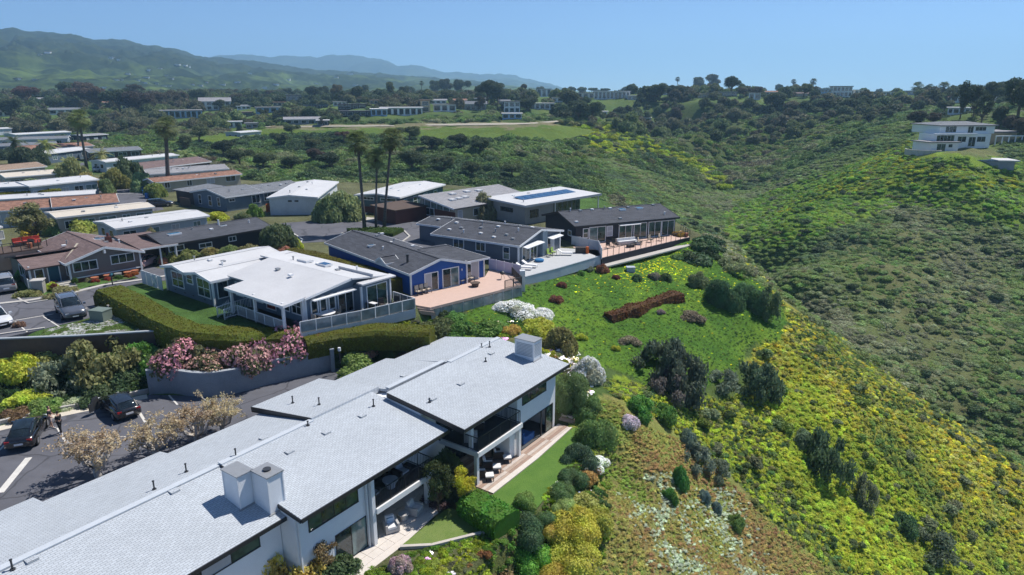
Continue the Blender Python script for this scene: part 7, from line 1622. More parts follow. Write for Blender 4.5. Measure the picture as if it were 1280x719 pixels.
# ------------------------------------------------------------------ hedges, single shrubs, trees
OL = (.16, .18, .022); DG = (.035, .065, .02); GR = (.07, .14, .022); LG = (.15, .22, .03); YG = (.26, .28, .025); GY = (.11, .13, .08); BR = (.13, .09, .04); RU = (.30, .15, .05); AM = (.30, .23, .05)
PK = (.62, .30, .36); PP = (.42, .10, .38); WH = (.95, .95, .93); YE = (.62, .55, .03); RD = (.14, .055, .03); PALE = (.30, .34, .22)
def hedge(pts, zt, width, zb, col, label, dens=85, leaf=.10, group=None, round_=.25, wob=1.0, zs=None):
    """clipped hedge: pts are photo pixels of its top centre line at height zt"""
    zs = zs or [zt] * len(pts); P = [(*G(*p, q), q) for p, q in zip(pts, zs)]; rng = R_(int(abs(P[0][0] * 77)) % 9999); cx, cy = P[len(P)//2][:2]
    Q = []
    for a, b in zip(P[:-1], P[1:]):
        n = max(1, int(math.hypot(b[0]-a[0], b[1]-a[1]) / 1.0)); Q += [tuple(u + (v - u) * i/n for u, v in zip(a, b)) for i in range(n)]
    Q.append(P[-1]); rows = []
    for i, p in enumerate(Q):
        q0, q1 = Q[max(i-1, 0)], Q[min(i+1, len(Q)-1)]; d = Vector((q1[0]-q0[0], q1[1]-q0[1])).normalized(); nx, ny = -d.y, d.x
        k = fbm(np.array([p[0]]), np.array([p[1]]), 2, .5)[0] * wob; h = p[2] - zb; w = width/2 * (1 + .2*k); e = .14*k; zg = 0
        rows.append([(p[0]+nx*u-cx, p[1]+ny*u-cy, z) for u, z in [(-w*.92, zg - .4), (-w, h*.5), (-w, h*(1-round_)+e), (-w*.75, h+e), (0, h+.05+e), (w*.75, h+e), (w, h*(1-round_)+e), (w, h*.5), (w*.92, zg - .4)]])
    m = MB().grid(rows); k = len(rows[0]); m.f.append(tuple(range(k))[::-1]); m.f.append(tuple((len(rows)-1)*k + j for j in range(k)))
    V = np.array(m.v); F = np.array([f for f in m.f if len(f) == 4]); A, B, C_, D = V[F[:, 0]], V[F[:, 1]], V[F[:, 2]], V[F[:, 3]]
    ar = np.linalg.norm(np.cross(B - A, D - A), axis=1); nn = np.cross(B - A, D - A); nn /= np.linalg.norm(nn, axis=1)[:, None] + 1e-9
    nl = int(ar.sum() * dens); k = rng.choice(len(F), nl, p=ar / ar.sum()); u, v = rng.random((nl, 1)), rng.random((nl, 1)); Pp = A[k]*(1-u)*(1-v) + B[k]*u*(1-v) + C_[k]*u*v + D[k]*(1-u)*v
    nk = np.where((nn[k] * (Pp - np.array([0, 0, h*.4]) ))[:, :].sum(1, keepdims=True) < -1e9, -nn[k], nn[k])
    LV, LF = leaf_cards(rng, Pp + rng.normal(0, leaf*.35, Pp.shape), nk, leaf, .7)
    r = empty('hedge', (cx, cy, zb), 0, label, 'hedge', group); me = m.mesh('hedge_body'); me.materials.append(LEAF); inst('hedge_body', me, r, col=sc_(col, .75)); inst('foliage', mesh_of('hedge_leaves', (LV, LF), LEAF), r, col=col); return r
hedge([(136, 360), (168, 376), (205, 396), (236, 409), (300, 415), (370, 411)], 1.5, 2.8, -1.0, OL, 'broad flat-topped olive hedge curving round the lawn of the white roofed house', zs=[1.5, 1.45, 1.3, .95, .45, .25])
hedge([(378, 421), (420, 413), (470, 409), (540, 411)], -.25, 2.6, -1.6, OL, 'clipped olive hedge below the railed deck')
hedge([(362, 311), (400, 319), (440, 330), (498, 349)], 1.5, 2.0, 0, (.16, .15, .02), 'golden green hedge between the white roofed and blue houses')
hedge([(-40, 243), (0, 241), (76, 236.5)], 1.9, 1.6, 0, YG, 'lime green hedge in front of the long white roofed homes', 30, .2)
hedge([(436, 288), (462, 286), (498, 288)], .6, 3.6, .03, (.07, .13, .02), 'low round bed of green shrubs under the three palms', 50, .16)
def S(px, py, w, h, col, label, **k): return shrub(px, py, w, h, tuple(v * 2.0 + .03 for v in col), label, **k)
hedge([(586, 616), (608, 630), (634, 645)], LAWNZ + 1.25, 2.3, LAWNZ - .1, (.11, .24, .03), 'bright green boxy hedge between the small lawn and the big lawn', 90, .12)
# left bank above the lot kerb
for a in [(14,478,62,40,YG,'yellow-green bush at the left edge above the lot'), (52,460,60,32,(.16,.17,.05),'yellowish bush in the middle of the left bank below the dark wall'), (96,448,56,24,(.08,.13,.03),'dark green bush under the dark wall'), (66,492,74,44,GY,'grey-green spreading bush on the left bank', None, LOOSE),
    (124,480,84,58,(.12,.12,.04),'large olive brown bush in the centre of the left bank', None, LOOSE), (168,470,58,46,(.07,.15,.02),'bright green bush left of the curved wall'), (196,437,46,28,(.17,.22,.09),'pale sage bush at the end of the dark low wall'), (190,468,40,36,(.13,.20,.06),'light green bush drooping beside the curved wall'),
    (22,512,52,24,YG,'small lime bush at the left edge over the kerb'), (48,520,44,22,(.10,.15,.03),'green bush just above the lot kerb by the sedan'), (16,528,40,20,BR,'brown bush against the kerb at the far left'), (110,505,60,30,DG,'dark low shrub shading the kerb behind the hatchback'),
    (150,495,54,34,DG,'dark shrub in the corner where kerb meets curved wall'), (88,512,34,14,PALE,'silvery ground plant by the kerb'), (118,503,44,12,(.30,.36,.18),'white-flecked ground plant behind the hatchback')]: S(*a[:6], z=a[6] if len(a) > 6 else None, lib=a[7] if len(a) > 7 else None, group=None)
# pink flowering bank behind the curved wall
zb = -1.6
for px, py, w, h, fl, lb in [(222, 463, 56, 34, PK, 'pink flowering oleander at the left end of the curved wall'), (262, 464, 54, 24, (.50,.33,.24), 'dusky pink oleander left of the middle of the curved wall'), (268, 440, 44, 20, (.45, .25, .22), 'dull pink bush under the olive hedge, left of the middle'), (300, 461, 50, 32, (.55,.30,.30), 'pink oleander over the middle of the curved wall'), (292, 437, 40, 18, None, 'green leaf bush among the pinks below the hedge'),
    (322, 452, 48, 28, PK, 'pink oleander right of the middle of the curved wall'), (318, 434, 44, 18, (.5, .26, .26), 'dusky bush high behind the middle pinks'), (352, 446, 56, 34, PK, 'bright pink oleander third from the right end of the wall'), (376, 438, 58, 34, (.68, .34, .42), 'largest bright pink oleander near the right end of the wall'), (340, 440, 40, 20, None, 'green bush between the two pink drifts'), (372, 444, 18, 8, PP, 'small magenta ice plant on the wall coping')]:
    S(px, py - 2, w * 1.15, h * 1.12, (.075, .08, .03) if fl else sc_(GR, .8), lb, z=zb, flower=fl, sparse=True)
S(396, 439, 34, 26, RU, 'russet bush at the right end of the curved wall', z=zb); S(246, 468, 22, 16, GR, 'green plant trailing over the curved wall', z=-1.9); S(268, 466, 18, 10, GR, 'second small green plant hanging on the curved wall', z=-1.8)
S(444, 468, 56, 30, (.13, .20, .05), 'light green round bush at the head of the driveway', z=-3.4); S(456, 449, 30, 14, (.4, .25, .2), 'pale pink flowering bush behind the light green bush', z=-3.0, flower=(.55, .33, .30)); S(492, 462, 26, 10, (.30, .16, .13), 'reddish low bush against the far roof edge', z=-3.3)
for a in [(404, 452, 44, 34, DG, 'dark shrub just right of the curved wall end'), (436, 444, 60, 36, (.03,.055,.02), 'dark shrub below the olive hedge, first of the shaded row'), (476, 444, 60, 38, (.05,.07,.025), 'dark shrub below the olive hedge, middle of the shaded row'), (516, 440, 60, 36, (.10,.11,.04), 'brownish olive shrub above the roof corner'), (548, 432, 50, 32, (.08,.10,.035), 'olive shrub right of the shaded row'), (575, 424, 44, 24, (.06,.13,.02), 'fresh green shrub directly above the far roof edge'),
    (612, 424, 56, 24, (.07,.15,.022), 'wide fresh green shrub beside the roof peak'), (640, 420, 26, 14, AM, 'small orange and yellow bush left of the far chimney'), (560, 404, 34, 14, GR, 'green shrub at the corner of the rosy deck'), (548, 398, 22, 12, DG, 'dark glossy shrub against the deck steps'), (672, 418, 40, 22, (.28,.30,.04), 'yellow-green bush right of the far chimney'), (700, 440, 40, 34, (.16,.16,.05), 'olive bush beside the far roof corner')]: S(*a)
# around the lawns of the terrace building
zl = LAWNZ
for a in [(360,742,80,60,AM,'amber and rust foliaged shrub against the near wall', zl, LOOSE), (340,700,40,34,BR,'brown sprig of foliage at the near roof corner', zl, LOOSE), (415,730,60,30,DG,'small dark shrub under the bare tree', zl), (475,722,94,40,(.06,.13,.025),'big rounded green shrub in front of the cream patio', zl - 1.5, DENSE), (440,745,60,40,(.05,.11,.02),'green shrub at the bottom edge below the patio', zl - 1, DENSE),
    (545,706,44,28,DG,'dark round shrub left of the kerb stones', zl - 1.4, DENSE), (575,730,70,40,(.12,.10,.03),'brown and green shrub at the bottom edge', zl - 2, LOOSE), (610,725,60,36,(.13,.09,.035),'rusty shrub at the bottom edge right of the kerb', zl - 2, LOOSE), (604,690,50,26,DG,'dark shrub against the curved kerb end', zl - .8, DENSE),
    (655,676,52,32,(.035,.07,.025),'large dark green mound below the big lawn', zl - .6, DENSE), (657,637,32,24,(.10,.15,.03),'mid green bush at the lower tip of the big lawn', zl, DENSE),
    (660,712,54,38,(.09,.20,.02),'vivid green mound near the bottom centre', zl - 2.2, DENSE), (684,666,32,20,AM,'orange-yellow round shrub in the garden', zl - 1.0, DENSE), (716,674,60,40,(.28,.26,.03),'golden clipped mound right of the orange shrub', zl - 1.4, DENSE), (716,712,64,38,(.26,.26,.03),'golden clipped mound below the other golden mound', zl - 2.3, DENSE), (694,738,44,30,(.30,.27,.04),'small golden mound at the bottom edge', zl - 2.6, DENSE),
    (702,624,32,20,(.06,.11,.03),'dark green mound third along the lawn edge', zl - .3, DENSE), (716,608,36,22,(.05,.09,.03),'dark green mound second along the lawn edge', zl - .3, DENSE), (726,586,44,32,(.035,.065,.03),'largest dark mound along the lawn edge', zl - .3, DENSE), (706,642,30,18,(.16,.20,.06),'pale green mound at the bottom of the lawn edge', zl - .5, DENSE), (682,654,24,14,(.05,.10,.03),'small dark mound beside the path', zl - .5, DENSE),
    (748,556,46,38,(.08,.13,.03),'tall green mound above the lawn edge row', zl, DENSE), (734,526,42,36,(.07,.12,.03),'green bush beside the garden steps', zl, DENSE), (716,500,44,40,(.08,.13,.04),'green bush at the top of the garden steps', -4.8, DENSE), (735,600,36,22,(.30,.20,.06),'yellow and rust patch of succulents beside the dark mounds', zl - .8), (726,640,50,22,(.22,.24,.06),'yellow-flowering low bush right of the path', zl - 1.3),
    (748,660,40,30,(.26,.27,.05),'yellow-flowering bush above the golden mounds', zl - 1.8), (650,640,16,8,(.12,.14,.05),'tuft of grass at the lawn corner', zl)]: S(a[0], a[1], a[2], a[3], a[4], a[5], z=a[6], lib=a[7] if len(a) > 7 else None)
S(748, 586, 28, 14, (.3, .35, .2), 'white daisy bush beside the dark mounds', z=zl - .5, flower=WH); S(500, 716, 26, 22, (.25, .2, .18), 'pale pink flowering shrub at the patio corner', z=zl, flower=(.66, .48, .52)); S(520, 738, 40, 20, (.25, .2, .18), 'pale pink flowering shrub at the bottom edge', z=zl - 1, flower=(.62, .42, .48)); S(733, 716, 22, 22, (.2, .2, .2), 'lilac flowering plant beside the golden mound', z=-9, flower=(.6, .5, .6))
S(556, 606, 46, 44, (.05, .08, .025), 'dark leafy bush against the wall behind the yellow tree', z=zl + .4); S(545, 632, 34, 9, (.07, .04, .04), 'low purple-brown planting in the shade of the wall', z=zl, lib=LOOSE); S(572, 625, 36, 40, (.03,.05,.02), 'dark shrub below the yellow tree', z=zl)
tree('open', 576, 632, 64, (.36, .33, .03), 'small yellow-leaved tree between the two balconies', z=zl, wide=.8); tree('open', 548, 640, 78, (.06, .09, .03), 'slender green tree behind the yellow-leaved tree', z=zl, wide=.7)
tree('open', 404, 722, 62, (.16, .12, .06), 'nearly bare small tree with thin curving branches by the glass door', z=zl, wide=.9)
for a in [(124, 596, 68, 1.15, 'first russet pruned tree from the left beside the parking lot'), (196, 570, 54, 1.15, 'second russet pruned tree along the roof edge'), (246, 553, 52, 1.1, 'third russet pruned tree along the roof edge'), (279, 540, 50, 1.0, 'last and smallest russet pruned tree by the driveway')]:
    tree('pruned', a[0], a[1], a[2], (.36, .29, .18), a[4], z=LOTZ, wide=a[3] * 1.1, group='pruned trees along the roof edge')
# iceplant field and bluff
def H(a): return dict(at=None)
hedge([(760, 392), (790, 384), (822, 372), (848, 366)], -2.9, 1.9, -4.4, (.15, .065, .025), 'long rust-brown clipped hedge in the middle of the green slope', 55, .16, round_=.5, wob=3.0)
for a in [(694,378,18,12,RD,'small round red-brown bush left on the green slope'), (753,341,16,12,RD,'dark red bush just below the deck ledge'), (770,349,10,7,RD,'little red bush right of the dark red one'), (702,360,14,9,RD,'small red-brown bush under the deck wall'), (726,345,12,8,GR,'small green tuft under the grey deck'), (738,342,14,8,GY,'small grey tuft under the white fence'),
    (797,352,14,10,(.05,.09,.03),'small dark bush above the rust hedge'), (832,352,16,12,(.06,.10,.03),'dark bush near the yellow drift'), (818,350,16,12,(.14,.13,.10),'grey dry bush in the yellow drift'), (873,358,26,20,(.10,.12,.05),'olive bush left of the large dark shrub'), (905,385,46,44,(.035,.085,.03),'large round dark green shrub on the shoulder of the bluff', None, DENSE), (938,392,44,42,(.045,.085,.03),'second dark green shrub merging with the large round one', None, DENSE),
    (962,402,34,38,(.06,.085,.035),'greyer shrub at the right of the dark green group', None, LOOSE), (922,345,40,22,(.13,.15,.07),'olive grey bush on the crest above the dark group', None, LOOSE), (826,476,58,54,(.055,.075,.045),'tall grey-green bush on the lower green slope, left part', None, LOOSE), (858,500,62,62,(.05,.07,.045),'tall grey-green bush on the lower green slope, right part', None, LOOSE), (840,505,50,40,(.10,.09,.08),'greyish twiggy bush between the grey-green ones', None, LOOSE),
    (945,502,58,52,(.05,.075,.035),'big dark olive bush on the flowering slope', None, LOOSE), (905,490,40,26,(.12,.15,.10),'grey sage bush left of the big dark olive bush', None, LOOSE), (800,520,40,28,(.07,.15,.02),'bright green bush group, upper left on the lower slope'), (832,530,40,26,(.06,.14,.02),'bright green bush group, right on the lower slope'), (1040,610,54,66,(.045,.07,.03),'tall dark bush with dead branches on the yellow flank', None, LOOSE), (1085,640,30,40,(.12,.14,.08),'pale dead shrub right of the tall dark bush', None, LOOSE),
    (1005,560,30,24,(.10,.13,.07),'sage bush left above the tall dark bush'), (1130,668,36,24,(.04,.08,.025),'dark green bush right of the dead shrub'), (1170,700,60,34,(.07,.09,.05),'grey-green brush near the bottom right', None, LOOSE), (850,612,20,30,(.05,.13,.02),'narrow green bush on the rust slope'), (836,628,22,18,(.055,.14,.02),'green bush below the narrow one'), (880,632,18,20,(.10,.14,.12),'blue-grey small bush on the rust slope, left'), (896,640,14,16,(.10,.14,.12),'blue-grey small bush on the rust slope, right'),
    (870,590,40,30,(.12,.15,.11),'blue-grey spreading bush beside the lime flank', None, LOOSE), (860,560,26,22,(.10,.14,.10),'sage bush at the top of the rust slope'), (895,600,34,22,(.12,.15,.10),'sage bush at the edge of the lime flank', None, LOOSE), (920,665,22,20,(.10,.14,.03),'green bush at the edge of the rust slope'), (770,440,12,8,YG,'small yellow tuft on the green slope'), (726,428,16,10,YG,'yellow-green tuft near the white flowers'), (826,395,12,8,(.2,.15,.15),'dry lilac patch below the rust hedge')]: S(*a[:6], z=None, lib=a[7] if len(a) > 7 else None)
S(640, 394, 46, 12, (.3, .32, .25), 'drift of white daisies below the rosy deck, left', flower=WH); S(668, 400, 40, 12, (.3, .32, .25), 'drift of white daisies below the rosy deck, right', flower=WH); S(864, 402, 34, 5, (.13, .11, .07), 'dry mauve patch below the rust hedge'); S(786, 431, 28, 5, (.13, .11, .07), 'dry mauve patch lower on the green slope'); S(787, 536, 22, 16, (.3, .3, .25), 'lilac-white daisy bush on the bank', flower=(.85, .75, .82)); S(735, 478, 36, 30, (.2, .2, .15), 'white flowering bush beside the far roof corner', flower=WH)
# park planting between the homes
zp = 0
for a in [(46,290,70,42,(.14,.14,.06),'spreading half-bare tree in front of the terracotta roofs'), ]: tree('open', a[0], 306, 62, a[4], a[5], z=0, wide=1.15)
for a in [(92,292,44,30,(.22,.23,.05),'rounded yellow-olive tree behind the bungalow roof'), (34,296,18,14,(.36,.28,.04),'small orange bush by the left home'), (70,294,30,24,(.08,.13,.04),'dark green bush behind the bungalow roof'), (188,306,18,22,(.13,.12,.06),'thin shrub beside the white roofed home'), (238,278,30,16,YG,'bright yellow-green bush left of the dark house roof'), (268,276,26,14,YG,'yellow-green bush behind the dark roof, right'), (196,318,22,14,(.28,.26,.04),'yellow bush between the carport and the dark house'),
    (316,272,22,20,GR,'green bush in front of the steel blue house'), (300,275,20,12,(.1,.12,.05),'low bush in front of the steel blue house'), (425,276,56,44,(.14,.17,.07),'big pale olive shrub beside the white house'), (408,278,36,36,(.10,.13,.05),'olive shrub left half of the big shrub by the white house'), (342,316,46,48,(.06,.09,.035),'dark round tree in front of the golden hedge'), (366,312,20,18,YG,'lime bush by the cul-de-sac kerb'), (352,318,30,14,(.22,.10,.07),'reddish shrub by the cul-de-sac kerb'),
    (210,330,26,22,(.17,.18,.05),'spiky yellow-green shrub in front of the dark house, first'), (235,330,30,24,(.14,.17,.05),'yellow-green shrub in front of the dark house, second'), (260,328,30,22,(.18,.17,.05),'shrub in front of the dark house, third'), (285,326,30,22,(.13,.16,.05),'shrub in front of the dark house, fourth'), (308,324,30,22,(.16,.15,.06),'shrub in front of the dark house, fifth'), (330,322,24,12,(.14,.09,.04),'brown shrub behind the white roof'),
    (606,274,34,36,(.15,.15,.08),'thin olive tree by the redwood fronted house'), (30,372,30,12,(.14,.15,.05),'low hedge along the bungalow kerb'), (62,364,18,12,YG,'lime shrub beside the stone pier'), (26,352,22,18,GR,'green bush beside the silver car'), (72,372,40,8,(.15,.15,.06),'low planting left of the bungalow steps'), (104,352,18,10,(.16,.16,.08),'small shrub against the bungalow base'), (22,410,14,10,(.15,.09,.06),'small reddish plant by the stall line'), (850,296,18,10,(.25,.18,.03),'orange flowering bush at the end of the long deck'),
    (130,243,20,22,(.11,.14,.05),'spiky palm-like bush at the corner of the pale blue home'), (84,232,40,40,(.13,.14,.05),'olive bushes under the leaning palm, left'), (102,238,36,26,(.20,.17,.05),'yellow-brown bushes under the leaning palm, right'), (138,238,34,32,(.14,.15,.04),'yellow-green bush across the side street'), (156,234,40,40,(.035,.055,.02),'dark dense tree on the side street corner'), (176,240,30,28,(.11,.15,.06),'sage green bush beside the dark dense tree'), (190,248,26,26,(.13,.17,.04),'light bush behind the blue bins'),
    (216,222,30,12,(.12,.12,.04),'bush on the low terracotta roof line, left'), (240,222,36,14,(.14,.16,.04),'bush on the low terracotta roof line, right'), (28,238,50,16,(.10,.12,.05),'dark bush above the lime hedge'), (30,208,40,34,(.03,.05,.02),'dark trees between the grey roofs at the left'), (52,200,30,24,(.03,.05,.025),'dark tree left of the blue-grey home'), (8,200,30,22,(.03,.05,.025),'dark tree at the far left edge'), (170,174,30,16,(.05,.06,.03),'dark bush beside the far dark home'), (148,178,14,10,GR,'small green bush by the far dark home')]: S(*a[:6], z=zp)
for i, (px, py) in enumerate([(119, 352), (135, 349), (148, 347), (160, 345), (169, 343), (68, 358), (94, 351)]):
    x, y = G(px, py, .5); k = random.randrange(5); r = empty('potted_plant', (x, y, .42), 0, ['red-orange succulent in the pot nearest the bungalow steps', 'red succulent in the second pot', 'green leafy plant in the dark bowl', 'orange succulent in the fourth pot', 'orange succulent in the last pot', 'rusty shrub in the round pot', 'small green shrub in the grey pot'][i], 'plant', 'plants in the bungalow pots'); inst('foliage', SHRUB[k], r, (0, 0, 0), (.42, .42, .5), 0, [(.4, .10, .04), (.4, .09, .05), GR, (.42, .16, .04), (.45, .15, .03), (.25, .13, .05), GR][i])
# palms
palm(456, 289, 447, 178, (.07, .10, .035), 'tall fan palm leaning left, left one of the three in the island', z=.05, fr=1.9, rad=.22); palm(470, 289, 471, 198, (.09, .11, .045), 'shortest fan palm in the middle of the island', z=.05, fr=1.7, rad=.16); palm(480, 288, 489, 174, (.075, .10, .04), 'tall fan palm leaning right, right one of the three in the island', z=.05, fr=1.9, rad=.2)
palm(211, 235, 207, 160, (.08, .10, .04), 'tall fan palm standing behind the low terracotta roof', z=0, fr=2.6, rad=.42); palm(109, 213, 99, 149, (.09, .11, .04), 'tall leaning fan palm above the blue-grey home', z=0, fr=2.8, rad=.32); palm(99, 194, 96, 154, (.10, .12, .05), 'second fan palm just left of the tall leaning palm', z=0, fr=2.6, rad=.3)
palm(18, 205, 17, 176, (.05, .07, .03), 'dark feathery palm at the far left', z=0, fr=2.4, fan=False); palm(52, 205, 57, 180, (.16, .17, .05), 'yellowish feathery palm right of the dark one', z=0, fr=2.3, fan=False); palm(84, 228, 86, 205, (.17, .17, .05), 'feathery palm in front of the blue-grey home', z=0, fr=2.3, fan=False); palm(128, 214, 126, 192, (.16, .16, .06), 'small feathery palm at the side street head', z=0, fr=2.0, fan=False); palm(226, 205, 231, 193, (.15, .17, .07), 'low feathery palm beyond the brown roofs', z=0, fr=2.4, fan=False)
# skyline and plateau trees: (kind, px, foot py, height px, colour, widening)
def row_of(items, where_, group):
    names = ['first', 'second', 'third', 'fourth', 'fifth', 'sixth', 'seventh', 'eighth', 'ninth', 'tenth', 'eleventh', 'twelfth', 'thirteenth', 'fourteenth', 'fifteenth', 'sixteenth', 'seventeenth', 'eighteenth', 'nineteenth', 'twentieth']
    kd = {'broad': 'broad dark tree', 'tall': 'tall dark tree', 'open': 'open-crowned tree', 'flat': 'flat-topped tree', 'cone': 'narrow dark conifer'}
    for i, (k, px, py, h, c, w) in enumerate(sorted(items, key=lambda t: t[1])): tree(k, px, py, h, c, f'{names[i]} from left, {kd[k]} {where_}', wide=w, group=group)
D1, D2, D3, D4 = (.03, .048, .02), (.045, .065, .025), (.055, .048, .03), (.07, .09, .035)
row_of([('broad',88,128,26,D2,1.2),('broad',36,132,26,(.085,.045,.03),1.3),('broad',70,140,20,D2,1.1),('broad',104,136,34,(.07,.05,.04),1.2),('broad',126,140,32,(.075,.05,.04),1.2),('broad',150,145,36,D1,1.3),('broad',175,146,34,(.05,.04,.03),1.3),('broad',200,138,26,D3,1.3),('broad',225,134,22,D3,1.3),('broad',250,131,20,D1,1.3),('open',170,128,24,D3,1.2),('broad',14,150,30,D2,1.2),('broad',52,152,18,D4,1.4),('broad',118,155,20,(.05,.10,.02),1.3)], 'in the left wood', 'trees of the wood behind the park')
row_of([('broad',390,128,22,D1,1.0),('broad',405,126,20,D1,.9),('broad',421,127,22,(.10,.09,.03),.9),('broad',448,128,20,D2,1.0),('tall',457,124,18,D1,1.3),('tall',449,124,18,D1,1.2),('tall',488,124,22,D4,1.2),('broad',504,124,16,D1,1.2),('broad',512,122,16,D2,1.1),('broad',543,122,22,D2,.9),('broad',558,122,24,D2,.9),('broad',577,122,24,D1,1.0),('broad',610,130,30,D1,1.1),('broad',622,132,28,D1,1.1),('open',600,140,22,D3,1.0),('tall',655,122,18,D3,1.2)], 'along the middle ridge', 'trees along the middle ridge')
row_of([('broad',708,140,28,D2,1.2),('broad',723,150,26,D1,1.2),('broad',740,150,24,D2,1.2),('broad',660,142,22,D2,1.2),('broad',675,118,12,D4,1.2),('broad',715,115,12,D2,1.2),('broad',728,114,12,D4,1.2),('flat',742,115,12,D2,1.3),('flat',755,114,12,D2,1.3),('broad',784,116,14,D2,1.3),('cone',804,128,20,D1,1.2),('broad',820,128,26,D2,1.2),('broad',835,122,18,D1,1.3),('broad',850,124,18,D2,1.3),('tall',873,116,26,D1,1.5),('tall',890,116,26,(.05,.055,.025),1.5),('broad',914,118,24,D1,1.1),('tall',843,158,22,D3,1.5)], 'by the white crest house', 'trees along the crest')
row_of([('broad',930,122,14,D3,1.4),('broad',945,122,14,D3,1.4),('broad',974,112,14,D1,1.0),('flat',985,114,10,D2,1.3),('broad',1005,122,18,D4,1.3),('broad',968,140,24,D2,1.3),('flat',1035,113,12,D1,1.4),('flat',1055,112,12,D1,1.4),('broad',1099,113,12,D1,1.0),('open',1118,114,10,D3,1.0),('broad',1030,138,16,D1,1.4),('broad',1060,140,18,D2,1.4),('broad',1085,156,16,D1,1.2),('broad',1145,162,24,(.045,.05,.03),1.1),('broad',1165,158,18,D3,1.2),('broad',1110,150,14,D2,1.4)], 'on the slope right of the lime field', 'trees on the right-hand crest')
row_of([('open',1200,150,52,D1,.7),('open',1215,150,44,D1,.8),('open',1226,158,42,D1,.8),('broad',1240,134,32,D2,1.0),('open',1185,130,20,D4,1.0),('broad',1255,126,26,D1,1.1),('broad',1272,150,56,D1,.9),('broad',1290,160,66,D1,.9),('tall',1248,165,34,D2,1.2),('broad',1262,172,30,D3,1.1),('broad',1276,176,28,D3,1.1),('broad',1180,142,18,D2,1.3),('broad',1160,132,14,D4,1.4)], 'above the hillside house', 'trees above the hillside house')
row_of([('broad',295,130,14,D3,1.3),('broad',318,128,14,D1,1.3),('broad',340,126,14,D3,1.3),('broad',362,124,14,D2,1.3),('broad',275,138,14,D2,1.2),('broad',285,144,12,D4,1.4),('broad',330,148,12,D2,1.2),('cone',300,168,16,D2,1.2),('open',402,158,10,(.06,.05,.04),1.2),('broad',365,170,16,D4,1.4),('broad',350,182,18,D2,1.4),('broad',390,190,18,D4,1.4),('broad',430,180,16,(.09,.05,.04),1.3),('broad',512,178,22,D4,1.5),('broad',540,190,22,D1,1.5),('broad',575,186,20,D1,1.5),('broad',600,192,22,D2,1.5),('broad',250,178,20,D4,1.5),('broad',210,178,18,D2,1.5)], 'in the valley brush beyond the park', 'trees in the valley brush')
row_of([('broad',300,208,24,D2,1.5),('broad',330,212,24,D4,1.4),('broad',280,196,22,D1,1.4),('broad',365,215,22,D2,1.5),('open',232,190,24,D4,1.3),('broad',415,215,26,D1,1.4),('broad',395,205,20,(.07,.05,.035),1.3),('broad',515,215,28,D2,1.4),('broad',555,215,22,D4,1.4),('broad',590,222,22,D2,1.4),('broad',640,222,18,D4,1.5),('broad',260,210,16,(.09,.07,.04),1.4)], 'directly behind the park roofs', 'trees directly behind the park')
palm(847, 112, 847, 99, (.02, .03, .015), 'lone tall fan palm on the crest above the tree line', fr=3.2, rad=.4); palm(993, 112, 992, 102, (.04, .05, .03), 'fan palm on the right crest, left of the mansion', fr=3.4, rad=.4); palm(1016, 118, 1017, 102, (.04, .05, .03), 'larger fan palm beside the long white mansion', fr=4.4, rad=.5); palm(527, 122, 527, 104, (.03, .04, .02), 'thin fan palm on the middle ridge', fr=2.6, rad=.3); palm(1147, 118, 1147, 109, (.06, .08, .04), 'fan palm on the right horizon, left of the white peaks', fr=4.0, rad=.5); palm(1163, 118, 1163, 108, (.05, .07, .04), 'fan palm on the right horizon, middle of three', fr=3.6, rad=.5); palm(1178, 120, 1180, 109, (.06, .08, .04), 'fan palm on the right horizon, right of three', fr=3.6, rad=.5)

# ------------------------------------------------------------------ houses on the plateau and hillside beyond
MATS['far_white'] = plain('far_white_wall', (.8, .8, .79), .8, .06, .3); MATS['far_tan'] = plain('far_tan_wall', (.45, .36, .22), .8, .1, .3); MATS['far_blue'] = plain('far_blue_wall', (.30, .45, .62), .8, .06, .3); MATS['far_grey'] = plain('far_grey_wall', (.25, .27, .30), .8, .1, .3)
def far_house(px, py, wpx, hpx, wall, roof, label, nst=1, kind='flat', turn=0.0, nwin=4, dep=.55, side=True):
    x, y, z = hit(px, py); dd = depth_of(x, y, z); w = wpx * dd / FPX; h = max(2.6, hpx * dd / FPX / .93); d = max(7, w * dep)
    az = math.atan2(x, y) + math.pi / 2 + turn; f = Fr('far_house', x, y, az, 0, 0, z, label, 'house', 'houses on the plateau beyond')
    ph = h * (.72 if kind == 'gable' else .94)
    if kind == 'gable': f.put('wall', gable_wall(-w/2, w/2, 0, d, z - 2, z + ph, z + h, 's'), MATS[wall]); gable_roof(f, -w/2, w/2, 0, d, z + ph, z + h, MATS[roof], 's', .5, .25)
    else: f.put('wall', MB().box(-w/2, w/2, 0, d, z - 2, z + ph), MATS[wall]); f.put('roof', MB().box(-w/2 - .6, w/2 + .6, -.8, d + .6, z + ph, z + h), MATS[roof])
    for s in range(nst):
        z0 = z + ph * s / nst + .5; z1 = z + ph * (s + 1) / nst - .5
        for i in range(nwin):
            c = -w/2 + w * (i + .5) / nwin; ww = w / nwin * random.uniform(.28, .4); o = f.put('window', MB().box(c - ww - .12, c + ww + .12, -.10, 0, z0 - .12, z1 + .12), MATS['white_trim']); f.put('pane', MB().box(c - ww, c + ww, -.14, -.10, z0, z1), MATS['glass'], o)
    return f, w, h, z
fh = far_house
fh(502, 145, 52, 9, 'far_white', 'roof_white', 'long white flat-roofed modern house above the meadow', nwin=7); fh(474, 145, 20, 8, 'far_blue', 'far_white', 'pale blue wing at the left of the modern white house', nwin=3)
fh(532, 141, 12, 14, 'far_tan', 'roof_tan', 'tan cube tower house with glass front right of the modern house', 2, nwin=1); fh(556, 140, 28, 8, 'far_white', 'roof_lgrey', 'pale house joined to the tan tower', nwin=3)
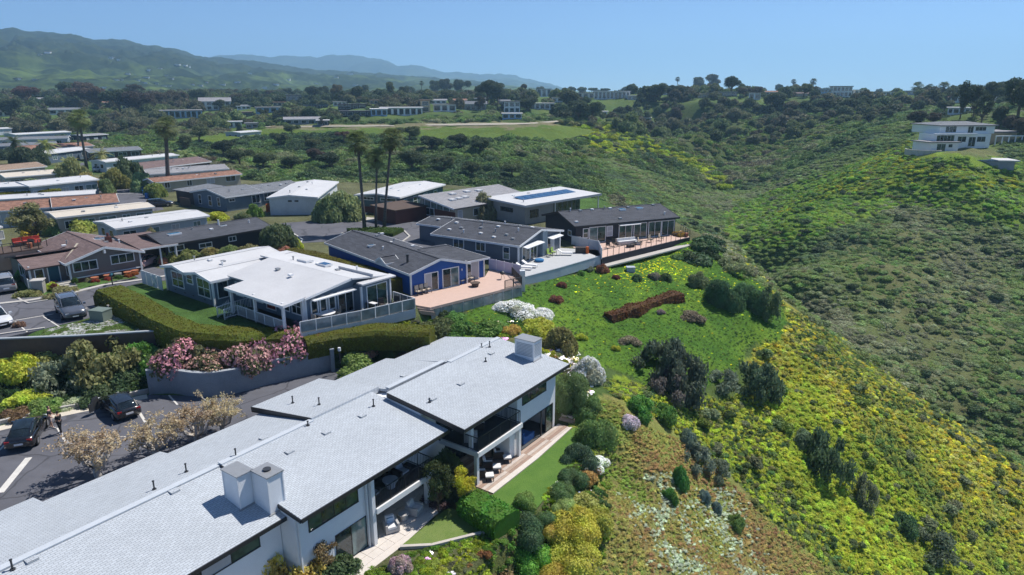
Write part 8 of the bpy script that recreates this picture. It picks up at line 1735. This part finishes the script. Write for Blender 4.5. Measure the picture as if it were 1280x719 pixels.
fh(592, 139, 32, 10, 'far_grey', 'roof_grey', 'grey long house with terrace left of the dark trees', kind='gable', nwin=5); fh(640, 141, 20, 13, 'far_white', 'roof_grey', 'two-storey pale blue house right of the dark trees', 2, nwin=3); fh(640, 149, 24, 6, 'far_blue', 'roof_white', 'low annex below the two-storey pale house', nwin=3)
fh(380, 156, 46, 8, 'far_grey', 'roof_lgrey', 'low grey house at the left end of the dirt road', kind='gable', nwin=5); fh(404, 158, 14, 6, 'black_sid', 'roof_white', 'dark garage with white front beside the low grey house', nwin=2); fh(338, 142, 34, 6, 'far_blue', 'roof_lgrey', 'pale blue low house among bushes', nwin=4)
fh(368, 130, 18, 10, 'far_grey', 'roof_grey', 'two-storey grey house on the left ridge', 2, nwin=3); fh(395, 137, 30, 5, 'wood_brown', 'solar', 'dark low house with solar roof', nwin=4); fh(440, 137, 34, 6, 'wood_brown', 'roof_dark', 'dark low pavilion above the clipped terraces', nwin=4); fh(446, 146, 40, 5, 'black_sid', 'roof_dark', 'lower dark pavilion on the clipped terraces', nwin=5)
fh(270, 138, 36, 14, 'far_white', 'roof_lgrey', 'white gabled farmhouse left of centre on the plateau', 2, 'gable', nwin=5); fh(226, 148, 50, 9, 'far_blue', 'roof_lgrey', 'blue-green glass fronted low house in the left meadow', nwin=8); fh(310, 146, 14, 5, 'wood_brown', 'roof_brown', 'small brown shed in the left meadow', nwin=1); fh(293, 160, 18, 7, 'far_white', 'roof_white', 'white caravan shaped cabin behind the brush', nwin=2); fh(315, 161, 14, 5, 'far_grey', 'roof_grey', 'grey shed beside the white cabin', nwin=2); fh(5, 146, 14, 6, 'far_white', 'roof_grey', 'pale house at the far left edge behind trees', nwin=2)
fh(82, 143, 34, 7, 'far_white', 'roof_grey', 'white and grey villa in front of the reddish wood', kind='gable', nwin=4); fh(66, 103, 1, 1, 'far_white', 'roof_tan', 'tiny villa among trees', nwin=1) if False else None
fh(765, 124, 44, 9, 'far_white', 'roof_white', 'white modern house with black windows on the crest', nwin=9); fh(790, 125, 12, 5, 'far_white', 'roof_white', 'white pavilion right of the white modern house', nwin=2); fh(732, 123, 22, 6, 'far_white', 'roof_lgrey', 'low grey-green wing left of the white modern house', nwin=3); fh(680, 121, 18, 9, 'far_white', 'roof_lgrey', 'white house partly behind the left crest trees', nwin=3)
fh(678, 137, 30, 7, 'far_white', 'roof_white', 'white flat roofed house with pergola below the crest', nwin=5); fh(755, 148, 8, 7, 'far_white', 'roof_white', 'tiny white guest house at the wood edge', nwin=1); fh(806, 154, 14, 4, 'far_blue', 'roof_white', 'small shed with pale blue roof on the slope', nwin=2); fh(833, 119, 14, 4, 'far_white', 'roof_white', 'little white house between crest trees', nwin=2)
fh(910, 121, 22, 5, 'far_grey', 'roof_white', 'low white-roofed house right of the two tall round trees', nwin=4); fh(943, 125, 14, 8, 'far_white', 'roof_lgrey', 'pale house beside the yellow bush', nwin=2); fh(1030, 121, 16, 9, 'far_blue', 'far_white', 'glazed left wing of the long white mansion', 2, nwin=4); fh(1050, 121, 26, 12, 'far_white', 'roof_lgrey', 'main block of the long white mansion on the right crest', 2, nwin=6); fh(1070, 120, 16, 7, 'far_white', 'roof_white', 'right wing of the long white mansion', nwin=3)
fh(1091, 120, 14, 4, 'far_tan', 'roof_tan', 'yellowish house right of the mansion', nwin=2); fh(1110, 120, 16, 4, 'far_white', 'roof_lgrey', 'low white house right of the yellowish one', nwin=3); fh(1175, 119, 12, 6, 'far_white', 'roof_white', 'white house with peaked roofs on the right horizon', kind='gable', nwin=2); fh(1215, 128, 46, 8, 'far_white', 'roof_lgrey', 'wide white house behind the tall right trees', nwin=6); fh(1198, 143, 24, 3, 'far_white', 'roof_white', 'long white wall building above the hillside house', nwin=4)
fh(1010, 108, 1, 1, 'far_white', 'roof_white', 'x') if False else None

for q in [(20, 128, 14, 5, 'far_white', 'roof_terra', 'small white villa with red roof at the far left', 'gable'), (48, 128, 16, 5, 'far_white', 'roof_lgrey', 'second white villa right of the far left one', 'gable'), (60, 142, 20, 5, 'far_white', 'roof_grey', 'pale house deep in the left wood', 'flat'), (132, 132, 12, 4, 'far_tan', 'roof_terra', 'tan house peeping from the left wood', 'gable'), (160, 137, 12, 4, 'far_white', 'roof_white', 'white cube in the reddish wood', 'flat'), (240, 132, 16, 5, 'far_white', 'roof_lgrey', 'pale house behind the blue-green glass house', 'flat'), (305, 137, 16, 5, 'far_white', 'roof_grey', 'white gabled house right of the farmhouse', 'gable'), (350, 133, 16, 4, 'far_tan', 'roof_terra', 'tan house left of the two-storey grey house', 'flat'), (425, 133, 16, 5, 'far_white', 'roof_lgrey', 'pale house behind the dark pavilions', 'flat'), (470, 131, 16, 5, 'far_tan', 'roof_tan', 'sandy house above the modern white house', 'flat'), (548, 130, 20, 5, 'far_white', 'roof_lgrey', 'white house under the ridge trees', 'gable'), (575, 131, 16, 6, 'far_white', 'roof_terra', 'white house with ruddy roof right of the ridge trees', 'gable'), (600, 129, 14, 5, 'far_white', 'roof_white', 'white house left of the big dark trees', 'flat'), (630, 132, 14, 6, 'far_grey', 'roof_grey', 'grey house behind the dark trees', 'gable'), (700, 128, 20, 5, 'far_white', 'roof_lgrey', 'pale house on the crest left of the long house', 'flat'), (880, 123, 16, 4, 'far_tan', 'roof_lgrey', 'tan house under the two tall round trees', 'flat'), (965, 119, 16, 4, 'far_white', 'roof_terra', 'red-roofed house left of the mansion', 'gable'), (1000, 121, 18, 4, 'far_tan', 'roof_brown', 'brown-roofed house just left of the mansion', 'gable'), (1135, 119, 20, 4, 'far_white', 'roof_white', 'white house near the horizon palms', 'flat'), (1190, 126, 16, 5, 'far_tan', 'roof_terra', 'terracotta-roofed house right of the peaked roofs', 'gable'), (1240, 126, 20, 6, 'far_white', 'roof_lgrey', 'pale house at the upper right edge', 'flat')]:
    fh(q[0], q[1], q[2], q[3], q[4], q[5], q[6], 1, q[7], nwin=3)

def hillside_house():
    x, y, z = hit(1196, 186); az = math.radians(84); k = depth_of(x, y, z) / FPX
    f = Fr('hillside_house', x, y, az, 0, 0, z, 'big white three-level house on the right hillside with dark low roof', 'house'); HK = k / .215 * .86; W_ = MATS['far_white']; S_ = lambda p: (p - 1196) * k
    f.put('wall', MB().box(S_(1149), S_(1186), -3.2, 4, z - 1, z + 2.0*HK), W_); f.put('roof', MB().box(S_(1146), S_(1188), -3.8, 4, z + 2.0*HK, z + 2.3*HK), MATS['roof_lgrey'])
    f.put('wall', MB().box(S_(1162), S_(1236), -.8, 6, z - 1, z + 4.4*HK), W_); f.put('terrace_edge', MB().box(S_(1158), S_(1215), -1.6, -.8, z + 4.2*HK, z + 4.6*HK), MATS['white_trim'])
    f.put('wall', MB().box(S_(1170), S_(1244), 0.4, 12, z + 4.4*HK, z + 7.0*HK), W_)
    a, b = S_(1168), S_(1247); f.slab('roof', [(a, -.3, 7.0*HK + z), (b, -.3, z + 7.0*HK), (b - 5, 6, z + 7.9*HK), (a + 5, 6, z + 7.9*HK)], .25, MATS['roof_grey']); f.slab('roof', [(b, 12.6, z + 7.0*HK), (a, 12.6, z + 7.0*HK), (a + 5, 6, z + 7.9*HK), (b - 5, 6, z + 7.9*HK)], .25, MATS['roof_grey'])
    f.slab('roof', [(b, -.3, z + 7.0*HK), (b, 12.6, z + 7.0*HK), (b - 5, 6, z + 7.91*HK), (b - 5, 5.9, z + 7.91*HK)], .2, MATS['roof_grey']); f.slab('roof', [(a, 12.6, z + 7.0*HK), (a, -.3, z + 7.0*HK), (a + 5, 5.9, z + 7.91*HK), (a + 5, 6, z + 7.91*HK)], .2, MATS['roof_grey'])
    kw = dict(fr='white_trim', trim=.1)
    window(f, ('y', -3.2, -1), S_(1158), S_(1169), z - .5, z + 1.6*HK, nx=2, gl='glass_green', **kw); window(f, ('y', -3.2, -1), S_(1173), S_(1178), z + .6*HK, z + 1.5*HK, nx=1, **kw)
    window(f, ('y', -.8, -1), S_(1164), S_(1187), z + 2.1*HK, z + 4.0*HK, nx=5, gl=['glass_green', 'glass'], **kw); window(f, ('y', -.8, -1), S_(1192), S_(1203), z + 2.0*HK, z + 3.6*HK, nx=2, **kw); window(f, ('y', -.8, -1), S_(1207), S_(1216), z + .6*HK, z + 3.4*HK, nx=2, **kw); window(f, ('y', -.8, -1), S_(1218), S_(1229), z + 2.0*HK, z + 3.5*HK, nx=2, **kw)
    window(f, ('y', .4, -1), S_(1178), S_(1192), z + 4.9*HK, z + 6.6*HK, nx=3, **kw); window(f, ('y', .4, -1), S_(1208), S_(1215), z + 4.7*HK, z + 6.6*HK, nx=2, **kw); window(f, ('y', .4, -1), S_(1218), S_(1232), z + 5.3*HK, z + 6.4*HK, nx=3, **kw); window(f, ('x', S_(1244), 1), 3, 5, z + 5*HK, z + 6.3*HK, nx=1, **kw)
    f.put('garage_wing', MB().box(S_(1244), S_(1290), 4, 12, z - 1, z + 4.4*HK), MATS['far_tan']); f.put('wing_roof', MB().box(S_(1244), S_(1294), 3.2, 12.8, z + 4.4*HK, z + 4.8*HK), MATS['roof_lgrey'])
    for i in range(5): f.put('pergola_post', MB().box(S_(1250 + i*9), S_(1250 + i*9) + .25, 1.0, 1.25, z, z + 3.4*HK), W_)
    f.put('pergola_beam', MB().box(S_(1250), S_(1288), .9, 1.3, z + 3.4*HK, z + 3.7*HK), W_)
    m = MB()
    for i in range(9): a = math.pi * (.75 + i * .11); p = (S_(1148) + 4.2*math.cos(a), -1 + 4.6*math.sin(a)); a2 = a + math.pi * .11; q = (S_(1148) + 4.2*math.cos(a2), -1 + 4.6*math.sin(a2)); m.bar((*p, z - .9), (*q, z - .9), .35, 1.6)
    f.put('terrace_wall', m, MATS['concrete'])
hillside_house()
x, y, z = hit(1240, 201); r = empty('garden_shed', (x, y, z - .7), -.2, 'low sunken pavilion with dark and white roof below the hillside house', 'shed')
MB().box(-4.5, 4, -3, 3, -1.5, .7).build('wall', MATS['far_grey'], r); MB().box(-5, 0, -3.4, 3.4, .7, .95).build('roof', MATS['solar'], r); MB().box(.02, 5, -3.4, 3.4, .7, .98).build('roof', MATS['roof_white'], r)
# the wooden fence beyond the left homes, the dirt road, terraced hedges
def gr_sheet(name, pts, col, lift=.25, n=10):
    """a strip laid over the ground: pts lower edge then upper edge points in photo pixels, draped"""
    lo, up = pts; rows = []
    for i in range(len(lo)):
        a, b = hit(*lo[i]), hit(*up[i]); rows.append([(a[0]+(b[0]-a[0])*t, a[1]+(b[1]-a[1])*t, Hs(a[0]+(b[0]-a[0])*t, a[1]+(b[1]-a[1])*t) + lift) for t in np.linspace(0, 1, n)])
    m = MB().grid(rows); o = m.build(name, col, None, True); return tag(o, kind='structure')
gr_sheet('dirt_road', ([(330, 160.6), (400, 159.8), (470, 158.8), (540, 157.8), (600, 157.4), (660, 156), (700, 153.6)], [(330, 159.5), (400, 158.5), (470, 157.5), (540, 156.5), (600, 155.5), (660, 154.5), (700, 152.5)]), plain('pale_road_dust', (.36, .33, .27), .95, .15, .1))
# distant houses scattered on the mountain foot: small white specks of houses, each with a roof
def specks():
    vg = R_(77); spots = [(22,99),(44,100),(50,69),(60,66),(148,75),(140,73),(145,100),(152,101),(186,88),(200,86),(208,95),(215,99),(183,97),(230,82),(236,84),(222,81),(196,105),(205,108),(240,106),(250,107),(278,106),(258,103),(275,112),(130,110),(108,112),(297,103),(330,110),(345,106),(312,92),(360,100),(420,97),(438,93),(444,107),(395,105),(180,104),(172,101),(160,93),(212,108)]
    for i, (px, py) in enumerate(spots):
        d = ray(px, py); t = None
        dg = bpy.context.evaluated_depsgraph_get() if i == 0 else specks.dg
        specks.dg = dg
        ok, loc, nr, idx, ob, mt = sc.ray_cast(dg, Vector((0, 0, CAMZ)) + d * 500, d)
        if not ok or ob is None or 'mountain' not in ob.name: continue
        k = loc.y / 853; w = k * vg.uniform(3, 7); h = k * vg.uniform(.8, 1.3); r = empty('distant_villa', tuple(loc), vg.uniform(-.5, .5), 'tiny pale villa scattered on the green mountain foot', 'villa', 'villas scattered on the mountain foot')
        MB().box(-w/2, w/2, -w/3, w/3, -h, h).build('wall', MATS['far_white'], r); MB().prism([(-w/2-1, -w/3-1), (w/2+1, -w/3-1), (w/2+1, w/3+1), (-w/2-1, w/3+1)], h, h * 1.25).build('roof', MATS[['roof_terra', 'roof_lgrey', 'roof_white'][i % 3]], r)
specks()

# ------------------------------------------------------------------ air: a clear, slightly hazy coastal day
def build_haze():
    b = MB().box(-9000, 9000, -300, 9000, -130, 560)
    g = N('sea_air'); t = g.t; t.nodes.remove(g.b)
    v = t.nodes.new('ShaderNodeVolumePrincipled'); v.inputs['Color'].default_value = (0.42, 0.70, 1.0, 1); v.inputs['Density'].default_value = 0.0002
    v.inputs['Anisotropy'].default_value = 0.2
    t.links.new(v.outputs[0], g.out.inputs['Volume'])
    tag(b.build('haze', g.m), 'thin blue sea haze over the valley', None, None, 'stuff')
build_haze()
